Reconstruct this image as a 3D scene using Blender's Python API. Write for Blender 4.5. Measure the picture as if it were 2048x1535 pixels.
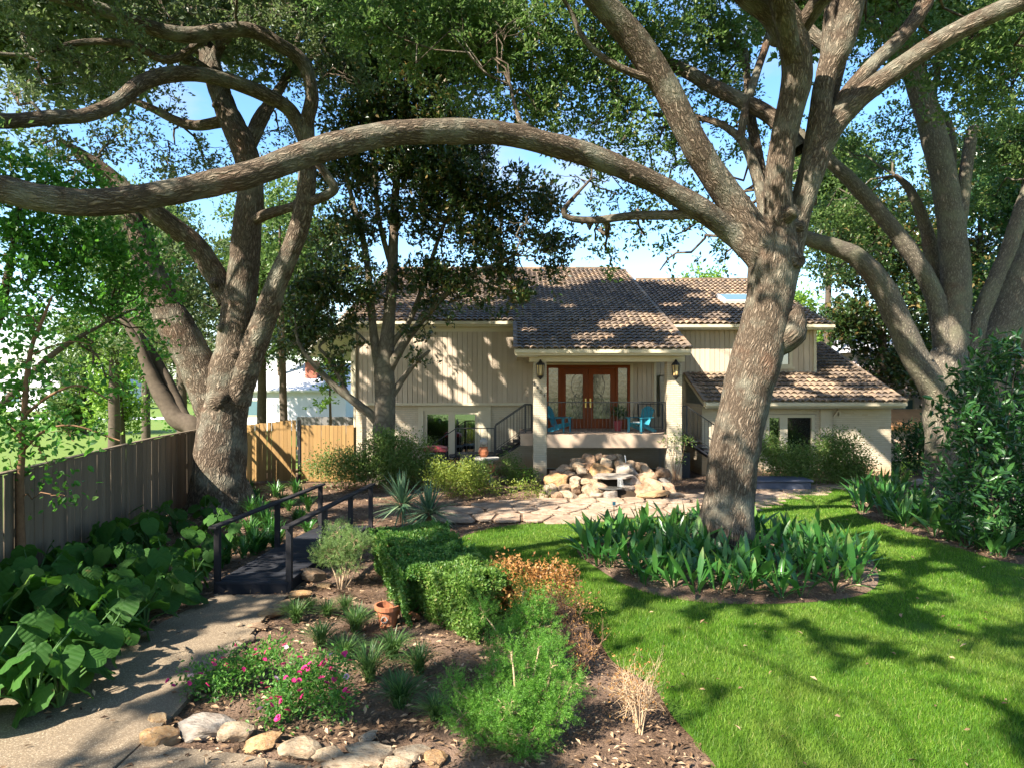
import bpy, bmesh, math, random
import numpy as np
from mathutils import Vector, Matrix

random.seed(7)
rng = np.random.default_rng(11)
S = bpy.context.scene
for o in list(bpy.data.objects):
    bpy.data.objects.remove(o)
COL = S.collection
R = math.radians

# ------------------------------------------------------------------ camera
CAMZ, FPX = 3.35, 1364.0
cd = bpy.data.cameras.new('camera')
cam = bpy.data.objects.new('camera', cd)
COL.objects.link(cam)
cam.location = (0, 0, CAMZ)
cam.rotation_euler = (R(90), 0, 0)
cd.sensor_width = 36.0
cd.lens = 36.0 * FPX / 2048.0
cd.clip_start = 0.1
cd.clip_end = 2000
S.camera = cam

# ------------------------------------------------------------------ light
TO_SUN = Vector((-1.12, -1.0, 1.30)).normalized()
SUN_EL = math.asin(TO_SUN.z)
SUN_ROT = math.atan2(TO_SUN.x, TO_SUN.y) % (2 * math.pi)
ld = bpy.data.lights.new('sun', 'SUN')
ld.energy = 5.0
ld.angle = R(0.53)
ld.color = (1.0, 0.93, 0.82)
sun = bpy.data.objects.new('sun', ld)
COL.objects.link(sun)
sun.rotation_euler = (-TO_SUN).to_track_quat('-Z', 'Y').to_euler()
sun.location = (-20, -20, 30)

W = bpy.data.worlds.new('World')
S.world = W
W.use_nodes = True
nt = W.node_tree
nt.nodes.clear()
n_out = nt.nodes.new('ShaderNodeOutputWorld')
n_bg = nt.nodes.new('ShaderNodeBackground')
n_sky = nt.nodes.new('ShaderNodeTexSky')
n_sky.sky_type = 'NISHITA'
n_sky.sun_disc = False
n_sky.sun_elevation = SUN_EL
n_sky.sun_rotation = SUN_ROT
n_sky.air_density = 1.0
n_sky.dust_density = 0.6
n_sky.ozone_density = 1.5
n_bg.inputs['Strength'].default_value = 0.11
# soft procedural clouds over the sky
tc = nt.nodes.new('ShaderNodeTexCoord')
mp = nt.nodes.new('ShaderNodeMapping')
mp.inputs['Scale'].default_value = (1.0, 1.0, 2.2)
nz = nt.nodes.new('ShaderNodeTexNoise')
nz.inputs['Scale'].default_value = 2.6
nz.inputs['Detail'].default_value = 6.0
nz.inputs['Roughness'].default_value = 0.55
cr = nt.nodes.new('ShaderNodeValToRGB')
cr.color_ramp.elements[0].position = 0.52
cr.color_ramp.elements[0].color = (0, 0, 0, 1)
cr.color_ramp.elements[1].position = 0.72
cr.color_ramp.elements[1].color = (0.85, 0.85, 0.85, 1)
mx = nt.nodes.new('ShaderNodeMix')
mx.data_type = 'RGBA'
mx.inputs['B'].default_value = (2.3, 2.35, 2.6, 1)
nt.links.new(tc.outputs['Generated'], mp.inputs['Vector'])
nt.links.new(mp.outputs['Vector'], nz.inputs['Vector'])
nt.links.new(nz.outputs['Fac'], cr.inputs['Fac'])
nt.links.new(cr.outputs['Color'], mx.inputs['Factor'])
n_hs = nt.nodes.new('ShaderNodeHueSaturation')
n_hs.inputs['Saturation'].default_value = 1.22
nt.links.new(n_sky.outputs['Color'], n_hs.inputs['Color'])
nt.links.new(n_hs.outputs['Color'], mx.inputs['A'])
nt.links.new(mx.outputs['Result'], n_bg.inputs['Color'])
nt.links.new(n_bg.outputs['Background'], n_out.inputs['Surface'])

S.view_settings.view_transform = 'Standard'
S.view_settings.look = 'None'
S.view_settings.gamma = 1.0
S.view_settings.use_curve_mapping = False
S.view_settings.exposure = 1.9
S.render.engine = 'CYCLES'
cy = S.cycles
cy.max_bounces = 7
cy.diffuse_bounces = 4
cy.glossy_bounces = 3
cy.transmission_bounces = 4
cy.transparent_max_bounces = 6
cy.caustics_reflective = False
cy.caustics_refractive = False
cy.sample_clamp_indirect = 6
cy.use_denoising = True
try:
    cy.denoiser = 'OPENIMAGEDENOISE'
except Exception:
    pass

# ------------------------------------------------------------------ helpers
def P(px, py, y):
    """World point at depth y that the photograph shows at (px, py)."""
    return np.array(((px - 1024) / FPX * y, y, CAMZ - (py - 767) / FPX * y))

def G(px, py, z=0.0):
    y = FPX * (CAMZ - z) / (py - 767)
    return np.array(((px - 1024) / FPX * y, y, z))

def wloc(o):
    v = np.zeros(3)
    while o is not None:
        v += np.array(o.location)
        o = o.parent
    return v

def tag(o, label=None, cat=None, group=None, kind=None):
    if label: o['label'] = label
    if cat: o['category'] = cat
    if group: o['group'] = group
    if kind: o['kind'] = kind
    return o

def root(name, loc, label, cat, group=None):
    o = bpy.data.objects.new(name, None)
    o.empty_display_size = 0.2
    COL.objects.link(o)
    o.location = tuple(float(v) for v in loc)
    return tag(o, label, cat, group)

def link(name, me, parent=None, loc=(0, 0, 0)):
    o = bpy.data.objects.new(name, me)
    COL.objects.link(o)
    o.location = loc
    if parent is not None:
        o.parent = parent
    return o

def npmesh(name, V, F, mats, smooth=False, uv=None, mi=None):
    """V (n,3); F (m,k) array of equal sized faces, or list of such arrays."""
    me = bpy.data.meshes.new(name)
    V = np.asarray(V, dtype=np.float32)
    Fs = F if isinstance(F, list) else [F]
    Fs = [np.asarray(f, dtype=np.int32) for f in Fs if len(f)]
    nl = sum(f.size for f in Fs)
    nf = sum(len(f) for f in Fs)
    me.vertices.add(len(V))
    me.vertices.foreach_set('co', V.ravel())
    me.loops.add(nl)
    idx = np.concatenate([f.ravel() for f in Fs])
    me.loops.foreach_set('vertex_index', idx)
    me.polygons.add(nf)
    tot = np.concatenate([np.full(len(f), f.shape[1], dtype=np.int32) for f in Fs])
    st = np.concatenate(([0], np.cumsum(tot)[:-1])).astype(np.int32)
    me.polygons.foreach_set('loop_start', st)
    me.polygons.foreach_set('loop_total', tot)
    me.polygons.foreach_set('use_smooth', np.full(nf, bool(smooth), dtype=bool))
    if uv is not None:
        lay = me.uv_layers.new(name='UVMap')
        lay.data.foreach_set('uv', np.asarray(uv, dtype=np.float32)[idx].ravel())
    for m in (mats if isinstance(mats, (list, tuple)) else [mats]):
        me.materials.append(m)
    if mi is not None:
        me.polygons.foreach_set('material_index', np.asarray(mi, dtype=np.int32))
    me.update(calc_edges=True)
    me.validate(verbose=False)
    return me

def nobj(name, V, F, mats, parent=None, **kw):
    V = np.asarray(V, dtype=float)
    me = npmesh(name, V - wloc(parent) if parent is not None else V, F, mats, **kw)
    return link(name, me, parent)

class MB:
    """Collects boxes, prisms and tubes (world coordinates) for one mesh."""
    def __init__(s): s.v, s.f, s.n = [], [], 0
    def add(s, V, F):
        V = np.asarray(V, float)
        s.v.append(V)
        for f in F: s.f.append([i + s.n for i in f])
        s.n += len(V)
        return s
    def box(s, x0, x1, y0, y1, z0, z1):
        V = [(x0,y0,z0),(x1,y0,z0),(x1,y1,z0),(x0,y1,z0),(x0,y0,z1),(x1,y0,z1),(x1,y1,z1),(x0,y1,z1)]
        return s.add(V, [(0,3,2,1),(4,5,6,7),(0,1,5,4),(1,2,6,5),(2,3,7,6),(3,0,4,7)])
    def bar(s, a, b, w, h, up=(0, 0, 1)):
        a, b = Vector(a), Vector(b)
        d = (b - a).normalized()
        sd = d.cross(Vector(up))
        if sd.length < 1e-4: sd = d.cross(Vector((1, 0, 0)))
        sd.normalize(); u = sd.cross(d)
        V = []
        for p in (a, b):
            for i, j in ((-1,-1),(1,-1),(1,1),(-1,1)):
                V.append(p + sd * (w/2*i) + u * (h/2*j))
        return s.add([tuple(v) for v in V], [(3,2,1,0),(4,5,6,7),(0,1,5,4),(1,2,6,5),(2,3,7,6),(3,0,4,7)])
    def slab(s, quad, thick):
        """quad: 4 points (counter-clockwise from above), thickness downwards along its normal"""
        q = [np.array(p, float) for p in quad]
        n = np.cross(q[1]-q[0], q[3]-q[0]); n /= np.linalg.norm(n)
        V = q + [p - n*thick for p in q]
        return s.add(V, [(0,1,2,3),(7,6,5,4),(0,4,5,1),(1,5,6,2),(2,6,7,3),(3,7,4,0)])
    def prism(s, pts, y0, y1):
        """pts: (x,z) polygon seen from the front, extruded along y"""
        n = len(pts)
        V = [(x, y0, z) for x, z in pts] + [(x, y1, z) for x, z in pts]
        F = [tuple(range(n)), tuple(reversed(range(n, 2*n)))]
        F += [(i, i+n, (i+1) % n + n, (i+1) % n) for i in range(n)]
        return s.add(V, F)
    def lathe(s, c, prof, n=16):
        V, F = [], []
        for r, z in prof:
            for k in range(n):
                a = 2*math.pi*k/n
                V.append((c[0]+r*math.cos(a), c[1]+r*math.sin(a), c[2]+z))
        for i in range(len(prof)-1):
            for k in range(n):
                F.append((i*n+k, i*n+(k+1) % n, (i+1)*n+(k+1) % n, (i+1)*n+k))
        F.append(tuple(reversed(range(n)))); F.append(tuple(range((len(prof)-1)*n, len(prof)*n)))
        return s.add(V, F)
    def build(s, name, mat, parent=None, smooth=False, bevel=0):
        V = np.concatenate(s.v)
        if parent is not None: V = V - wloc(parent)
        me = bpy.data.meshes.new(name)
        me.from_pydata(V.tolist(), [], s.f)
        for m in (mat if isinstance(mat, (list, tuple)) else [mat]): me.materials.append(m)
        if smooth:
            for p in me.polygons: p.use_smooth = True
        if bevel:
            bm = bmesh.new(); bm.from_mesh(me)
            bmesh.ops.bevel(bm, geom=list(bm.edges), offset=bevel, segments=1, affect='EDGES', clamp_overlap=True)
            bm.to_mesh(me); bm.free()
        me.update()
        return link(name, me, parent)

# --- value noise (vectorised)
_perm = np.random.default_rng(3).random(65536).astype(np.float32)
def _h(ix, iy, iz):
    return _perm[(ix*73856093 ^ iy*19349663 ^ iz*83492791) & 65535]
def vnoise(p):
    p = np.asarray(p, float)
    i = np.floor(p).astype(np.int64); f = p - i
    f = f*f*(3-2*f)
    x, y, z = i[..., 0], i[..., 1], i[..., 2]
    fx, fy, fz = f[..., 0], f[..., 1], f[..., 2]
    def L(a, b, t): return a + (b-a)*t
    return L(L(L(_h(x,y,z),_h(x+1,y,z),fx),L(_h(x,y+1,z),_h(x+1,y+1,z),fx),fy),
             L(L(_h(x,y,z+1),_h(x+1,y,z+1),fx),L(_h(x,y+1,z+1),_h(x+1,y+1,z+1),fx),fy),fz)
def fbm(p, o=3):
    p = np.asarray(p, float); a, t, s = 1.0, 0, 0
    for k in range(o):
        t = t + a*vnoise(p*(2**k)+17.3*k); s += a; a *= .5
    return t/s

def catmull(pts, n_per):
    P_ = np.asarray(pts, float)
    P_ = np.vstack((2*P_[0]-P_[1], P_, 2*P_[-1]-P_[-2]))
    out = []
    for i in range(1, len(P_)-2):
        t = np.linspace(0, 1, n_per, endpoint=False)[:, None]
        a, b, c, d = P_[i-1], P_[i], P_[i+1], P_[i+2]
        out.append(.5*((2*b)+(c-a)*t+(2*a-5*b+4*c-d)*t*t+(3*b-a-3*c+d)*t**3))
    out.append(P_[-2][None])
    return np.vstack(out)

def tube(pts, rad, sides, rough=0.0, seed=0, v0=0.0):
    """pts (n,3), rad (n,). returns V, F(quads), UV (metres round, metres along)"""
    pts = np.asarray(pts, float); rad = np.asarray(rad, float); n = len(pts)
    T = np.gradient(pts, axis=0); T /= np.linalg.norm(T, axis=1)[:, None]+1e-9
    ref = np.array((1., 0, 0)) if abs(T[0][0]) < .9 else np.array((0, 1., 0))
    N = np.zeros((n, 3)); u = ref - T[0]*ref.dot(T[0]); N[0] = u/np.linalg.norm(u)
    for i in range(1, n):
        u = N[i-1]-T[i]*N[i-1].dot(T[i]); N[i] = u/(np.linalg.norm(u)+1e-9)
    B = np.cross(T, N)
    a = np.linspace(0, 2*np.pi, sides+1)
    ca, sa = np.cos(a), np.sin(a)
    dirs = N[:, None]*ca[None, :, None]+B[:, None]*sa[None, :, None]
    rr = np.repeat(rad[:, None], sides+1, 1)
    L = np.concatenate(([0], np.cumsum(np.linalg.norm(np.diff(pts, axis=0), axis=1))))+v0
    if rough:
        q = pts[:, None]+dirs*rr[..., None]
        k = 1+rough*(fbm(q*(1.6/np.maximum(rr[..., None], .12)**.5*.6)+seed, 3)-.5)*2
        k[:, -1] = k[:, 0]
        rr = rr*k
    V = (pts[:, None]+dirs*rr[..., None]).reshape(-1, 3)
    i = np.arange(n-1)[:, None]*(sides+1)+np.arange(sides)[None]
    F = np.stack((i, i+1, i+sides+2, i+sides+1), -1).reshape(-1, 4)
    rm = float(np.median(rad))
    UV = np.stack((np.broadcast_to(a[None]*rm, (n, sides+1)), np.broadcast_to(L[:, None], (n, sides+1))), -1).reshape(-1, 2)
    return V, F, UV

class Tubes:
    def __init__(s): s.V, s.F, s.U, s.n, s.skel = [], [], [], 0, []
    def add(s, V, F, U):
        s.V.append(V); s.F.append(F+s.n); s.U.append(U); s.n += len(V)
    def limb(s, spec, sides=14, rough=.10, n_per=7, flare=0.0, keep=True):
        """spec: list of (px,py,depth,width px) or ((x,y,z), radius)"""
        p, r = [], []
        for e in spec:
            if len(e) == 4:
                p.append(P(e[0], e[1], e[2])); r.append(.9*e[3]/2/FPX*e[2])
            else:
                p.append(np.array(e[0], float)); r.append(e[1])
        pr = catmull(np.column_stack((p, r)), n_per)
        pts, rad = pr[:, :3], np.maximum(pr[:, 3], .004)
        if flare: rad[:4] *= np.linspace(1+flare, 1, 4)
        s.add(*tube(pts, rad, sides, rough, seed=len(s.V)*3.1))
        if keep: s.skel.append(np.column_stack((pts, rad)))
    def twig(s, a, b, r0, r1, sag=.0, sides=4, n=5):
        a, b = np.array(a, float), np.array(b, float)
        t = np.linspace(0, 1, n)[:, None]
        L = np.linalg.norm(b-a)
        w = rng.normal(0, .07*L, (n, 3))*np.sin(np.pi*t)
        w[:, 2] += sag*L*np.sin(np.pi*t[:, 0])
        s.add(*tube(a+(b-a)*t+w, np.linspace(r0, r1, n), sides))
    def stubs(s, n, seed):
        r_ = np.random.default_rng(seed); sk = np.vstack(s.skel); sk = sk[(sk[:, 3] > .07) & (sk[:, 2] > 1.5)]
        for i in r_.integers(len(sk), size=n):
            p, r = sk[i, :3], sk[i, 3]; d = r_.normal(size=3); d /= np.linalg.norm(d)
            k = r*r_.uniform(1.15, 1.55); w_ = r*r_.uniform(.22, .42)
            s.limb([(p+d*r*.5, w_*1.5), (p+d*r*.98, w_*1.05), (p+d*k, w_*.85), (p+d*(k+.01), w_*.15)], 8, .2, 3, keep=False)
    def build(s, name, mat, parent):
        return nobj(name, np.vstack(s.V), np.vstack(s.F), mat, parent, smooth=True, uv=np.vstack(s.U))

# --- leaves ------------------------------------------------------------
def leaf_arrays(c, d, nrm, L, w, shape=0, fold=.18):
    """one small face per leaf. c base point, d direction, nrm approx normal, L length, w width ratio"""
    d = d/(np.linalg.norm(d, axis=1)[:, None]+1e-9)
    s = np.cross(d, nrm); s /= (np.linalg.norm(s, axis=1)[:, None]+1e-9)
    n = np.cross(s, d)
    L = L[:, None]; W = L*w
    m = len(c)
    if shape == 0:      # diamond: 4 points
        V = np.stack((c, c+d*L*.5+s*W*.5+n*L*fold*.5, c+d*L, c+d*L*.5-s*W*.5+n*L*fold*.5), 1).reshape(-1, 3)
        F = (np.arange(m)[:, None]*4+np.arange(4)[None])
        return V, [F]
    # shape 1: pointed oval, 6 points in two folded halves
    V = np.stack((c, c+d*L*.3+s*W*.48+n*L*fold*.4, c+d*L*.68+s*W*.40+n*L*fold*.3, c+d*L-n*L*fold*.3,
                  c+d*L*.68-s*W*.40+n*L*fold*.3, c+d*L*.3-s*W*.48+n*L*fold*.4), 1).reshape(-1, 3)
    b = np.arange(m)[:, None]*6
    F = np.concatenate((b+np.array([0, 1, 2, 3]), b+np.array([0, 3, 4, 5])))
    return V, [F]

def rdir(n, up=.25):
    d = rng.normal(size=(n, 3)); d /= np.linalg.norm(d, axis=1)[:, None]
    d[:, 2] += up
    return d/np.linalg.norm(d, axis=1)[:, None]

def clump_leaves(centres, per, sig, L, w, shape=0, up=.2, flat=.6, spray=0):
    """per leaves around every centre; spray > 0: set along that many short twigs"""
    m = len(centres)
    c = np.repeat(centres, per, 0)
    if spray:
        ax = rdir(m*spray, up*.6)*np.array((1, 1, flat)); ax /= np.linalg.norm(ax, axis=1)[:, None]
        ax *= rng.uniform(.6, 1.3, (m*spray, 1))
        k_ = np.repeat(np.arange(m)*spray, per)+np.tile(np.arange(per) % spray, m)
        A = ax[k_]; u = rng.uniform(.1, 1, (m*per, 1))
        off = A*2.5*sig*u+rng.normal(size=(m*per, 3))*.24*sig*(.5+u)
        d = A*.7+rdir(m*per, up)*.8
    else:
        off = rng.normal(size=(m*per, 3))*np.array((1, 1, flat))*sig
        d = off/(np.linalg.norm(off, axis=1)[:, None]+1e-9)*.7+rdir(m*per, up)*.7
    nrm = rdir(m*per, .9)
    LL = L*rng.uniform(.65, 1.25, m*per)
    return leaf_arrays(c+off, d, nrm, LL, w, shape)

def blob_points(c, r, n, shell=.45):
    d = rng.normal(size=(n, 3)); d /= np.linalg.norm(d, axis=1)[:, None]
    u = rng.random(n)**shell
    return np.array(c)+d*u[:, None]*np.array(r)

# gaps in the leaf canopy: boughs are left thin along the way of the light to these places
def plane_pt(px, py, y0, z0, s):
    """point seen at (px,py) on the slope z = z0 + s*(y-y0)"""
    k = (767-py)/FPX
    y = (CAMZ-z0+s*y0)/(s-k)
    return P(px, py, y)
GAPS = []
def gap_w(y, *l):
    for px, py, r in l: GAPS.append((*P(px, py, y), r))
def gap_g(*l):
    for px, py, r in l: GAPS.append((*G(px, py), r*(1.4 if 540 < px < 1350 and py > 1100 else 1.0)))
def gap_r(pl, *l):
    for px, py, r in l: GAPS.append((*plane_pt(px, py, *pl), r))
gap_w(27.2, (890, 680, .16), (905, 702, .14), (885, 735, .18), (888, 780, .2), (936, 768, .28), (930, 800, .26), (975, 680, .12), (1012, 682, .18), (985, 726, .22), (1014, 724, .18), (1010, 760, .16), (1040, 768, .2), (728, 698, .2), (870, 850, .15), (955, 850, .2), (1010, 855, .2), (700, 880, .2))
gap_w(23.95, (1078, 815, .26), (1064, 850, .2), (1352, 780, .4), (1350, 830, .35), (1334, 900, .25), (1130, 880, .2), (1175, 885, .2), (1260, 880, .2), (1275, 850, .2), (1090, 730, .14), (1350, 725, .16))
gap_w(27.45, (1400, 725, .8), (1440, 700, .8), (1430, 735, .7))
gap_w(25.1, (1718, 853, .3), (1772, 865, .22), (1715, 900, .4), (1755, 930, .5), (1735, 915, .4), (1780, 885, .25))
gap_r((23.3, 4.55, .36), (1265, 635, .75), (1225, 650, .5), (1190, 675, .6), (1205, 556, .55), (1095, 600, .3), (1140, 613, .3), (1370, 690, .3), (950, 600, .45), (1000, 640, .35), (1170, 690, .3), (1060, 660, .25), (930, 560, .5), (1020, 545, .4))
gap_r((26.9, 5.72, .36), (1400, 592, .55), (1440, 632, .5), (1390, 575, .4), (1310, 560, .4), (1340, 610, .35), (1470, 575, .4), (1390, 640, .3))
gap_r((24.5, 2.72, .37), (1640, 775, .8), (1590, 785, .7), (1705, 785, .4), (1425, 780, .5), (1680, 745, .4), (1410, 755, .4), (1770, 795, .35), (1600, 755, .5))
gap_g((500, 1225, .2), (470, 1258, .25), (400, 1292, .3), (300, 1338, .3), (150, 1430, .35), (100, 1500, .45), (255, 1400, .28), (30, 1460, .3), (200, 1480, .3), (350, 1370, .2), (190, 1375, .25), (60, 1410, .25),
      (640, 1160, .25), (760, 1140, .4), (700, 1190, .35), (620, 1250, .35), (560, 1300, .3), (740, 1205, .3), (850, 1290, .28), (650, 1330, .3), (480, 1400, .3), (500, 1500, .3), (740, 1510, .35), (660, 1525, .3), (830, 1510, .25), (590, 1500, .25), (400, 1470, .25), (800, 1330, .25), (1230, 1420, .3), (1290, 1500, .35), (1180, 1340, .25), (1330, 1530, .3), (780, 1240, .25),
      (1200, 1022, .8), (1320, 1016, .55), (1000, 1035, .35), (790, 1042, .3), (1100, 1030, .5), (700, 1000, .5), (880, 1030, .3), (640, 1030, .3), (1560, 990, .3), (760, 985, .4), (1000, 985, .5), (1060, 985, .5), (920, 970, .4),
      (1000, 1085, .4), (1080, 1092, .4), (960, 1075, .3), (1600, 1002, .7), (1660, 1000, .6), (1560, 1022, .4), (1800, 1112, .5), (1900, 1165, .45), (1985, 1220, .5), (1700, 1245, .45), (1610, 1222, .35), (1400, 1300, .45), (1540, 1312, .45), (1470, 1345, .4), (1650, 1390, .45), (1800, 1350, .35), (1500, 1480, .45), (1620, 1490, .45), (1770, 1420, .4), (1900, 1440, .4), (1560, 1430, .35), (2000, 1330, .35), (1310, 1350, .3), (1720, 1500, .4), (1860, 1290, .35), (1200, 1190, .3), (1290, 1250, .3), (1950, 1520, .4), (1450, 1260, .3), (1690, 1050, .4), (1750, 1180, .3))
gap_w(20.6, (1150, 955, .35), (1205, 945, .3), (1110, 965, .35), (1180, 985, .35), (1290, 985, .35), (1330, 950, .2), (1230, 918, .2))
gap_w(11.6, (745, 1115, .35), (770, 1085, .35), (840, 1062, .3))
gap_w(9.6, (885, 1155, .3), (930, 1140, .25), (900, 1200, .25), (1090, 1160, .4), (1040, 1140, .3), (1140, 1170, .3), (1180, 1230, .25))
gap_w(6.3, (1050, 1400, .28), (1110, 1350, .25), (1000, 1440, .2), (1100, 1440, .2))
gap_w(7.6, (1075, 1245, .22), (1120, 1300, .2))
gap_w(11.0, (675, 1065, .35), (700, 1090, .3))
gap_w(12.2, (1205, 1075, .4), (1250, 1110, .3), (1180, 1095, .25)); gap_w(13.6, (1670, 1090, .5), (1620, 1075, .35)); gap_w(11.0, (1430, 1150, .35), (1330, 1140, .25), (1540, 1160, .25), (1720, 1130, .3))
gap_w(7.1, (590, 1335, .35), (460, 1345, .3), (640, 1395, .25), (520, 1310, .25), (560, 1420, .2))
gap_w(8.6, (60, 1235, .28), (70, 1160, .22), (100, 1370, .3), (20, 1290, .25), (200, 1330, .2)); gap_w(13.5, (445, 1080, .25), (560, 1010, .3), (520, 1000, .25))
gap_w(13.1, (1520, 880, .35), (1505, 960, .25), (1548, 690, .3), (1535, 640, .3), (1500, 1040, .2), (1420, 880, .15), (1440, 380, .3), (1600, 140, .3))
gap_w(9.6, (480, 330, .35), (620, 300, .35), (300, 375, .3), (150, 385, .3)); gap_w(11, (820, 245, .35), (980, 250, .3)); gap_w(12.6, (1180, 305, .3), (1320, 355, .3))
gap_w(17.2, (480, 760, .4), (345, 640, .5), (590, 480, .5), (490, 640, .3), (492, 420, .4), (560, 560, .3), (620, 350, .3), (440, 770, .3), (330, 600, .3))
gap_w(19.4, (1890, 750, .5), (1830, 690, .4), (1905, 640, .35), (1800, 470, .35), (1700, 500, .35))
gap_w(23.4, (680, 862, .35), (655, 890, .25), (625, 925, .3), (640, 855, .2), (560, 880, .5), (540, 920, .4), (690, 890, .2)); gap_w(23.0, (782, 715, .2), (790, 590, .2))
gap_w(22.0, (790, 890, .4), (700, 920, .4), (850, 890, .3)); gap_w(20.4, (900, 925, .4), (950, 930, .3)); gap_w(22.6, (1640, 880, .3), (1560, 900, .3))
_rg = np.random.default_rng(5)
for _ in range(90): gap_g((_rg.uniform(1150, 2048), _rg.uniform(1060, 1535), _rg.uniform(.10, .24)))
for _ in range(40): gap_g((_rg.uniform(0, 560), _rg.uniform(1200, 1535), _rg.uniform(.08, .18)))
for px_, py_, y_ in ((1060, 60, 14), (1180, 100, 14.5), (1120, 190, 14.5), (1000, 170, 14), (940, 70, 13.6), (1240, 190, 14.5), (1290, 60, 14), (1390, 60, 15), (1420, 180, 15.5), (1330, 250, 14.5), (1240, 290, 14), (880, 40, 13), (780, 60, 13), (1240, 390, 14.5), (1330, 400, 15),
                     (60, 60, 13.5), (150, 130, 14), (250, 120, 15), (220, 280, 15.5), (120, 320, 14.5), (330, 320, 17.5), (470, 30, 16), (560, 130, 18), (640, 100, 17.5), (700, 150, 18), (1900, 150, 14.5), (1980, 90, 14), (2010, 200, 14.5), (1980, 300, 21), (1700, 400, 22), (1760, 300, 22), (1830, 420, 22), (1680, 520, 22),
                     (800, 330, 22), (900, 370, 21.6), (990, 400, 21.4), (1080, 490, 21.2), (930, 460, 21.6), (700, 470, 21.8), (660, 560, 21.8), (740, 250, 22), (860, 140, 22), (1040, 590, 21.4), (620, 680, 21.8),
                     (60, 480, 12), (160, 500, 12.2), (240, 560, 12.8), (100, 380, 12), (60, 800, 9.9), (150, 860, 9.8), (1960, 700, 13.6), (2020, 760, 13.4), (1920, 760, 13.6), (1990, 930, 13.2)):
    for _ in range(2): GAPS.append((*(P(px_+_rg.normal(0, 26), py_+_rg.normal(0, 26), y_)), _rg.uniform(.2, .42)))
GAPS = np.array(GAPS)
_sv = np.array(TO_SUN)
def sun_open(c, grow=0.0):
    keep = np.ones(len(c), bool)
    if not len(c): return keep
    lo, hi = c.min(0), c.max(0); mid, rad = (lo+hi)/2, np.linalg.norm(hi-lo)/2
    for gi, g in enumerate(GAPS):
        v = mid-g[:3]; t = v@_sv
        if t+rad < 1.6 or np.linalg.norm(v-t*_sv) > rad+g[3]+.3: continue
        v = c-g[:3]; t = v@_sv
        d2 = (v*v).sum(1)-t*t
        R_ = max(.05, g[3]*GAP_K+grow)
        near = np.nonzero((t > 1.6) & (d2 < (1.6*R_)**2))[0]
        if len(near):      # ragged openings, not round ones
            q = (v[near]-t[near, None]*_sv)/R_
            keep[near] &= np.sqrt(d2[near])/R_ > .45+1.15*fbm(q*1.5+gi*7.31, 2)
    return keep
GAP_K = 1.0
K_DENS = 5.0
def tree_crown(parent, tubes, blobs, mat, per=40, sig=.26, L=.075, w=.45, dens=5.0, shape=0, twigs=.35, up=.2, flat=.6, name='crown', br=.035, spray=0):
    """blobs: (centre(3), radii(3) or r, density factor)"""
    sk = np.vstack(tubes.skel) if tubes is not None and tubes.skel else None
    allV, allF, n0 = [], [], 0
    for b in blobs:
        c, r = np.array(b[0], float), b[1]
        r = np.array((r, r, r*.75)) if np.isscalar(r) else np.array(r, float)
        df = b[2] if len(b) > 2 else 1.0
        ls = b[3] if len(b) > 3 else 1.0          # leaf scale of this bough
        nc = max(3, int(K_DENS*dens*df*4.19*np.prod(r)**.92/1.6/ls**1.6))
        cc = blob_points(c, r, nc)
        cc = cc[sun_open(cc, -.05)]
        if not len(cc): continue
        if sk is not None and twigs > 0:
            i = np.argmin(((sk[:, :3]-c)**2).sum(1)); a = sk[i, :3]
            r0 = min(sk[i, 3]*.7, br)
            tubes.twig(a, c, r0, r0*.5, .06, 6, 8)
            for q in cc[rng.random(len(cc)) < twigs*2.5/K_DENS]:
                tubes.twig(c+(a-c)*rng.uniform(0, .4), q, r0*.38, .005, .05, 4, 5)
        V, F = clump_leaves(cc, per, sig, L*ls, w, shape, up, flat, spray)
        k_ = 4 if shape == 0 else 6
        q = V.reshape(-1, k_, 3); q = q[sun_open(q[:, 0]*.5+q[:, k_//2]*.5)]
        V = q.reshape(-1, 3); m_ = len(q)
        if not m_: continue
        bb = np.arange(m_)[:, None]*k_
        f_ = bb+np.arange(4) if shape == 0 else np.concatenate((bb+np.array([0, 1, 2, 3]), bb+np.array([0, 3, 4, 5])))
        allV.append(V); allF.append(f_+n0); n0 += len(V)
    return nobj(name, np.vstack(allV), np.vstack(allF), mat, parent)
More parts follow.
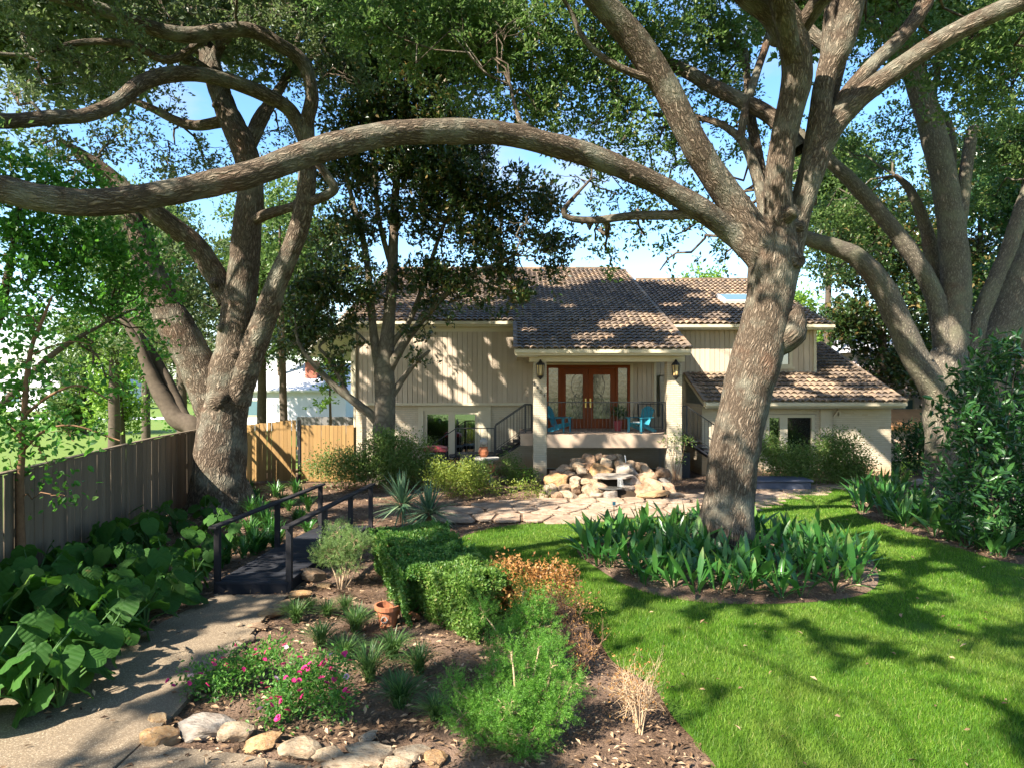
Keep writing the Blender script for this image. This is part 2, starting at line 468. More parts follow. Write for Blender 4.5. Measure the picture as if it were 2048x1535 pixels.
# ------------------------------------------------------------------ materials
class N:
    def __init__(s, name):
        s.m = bpy.data.materials.new(name); s.m.use_nodes = True
        s.t = s.m.node_tree; s.t.nodes.clear()
        s.out = s.t.nodes.new('ShaderNodeOutputMaterial')
    def n(s, typ, **kw):
        x = s.t.nodes.new(typ)
        for k, v in kw.items():
            if k in x.inputs.keys(): s.set(x.inputs[k], v)
            else: setattr(x, k, v)
        return x
    def set(s, inp, v):
        if hasattr(v, 'is_output') or isinstance(v, bpy.types.NodeSocket): s.t.links.new(v, inp)
        else:
            if isinstance(v, tuple) and len(v) == 3 and inp.type == 'RGBA': v = v+(1,)
            inp.default_value = v
    def ramp(s, fac, stops, interp='LINEAR'):
        r = s.t.nodes.new('ShaderNodeValToRGB'); cr_ = r.color_ramp; cr_.interpolation = interp
        while len(cr_.elements) < len(stops): cr_.elements.new(.5)
        for e, (p, c) in zip(cr_.elements, stops):
            e.position = p; e.color = tuple(c)+(1,) if len(c) == 3 else c
        s.t.links.new(fac, r.inputs['Fac']); return r.outputs['Color']
    def noise(s, vec, scale, detail=4, rough=.55, dist=0):
        x = s.n('ShaderNodeTexNoise'); x.inputs['Scale'].default_value = scale
        x.inputs['Detail'].default_value = detail; x.inputs['Roughness'].default_value = rough
        x.inputs['Distortion'].default_value = dist
        if vec is not None: s.t.links.new(vec, x.inputs['Vector'])
        return x.outputs['Fac']
    def mix(s, f, a, b, blend='MIX'):
        x = s.t.nodes.new('ShaderNodeMix'); x.data_type = 'RGBA'; x.blend_type = blend
        s.set(x.inputs['Factor'], f); s.set(x.inputs['A'], a); s.set(x.inputs['B'], b)
        return x.outputs['Result']
    def math(s, op, a, b=0.0):
        x = s.t.nodes.new('ShaderNodeMath'); x.operation = op
        s.set(x.inputs[0], a); s.set(x.inputs[1], b); return x.outputs[0]
    def obj(s): return s.n('ShaderNodeTexCoord').outputs['Object']
    def pos(s): return s.n('ShaderNodeNewGeometry').outputs['Position']
    def island(s): return s.n('ShaderNodeNewGeometry').outputs['Random Per Island']
    def rand(s): return s.n('ShaderNodeObjectInfo').outputs['Random']
    def mapv(s, vec, scale=(1, 1, 1), loc=(0, 0, 0)):
        x = s.n('ShaderNodeMapping'); x.inputs['Scale'].default_value = scale; x.inputs['Location'].default_value = loc
        s.t.links.new(vec, x.inputs['Vector']); return x.outputs['Vector']
    def bump(s, h, strength=.5, dist=.02):
        x = s.n('ShaderNodeBump'); x.inputs['Strength'].default_value = strength; x.inputs['Distance'].default_value = dist
        s.t.links.new(h, x.inputs['Height']); return x.outputs['Normal']
    def bsdf(s, color, rough=.7, spec=.3, normal=None, **kw):
        b = s.t.nodes.new('ShaderNodeBsdfPrincipled')
        s.set(b.inputs['Base Color'], color); s.set(b.inputs['Roughness'], rough)
        s.set(b.inputs['Specular IOR Level'], spec)
        if normal is not None: s.t.links.new(normal, b.inputs['Normal'])
        for k, v in kw.items(): s.set(b.inputs[k], v)
        return b.outputs['BSDF']
    def done(s, shader):
        s.t.links.new(shader, s.out.inputs['Surface']); return s.m

M = {}
def leafmat(name, stops, trans=(.25, .45, .05), tf=.35, rough=.45, spec=.35, obj_rand=False):
    k = N(name)
    r = k.rand() if obj_rand else k.island()
    c = k.ramp(r, stops)
    nzc = k.noise(k.pos(), 1.4 if name == 'grass_blade' else .9, 4)
    c = k.mix(k.math('MULTIPLY', nzc, .55), c, k.mix(.5, c, (.9, .9, .35), 'MULTIPLY'))
    if name == 'grass_blade':
        pt_ = k.noise(k.pos(), .55, 6, .65)
        c = k.mix(k.ramp(pt_, [(.48, (0, 0, 0)), (.72, (.6, .6, .6))]), c, (.23, .25, .055))
        c = k.mix(k.ramp(k.noise(k.mapv(k.pos(), (1, 1, 1), (4, 7, 0)), 1.3, 4), [(.5, (0, 0, 0)), (.7, (.5, .5, .5))]), c, (.035, .11, .012))
    nrm = None
    if name in ('ear_leaf', 'strap_leaf'):
        s_ = k.n('ShaderNodeSeparateXYZ'); k.t.links.new(k.obj(), s_.inputs[0])
        ay = k.math('ABSOLUTE', s_.outputs['Y'])
        if name == 'ear_leaf':
            ph = k.math('FRACT', k.math('MULTIPLY', k.math('SUBTRACT', s_.outputs['X'], k.math('MULTIPLY', ay, .75)), 5.0))
            rib = k.math('ABSOLUTE', k.math('SUBTRACT', ph, .5))
            ln = k.ramp(rib, [(0, (1, 1, 1)), (.07, (0, 0, 0))])
            md = k.ramp(ay, [(0, (1, 1, 1)), (.018, (0, 0, 0))])
            vein = k.mix(1.0, ln, md, 'LIGHTEN')
            hgt = k.math('MULTIPLY', rib, 1.0)
            c = k.mix(k.math('MULTIPLY', k.noise(k.obj(), 4, 4), .5), c, k.mix(.5, c, (.10, .16, .03)))
            c = k.mix(k.math('MULTIPLY', vein, .22), c, (.12, .22, .06))
            c = k.mix(k.ramp(k.noise(k.pos(), 7, 5), [(.66, (0, 0, 0)), (.72, (.7, .7, .7))]), c, (.13, .08, .03))
            nrm = k.bump(hgt, .3, .03)
        else:
            wv = k.math('FRACT', k.math('MULTIPLY', ay, 90.0)); nrm = k.bump(wv, .35, .004)
            c = k.mix(k.ramp(k.math('ADD', s_.outputs['Z'], k.math('MULTIPLY', k.noise(k.pos(), 9, 4), .25)), [(.58, (0, 0, 0)), (.72, (.55, .55, .55))]), c, (.22, .22, .06))
    b = k.bsdf(c, rough, spec, nrm)
    tr = k.n('ShaderNodeBsdfTranslucent')
    k.set(tr.inputs['Color'], k.mix(.5, c, trans, 'MIX'))
    mxs = k.n('ShaderNodeMixShader'); mxs.inputs[0].default_value = tf
    k.t.links.new(b, mxs.inputs[1]); k.t.links.new(tr.outputs[0], mxs.inputs[2])
    M[name] = k.done(mxs.outputs[0])

leafmat('oak_leaf', [(0, (.042, .085, .022)), (.45, (.085, .15, .038)), (.8, (.14, .21, .06)), (.97, (.18, .22, .085)), (1, (.28, .2, .07))], (.20, .36, .08), .42)
leafmat('oak_leaf_grey', [(0, (.05, .08, .032)), (.5, (.09, .125, .055)), (.85, (.135, .17, .085)), (1, (.2, .18, .1))], (.22, .32, .09), .4)
leafmat('magnolia_leaf', [(0, (.018, .042, .012)), (.5, (.032, .068, .017)), (.82, (.055, .09, .022)), (.9, (.12, .085, .03)), (1, (.20, .14, .045))], (.14, .17, .03), .22, .3, .5)
leafmat('bright_leaf', [(0, (.03, .10, .015)), (.5, (.055, .17, .025)), (.9, (.10, .24, .04)), (1, (.16, .28, .06))], (.16, .45, .04), .42)
leafmat('far_leaf', [(0, (.035, .07, .02)), (.5, (.07, .12, .03)), (1, (.13, .19, .05))], (.22, .36, .06))
leafmat('far_bright_leaf', [(0, (.09, .18, .02)), (.5, (.15, .27, .04)), (1, (.24, .36, .07))], (.35, .6, .06))
leafmat('dark_shrub_leaf', [(0, (.012, .045, .012)), (.6, (.022, .075, .018)), (1, (.05, .13, .03))], (.07, .24, .03), .25, .35, .5)
leafmat('shrub_leaf', [(0, (.055, .105, .025)), (.5, (.11, .185, .042)), (.9, (.19, .26, .075)), (1, (.24, .2, .1))], (.26, .42, .06))
leafmat('yellow_leaf', [(0, (.09, .14, .02)), (.5, (.17, .22, .035)), (1, (.30, .33, .06))], (.4, .5, .06))
leafmat('hedge_leaf', [(0, (.035, .10, .02)), (.5, (.075, .175, .03)), (.9, (.14, .25, .045)), (1, (.2, .2, .06))], (.18, .42, .05))
leafmat('hedge_light_leaf', [(0, (.06, .12, .022)), (.5, (.10, .19, .035)), (.9, (.16, .26, .05)), (1, (.25, .24, .08))], (.25, .5, .05))
leafmat('dry_leaf', [(0, (.20, .085, .025)), (.5, (.34, .16, .05)), (1, (.50, .28, .10))], (.5, .25, .06))
leafmat('fern_leaf', [(0, (.05, .14, .02)), (.5, (.10, .25, .03)), (1, (.20, .38, .06))], (.2, .5, .05), .4)
leafmat('sage_leaf', [(0, (.10, .17, .05)), (.5, (.16, .25, .08)), (1, (.26, .34, .13))], (.3, .5, .1), .4)
leafmat('strap_leaf', [(0, (.022, .085, .016)), (.5, (.038, .13, .024)), (.9, (.07, .19, .04)), (1, (.13, .24, .05))], (.14, .42, .04), .3, .35, .45, True)
leafmat('ear_leaf', [(0, (.016, .06, .012)), (.6, (.03, .10, .018)), (.92, (.06, .16, .03)), (1, (.16, .24, .05))], (.16, .42, .03), .34, .62, .15, True)
leafmat('tuft_leaf', [(0, (.03, .075, .02)), (.6, (.06, .13, .035)), (1, (.16, .24, .08))], (.18, .35, .06), .3)
leafmat('yucca_leaf', [(0, (.055, .12, .07)), (.6, (.09, .17, .10)), (1, (.22, .27, .16))], (.18, .3, .12), .2)
leafmat('flower_leaf', [(0, (.04, .13, .02)), (.6, (.08, .21, .035)), (1, (.18, .32, .07))], (.2, .5, .05), .4)
leafmat('grass_blade', [(0, (.045, .12, .008)), (.5, (.085, .19, .012)), (.85, (.14, .26, .022)), (.96, (.24, .32, .06)), (1, (.34, .30, .13))], (.22, .45, .02), .35, .5, .25)

def simple(name, col, rough=.7, spec=.3, var=.15, scale=6, bump=0, bscale=40, metallic=0.0):
    k = N(name); v = k.obj()
    nz_ = k.noise(v, scale, 5)
    c = k.ramp(nz_, [(.25, tuple(x*(1-var) for x in col)), (.75, tuple(min(1, x*(1+var)) for x in col))])
    nrm = k.bump(k.noise(v, bscale, 4), bump, .01) if bump else None
    M[name] = k.done(k.bsdf(c, rough, spec, nrm, Metallic=metallic))

simple('siding_paint', (.38, .315, .23), .75, .2, .07, 3, .15, 60)
simple('trim_paint', (.53, .46, .325), .6, .3, .06, 3, .1, 40)
simple('white_trim', (.62, .59, .52), .6, .3, .05, 3)
simple('porch_ceiling', (.50, .38, .22), .7, .3, .06, 3)
simple('porch_concrete', (.42, .31, .225), .85, .2, .1, 3, .2, 50)
simple('black_iron', (.018, .017, .017), .45, .5, .2, 8)
simple('dark_wood', (.016, .017, .022), .6, .3, .3, 8, .3, 30)
simple('teal_paint', (.02, .20, .28), .5, .4, .08, 5)
simple('grey_slab', (.075, .085, .115), .7, .3, .2, 4, .3, 30)
simple('pink_wall', (.62, .50, .47), .8, .2, .05, 1)
simple('far_white', (.68, .66, .66), .8, .2, .04, .6)
simple('far_grey_roof', (.42, .41, .41), .8, .2, .08, 1)
simple('far_brick', (.33, .12, .08), .85, .2, .2, 3)
simple('orange_roof', (.45, .22, .09), .85, .2, .2, 2)
simple('curtain', (.13, .25, .27), .9, .1, .15, 3)
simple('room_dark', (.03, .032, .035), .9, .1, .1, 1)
simple('terracotta', (.36, .13, .06), .8, .25, .2, 9, .2, 60)
simple('stone_grey', (.32, .29, .25), .85, .2, .2, 7, .4, 40)
simple('maroon_cover', (.30, .05, .06), .5, .4, .15, 6)
simple('black_plastic', (.02, .02, .022), .5, .4, .2, 6)
simple('flower_pink', (.62, .03, .17), .6, .3, .35, 30)
simple('flower_pale', (.66, .42, .52), .6, .3, .2, 30)
simple('stem_green', (.06, .13, .03), .6, .3, .2, 6)
simple('stem_pale', (.42, .38, .28), .8, .2, .2, 12)
simple('twig_brown', (.22, .13, .08), .9, .1, .25, 12)
simple('twig_pale', (.44, .31, .19), .9, .1, .25, 12)
simple('white_pipe', (.7, .7, .68), .4, .4, .03, 5)
simple('brass', (.5, .35, .12), .35, .5, .1, 5, metallic=1.0)
simple('earth', (.05, .034, .022), .95, .1, .3, 5, .5, 30)
simple('grey_fence_wood', (.17, .16, .15), .85, .1, .15, 4)

# fence woods: long grain, one tone per board
def boardmat(name, base, var, grain=.3):
    k = N(name); v = k.mapv(k.obj(), (14, 14, .9))
    g = k.noise(v, 3.0, 6, .65, .6)
    r = k.rand()
    c0 = k.ramp(r, [(0, tuple(x*(1-var) for x in base)), (1, tuple(x*(1+var) for x in base))])
    c = k.mix(k.math('MULTIPLY', g, grain*1.6), c0, (.02, .013, .008))
    st = k.noise(k.mapv(k.pos(), (1.2, 1.2, .35)), 2.0, 4)
    c = k.mix(k.ramp(st, [(.5, (0, 0, 0)), (.75, (.35, .35, .35))]), c, (.06, .05, .045))
    kn = k.n('ShaderNodeTexVoronoi'); kn.inputs['Scale'].default_value = 1.0
    k.t.links.new(k.mapv(k.pos(), (5.0, 5.0, 2.2)), kn.inputs['Vector'])
    c = k.mix(k.ramp(kn.outputs['Distance'], [(.0, (.8, .8, .8)), (.075, (0, 0, 0))]), c, (.035, .018, .01))
    M[name] = k.done(k.bsdf(c, .85, .15, k.bump(g, .3, .01)))
boardmat('fence_grey_board', (.22, .168, .115), .2, .35)
boardmat('fence_tan_board', (.36, .215, .082), .16, .22)
boardmat('deck_board', (.022, .025, .032), .25, .2)
boardmat('rail_wood', (.028, .027, .029), .2, .25)
boardmat('door_wood', (.23, .06, .02), .05, .25)

# house siding boards share paint, slight per-board tone
k = N('siding_board'); v = k.obj()
c = k.ramp(k.rand(), [(0, (.43, .345, .255)), (1, (.49, .40, .30))])
st = k.noise(k.mapv(k.pos(), (6, 6, .5)), 1.5, 4)
c = k.mix(k.ramp(st, [(.5, (0, 0, 0)), (.8, (.25, .25, .25))]), c, (.24, .19, .14))
M['siding_board'] = k.done(k.bsdf(c, .75, .2, k.bump(k.noise(k.mapv(v, (30, 30, 2)), 4), .15, .005)))

# painted brick
k = N('painted_brick')
c = k.ramp(k.island(), [(0, (.48, .405, .29)), (.6, (.50, .425, .308)), (.96, (.52, .445, .328)), (1, (.44, .35, .235))])
st = k.noise(k.pos(), 1.3, 5)
c = k.mix(k.ramp(st, [(.5, (0, 0, 0)), (.75, (.4, .4, .4))]), c, (.36, .28, .19))
sx = k.n('ShaderNodeSeparateXYZ'); k.t.links.new(k.pos(), sx.inputs[0])
low = k.ramp(k.math('ADD', sx.outputs['Z'], k.math('MULTIPLY', st, .9)), [(.45, (.75, .75, .75)), (1.0, (0, 0, 0))])
c = k.mix(low, c, (.40, .22, .09))
M['painted_brick'] = k.done(k.bsdf(c, .8, .2, k.bump(k.noise(k.pos(), 45, 3), .08, .004)))
simple('mortar', (.40, .345, .265), .9, .1, .12, 5)

# roof tile
def tilemat(name, rsock):
    k = N(name)
    r = k.rand() if rsock == 'o' else k.island()
    c = k.ramp(r, [(0, (.10, .076, .058)), (.4, (.155, .115, .082)), (.75, (.225, .16, .105)), (.93, (.31, .205, .125)), (1, (.085, .07, .06))])
    c = k.mix(k.ramp(k.noise(k.pos(), 9, 5), [(.42, (0, 0, 0)), (.75, (.6, .6, .6))]), c, (.34, .24, .155))
    c = k.mix(k.ramp(k.noise(k.pos(), .8, 4), [(.45, (0, 0, 0)), (.7, (.45, .45, .45))]), c, (.075, .06, .055))
    M[name] = k.done(k.bsdf(c, .8, .25, k.bump(k.noise(k.pos(), 35, 3), .3, .008)))
tilemat('roof_tile', 'o'); tilemat('roof_tiling', 'i')

# bark: long interlocked ridges in (round, along) metres
def barkmat(name, dark, mid, light, lichen=.35, rx=22, ry=5.0, bumpd=.035, moss=(.17, .18, .12), lx=.5):
    k = N(name)
    uv = k.n('ShaderNodeTexCoord').outputs['UV']
    wob = k.noise(k.mapv(uv, (3, 2.2, 1)), 2.5, 3)
    add = k.n('ShaderNodeVectorMath'); add.operation = 'MULTIPLY_ADD'
    k.t.links.new(k.n('ShaderNodeCombineXYZ', X=wob, Y=wob).outputs[0], add.inputs[0])
    add.inputs[1].default_value = (.12, .10, 0)
    k.t.links.new(uv, add.inputs[2])
    vo = k.n('ShaderNodeTexVoronoi'); vo.feature = 'DISTANCE_TO_EDGE'; vo.inputs['Scale'].default_value = 1.0
    k.t.links.new(k.mapv(add.outputs[0], (rx, ry, 1)), vo.inputs['Vector'])
    vo2 = k.n('ShaderNodeTexVoronoi'); vo2.feature = 'DISTANCE_TO_EDGE'; vo2.inputs['Scale'].default_value = 1.0
    k.t.links.new(k.mapv(add.outputs[0], (rx*.6, ry*.45, 1), (3.3, 1.7, 0)), vo2.inputs['Vector'])
    ridge = k.math('MINIMUM', k.math('MULTIPLY', vo.outputs['Distance'], 2.6), k.math('MULTIPLY', vo2.outputs['Distance'], 4.0))
    ridge = k.math('MINIMUM', ridge, 1.0)
    fine = k.noise(k.pos(), 55, 4)
    h = k.math('ADD', ridge, k.math('MULTIPLY', fine, .35))
    c = k.ramp(ridge, [(.04, dark), (.34, mid), (.95, light)])
    c = k.mix(k.math('MULTIPLY', fine, .5), c, mid)
    li = k.noise(k.pos(), 1.6, 5, .6)
    c = k.mix(k.ramp(li, [(.48, (0, 0, 0)), (.68, (lichen, lichen, lichen))]), c, moss)
    rd = k.noise(k.pos(), .9, 4)
    c = k.mix(k.ramp(rd, [(.62, (0, 0, 0)), (.76, (.4, .4, .4))]), c, (.20, .09, .05))
    M[name] = k.done(k.bsdf(c, .9, .15, k.bump(h, .9, bumpd)))
barkmat('oak_bark', (.026, .018, .012), (.135, .099, .068), (.29, .232, .172), .5, 26, 4.8, .035, (.25, .25, .19))
barkmat('oak_bark_far', (.05, .042, .034), (.15, .125, .092), (.25, .22, .17), .4, 26, 7, .022, (.20, .20, .12))
barkmat('smooth_bark', (.09, .075, .055), (.15, .125, .092), (.19, .165, .122), .3, 8, 4, .006)
simple('thin_bark', (.085, .066, .048), .9, .1, .25, 10)
simple('reddish_bark', (.16, .09, .05), .9, .1, .3, 10)

# rocks
def rockmat(name, stops):
    k = N(name); v = k.obj()
    c = k.ramp(k.rand(), stops)
    n1 = k.noise(v, 3.5, 7, .62, .4)
    c = k.mix(k.ramp(n1, [(.40, (0, 0, 0)), (.64, (.75, .75, .75))]), c, k.mix(.75, c, (.34, .20, .115), 'MULTIPLY'))
    c = k.mix(k.ramp(k.noise(v, 9, 5), [(.5, (0, 0, 0)), (.75, (.4, .4, .4))]), c, (.42, .36, .28))
    c = k.mix(k.ramp(k.noise(v, 5.5, 6, .7), [(.56, (0, 0, 0)), (.66, (.7, .7, .7))]), c, (.10, .075, .05))
    c = k.mix(k.ramp(k.noise(k.pos(), 2.3, 5), [(.5, (0, 0, 0)), (.7, (.4, .4, .4))]), c, (.09, .075, .06))
    M[name] = k.done(k.bsdf(c, .85, .2, k.bump(k.noise(v, 14, 7, .65), .7, .04)))
rockmat('rock', [(0, (.28, .17, .10)), (.3, (.36, .24, .145)), (.6, (.42, .29, .18)), (.85, (.33, .19, .11)), (1, (.46, .35, .24))])
rockmat('rock_pale', [(0, (.35, .26, .165)), (.5, (.40, .305, .20)), (1, (.33, .265, .19))])
rockmat('rock_gold', [(0, (.42, .245, .105)), (1, (.39, .265, .14))])
rockmat('rock_grey', [(0, (.24, .21, .18)), (1, (.33, .29, .24))])
rockmat('flagstone', [(0, (.34, .245, .17)), (.5, (.42, .315, .225)), (1, (.37, .265, .185))])

# grounds
k = N('mulch'); v = k.pos()
n1 = k.noise(v, 1.1, 6, .6); n2 = k.noise(v, 38, 5, .7)
c = k.ramp(n2, [(.28, (.035, .022, .014)), (.5, (.12, .075, .048)), (.68, (.24, .155, .10)), (.8, (.38, .28, .19))])
c = k.mix(k.ramp(n1, [(.42, (0, 0, 0)), (.66, (.85, .85, .85))]), c, k.mix(n2, (.16, .10, .07), (.40, .275, .195)))
M['mulch'] = k.done(k.bsdf(c, .95, .1, k.bump(n2, .9, .05)))
k = N('aggregate'); v = k.pos()
vo = k.n('ShaderNodeTexVoronoi'); vo.inputs['Scale'].default_value = 95; k.t.links.new(v, vo.inputs['Vector'])
sp = k.n('ShaderNodeSeparateXYZ'); k.t.links.new(vo.outputs['Color'], sp.inputs[0])
c = k.ramp(sp.outputs['X'], [(0, (.145, .108, .07)), (.35, (.195, .143, .092)), (.7, (.26, .195, .125)), (1, (.40, .32, .22))])
c = k.mix(k.ramp(vo.outputs['Distance'], [(.3, (0, 0, 0)), (.7, (.7, .7, .7))]), c, (.13, .10, .07))
c = k.mix(k.ramp(k.noise(v, 1.2, 5), [(.45, (0, 0, 0)), (.72, (.45, .45, .45))]), c, (.15, .115, .08))
M['aggregate'] = k.done(k.bsdf(c, .85, .2, k.bump(vo.outputs['Distance'], -.7, .012)))
k = N('lawn_soil'); v = k.pos()
n1 = k.noise(v, .9, 5); n2 = k.noise(v, 60, 5, .7)
c = k.ramp(n2, [(.3, (.03, .06, .006)), (.55, (.065, .135, .010)), (.8, (.13, .21, .025))])
c = k.mix(k.ramp(n1, [(.45, (0, 0, 0)), (.75, (.35, .35, .35))]), c, (.12, .21, .035))
M['lawn_soil'] = k.done(k.bsdf(c, .9, .15, k.bump(n2, .8, .04)))
k = N('field_grass'); v = k.pos()
n1 = k.noise(v, .12, 5); n2 = k.noise(v, 9, 5, .7)
c = k.ramp(n2, [(.3, (.055, .11, .018)), (.7, (.12, .19, .035))])
c = k.mix(n1, c, (.15, .19, .05))
M['field_grass'] = k.done(k.bsdf(c, .9, .1))
k = N('litter'); c = k.ramp(k.island(), [(0, (.05, .03, .02)), (.4, (.15, .09, .05)), (.75, (.30, .195, .115)), (1, (.46, .33, .21))])
M['litter'] = k.done(k.bsdf(c, .9, .1))

# glass: clear pane, reflective
def glassmat(name, tint, refl=.55, rough=.02, bump=0):
    k = N(name)
    tr = k.n('ShaderNodeBsdfTransparent'); k.set(tr.inputs['Color'], tint)
    gl = k.n('ShaderNodeBsdfGlossy'); gl.inputs['Roughness'].default_value = rough
    k.set(gl.inputs['Color'], (.9, .95, .95))
    if bump: k.t.links.new(k.bump(k.noise(k.pos(), bump, 3), .35, .01), gl.inputs['Normal'])
    else: k.t.links.new(k.bump(k.noise(k.pos(), 2.0, 2), .06, .02), gl.inputs['Normal'])
    fr = k.n('ShaderNodeLayerWeight'); fr.inputs['Blend'].default_value = refl
    m_ = k.n('ShaderNodeMixShader'); k.t.links.new(fr.outputs['Fresnel'], m_.inputs[0])
    k.t.links.new(tr.outputs[0], m_.inputs[1]); k.t.links.new(gl.outputs[0], m_.inputs[2])
    M[name] = k.done(m_.outputs[0])
glassmat('window_glass', (.55, .62, .62), .72)
glassmat('door_glass', (.45, .5, .45), .70, .06, 26)
k = N('etched_glass'); n1 = k.noise(k.pos(), 5, 4, .6, .8)
c = k.ramp(n1, [(.38, (.05, .055, .04)), (.62, (.17, .175, .13))])
M['etched_glass'] = k.done(k.bsdf(c, .09, .9, k.bump(k.noise(k.pos(), 9, 3), .12, .02)))
k = N('water'); M['water'] = k.done(k.bsdf((.09, .085, .075), .06, .6, k.bump(k.noise(k.pos(), 14, 3), .4, .02)))
k = N('skylight_glass'); M['skylight_glass'] = k.done(k.bsdf((.10, .17, .19), .3, .35))
k = N('amber_glass'); M['amber_glass'] = k.done(k.bsdf((.55, .38, .16), .25, .5, None))
k = N('teal_panel'); M['teal_panel'] = k.done(k.bsdf((.12, .32, .38), .4, .4))
# ------------------------------------------------------------------ ground
def sheet(name, poly, z, mat, kind='structure'):
    me = bpy.data.meshes.new(name)
    me.from_pydata([(x, y, z) for x, y in poly], [], [list(range(len(poly)))])
    me.materials.append(mat)
    return tag(link(name, me), kind=kind)

def smooth_poly(pts, n=6):
    p = np.array([list(q)+[0] for q in pts], float)
    p = np.vstack((p[-2:], p, p[:3]))
    out = []
    for i in range(2, len(p)-3+0):
        a, b, c, d = p[i-1], p[i], p[i+1], p[i+2]
        for t in np.linspace(0, 1, n, endpoint=False):
            out.append(.5*((2*b)+(c-a)*t+(2*a-5*b+4*c-d)*t*t+(3*b-a-3*c+d)*t**3))
    return [(float(q[0]), float(q[1])) for q in out]

def inside(poly, x, y):
    poly = np.asarray(poly); n = len(poly); r = np.zeros(len(x), bool)
    j = n-1
    for i in range(n):
        xi, yi = poly[i]; xj, yj = poly[j]
        c = ((yi > y) != (yj > y)) & (x < (xj-xi)*(y-yi)/(yj-yi+1e-12)+xi)
        r ^= c; j = i
    return r

sheet('ground', [(-600, -60), (600, -60), (600, 900), (-600, 900)], -.06, M['field_grass'])

# planting bed soil of the yard, gently uneven
gx, gy = np.meshgrid(np.arange(-9.6, 16.01, .16), np.arange(-2, 27.2, .16))
gz = .035*(fbm(np.stack((gx*.9, gy*.9, gx*0), -1), 3)-.5)*2
gz += .03*(fbm(np.stack((gx*4, gy*4, gx*0+5), -1), 2)-.5)
nyy, nxx = gx.shape
ii = np.arange(nyy-1)[:, None]*nxx+np.arange(nxx-1)[None]
tag(nobj('mulch_bed', np.stack((gx, gy, gz), -1).reshape(-1, 3), np.stack((ii, ii+1, ii+nxx+1, ii+nxx), -1).reshape(-1, 4), M['mulch'], smooth=True), kind='structure')

# lawn outline (photograph edge read on the ground plane)
LZ = .05
def g2(px, py): q = G(px, py, LZ); return (q[0], q[1])
lawn_left = [g2(*q) for q in ((1300, 1034), (1180, 1040), (1080, 1045), (1000, 1052), (940, 1066), (905, 1085), (900, 1105), (985, 1150), (1120, 1200), (1180, 1250), (1225, 1320), (1300, 1365), (1345, 1430), (1400, 1490), (1435, 1535))]
lawn_right = [g2(*q) for q in ((2048, 1128), (1960, 1108), (1880, 1084), (1800, 1058), (1730, 1034), (1702, 1008), (1700, 985), (1660, 974), (1590, 985), (1520, 1002), (1460, 1018), (1390, 1029))]
LAWN = smooth_poly(lawn_left+[(2.0, 4.0), (2.6, 1.0), (14, 1.0), (14.0, 8.5), (11.5, 10.6)]+lawn_right, 6)
sheet('lawn', LAWN, LZ, M['lawn_soil'])

# ring bed round the big oak
RC, RR = np.array((3.98, 12.95)), 2.72
a = np.linspace(0, 2*np.pi, 64, endpoint=False)
wob = 1+.035*np.sin(3*a+1)+.03*np.sin(5*a)
prof = [(1.0, LZ+.004), (.95, LZ+.04), (.75, LZ+.09), (.4, LZ+.12), (.02, LZ+.13)]
V = np.concatenate([np.stack((RC[0]+RR*f*wob*np.cos(a), RC[1]+RR*f*wob*np.sin(a), np.full(64, z)+(.02*(fbm(np.stack((a*6, a*0+f*9, a*0), -1), 2)-.5) if f < .97 else 0)), -1) for f, z in prof])
F = np.concatenate([np.stack((np.arange(64)+r*64, (np.arange(64)+1) % 64+r*64, (np.arange(64)+1) % 64+(r+1)*64, np.arange(64)+(r+1)*64), -1) for r in range(4)])
tag(nobj('ring_bed', V, F, M['mulch'], smooth=True), kind='structure')

# exposed aggregate path, a slab with an edge; two slabs meet at a joint
PATH_L = [(-9.2, 3.0), (-7.6, 5.2)]+[tuple(G(*q, .05)[:2]) for q in ((0, 1400), (120, 1345), (240, 1290), (330, 1240), (400, 1206), (432, 1188))]
PATH_R = [tuple(G(*q, .05)[:2]) for q in ((578, 1188), (545, 1216), (480, 1290), (420, 1345), (345, 1430), (225, 1535))]+[(-3.9, 4.6), (-3.9, 3.0)]
PATH = PATH_L+PATH_R
def slab_poly(name, poly, z0, z1, mat):
    n = len(poly)
    V = [(x, y, z1) for x, y in poly]+[(x, y, z0) for x, y in poly]
    F = [list(range(n))]+[[i, i+n, (i+1) % n+n, (i+1) % n] for i in range(n)]
    me = bpy.data.meshes.new(name); me.from_pydata(V, [], F); me.materials.append(mat)
    return link(name, me)
tag(slab_poly('aggregate_path', PATH, -.05, .055, M['aggregate']), kind='structure')
APRON = [(-3.87, 3.0), (-3.87, 4.6)]+[(q[0]+.03, q[1]) for q in (G(225, 1535, .05), G(300, 1465, .05))]+[tuple(G(*q, .05)[:2]) for q in ((330, 1490), (480, 1505), (640, 1535))]+[(-1.6, 4.6), (-1.6, 3.0)]
tag(slab_poly('aggregate_apron', APRON, -.05, .05, M['aggregate']), kind='structure')

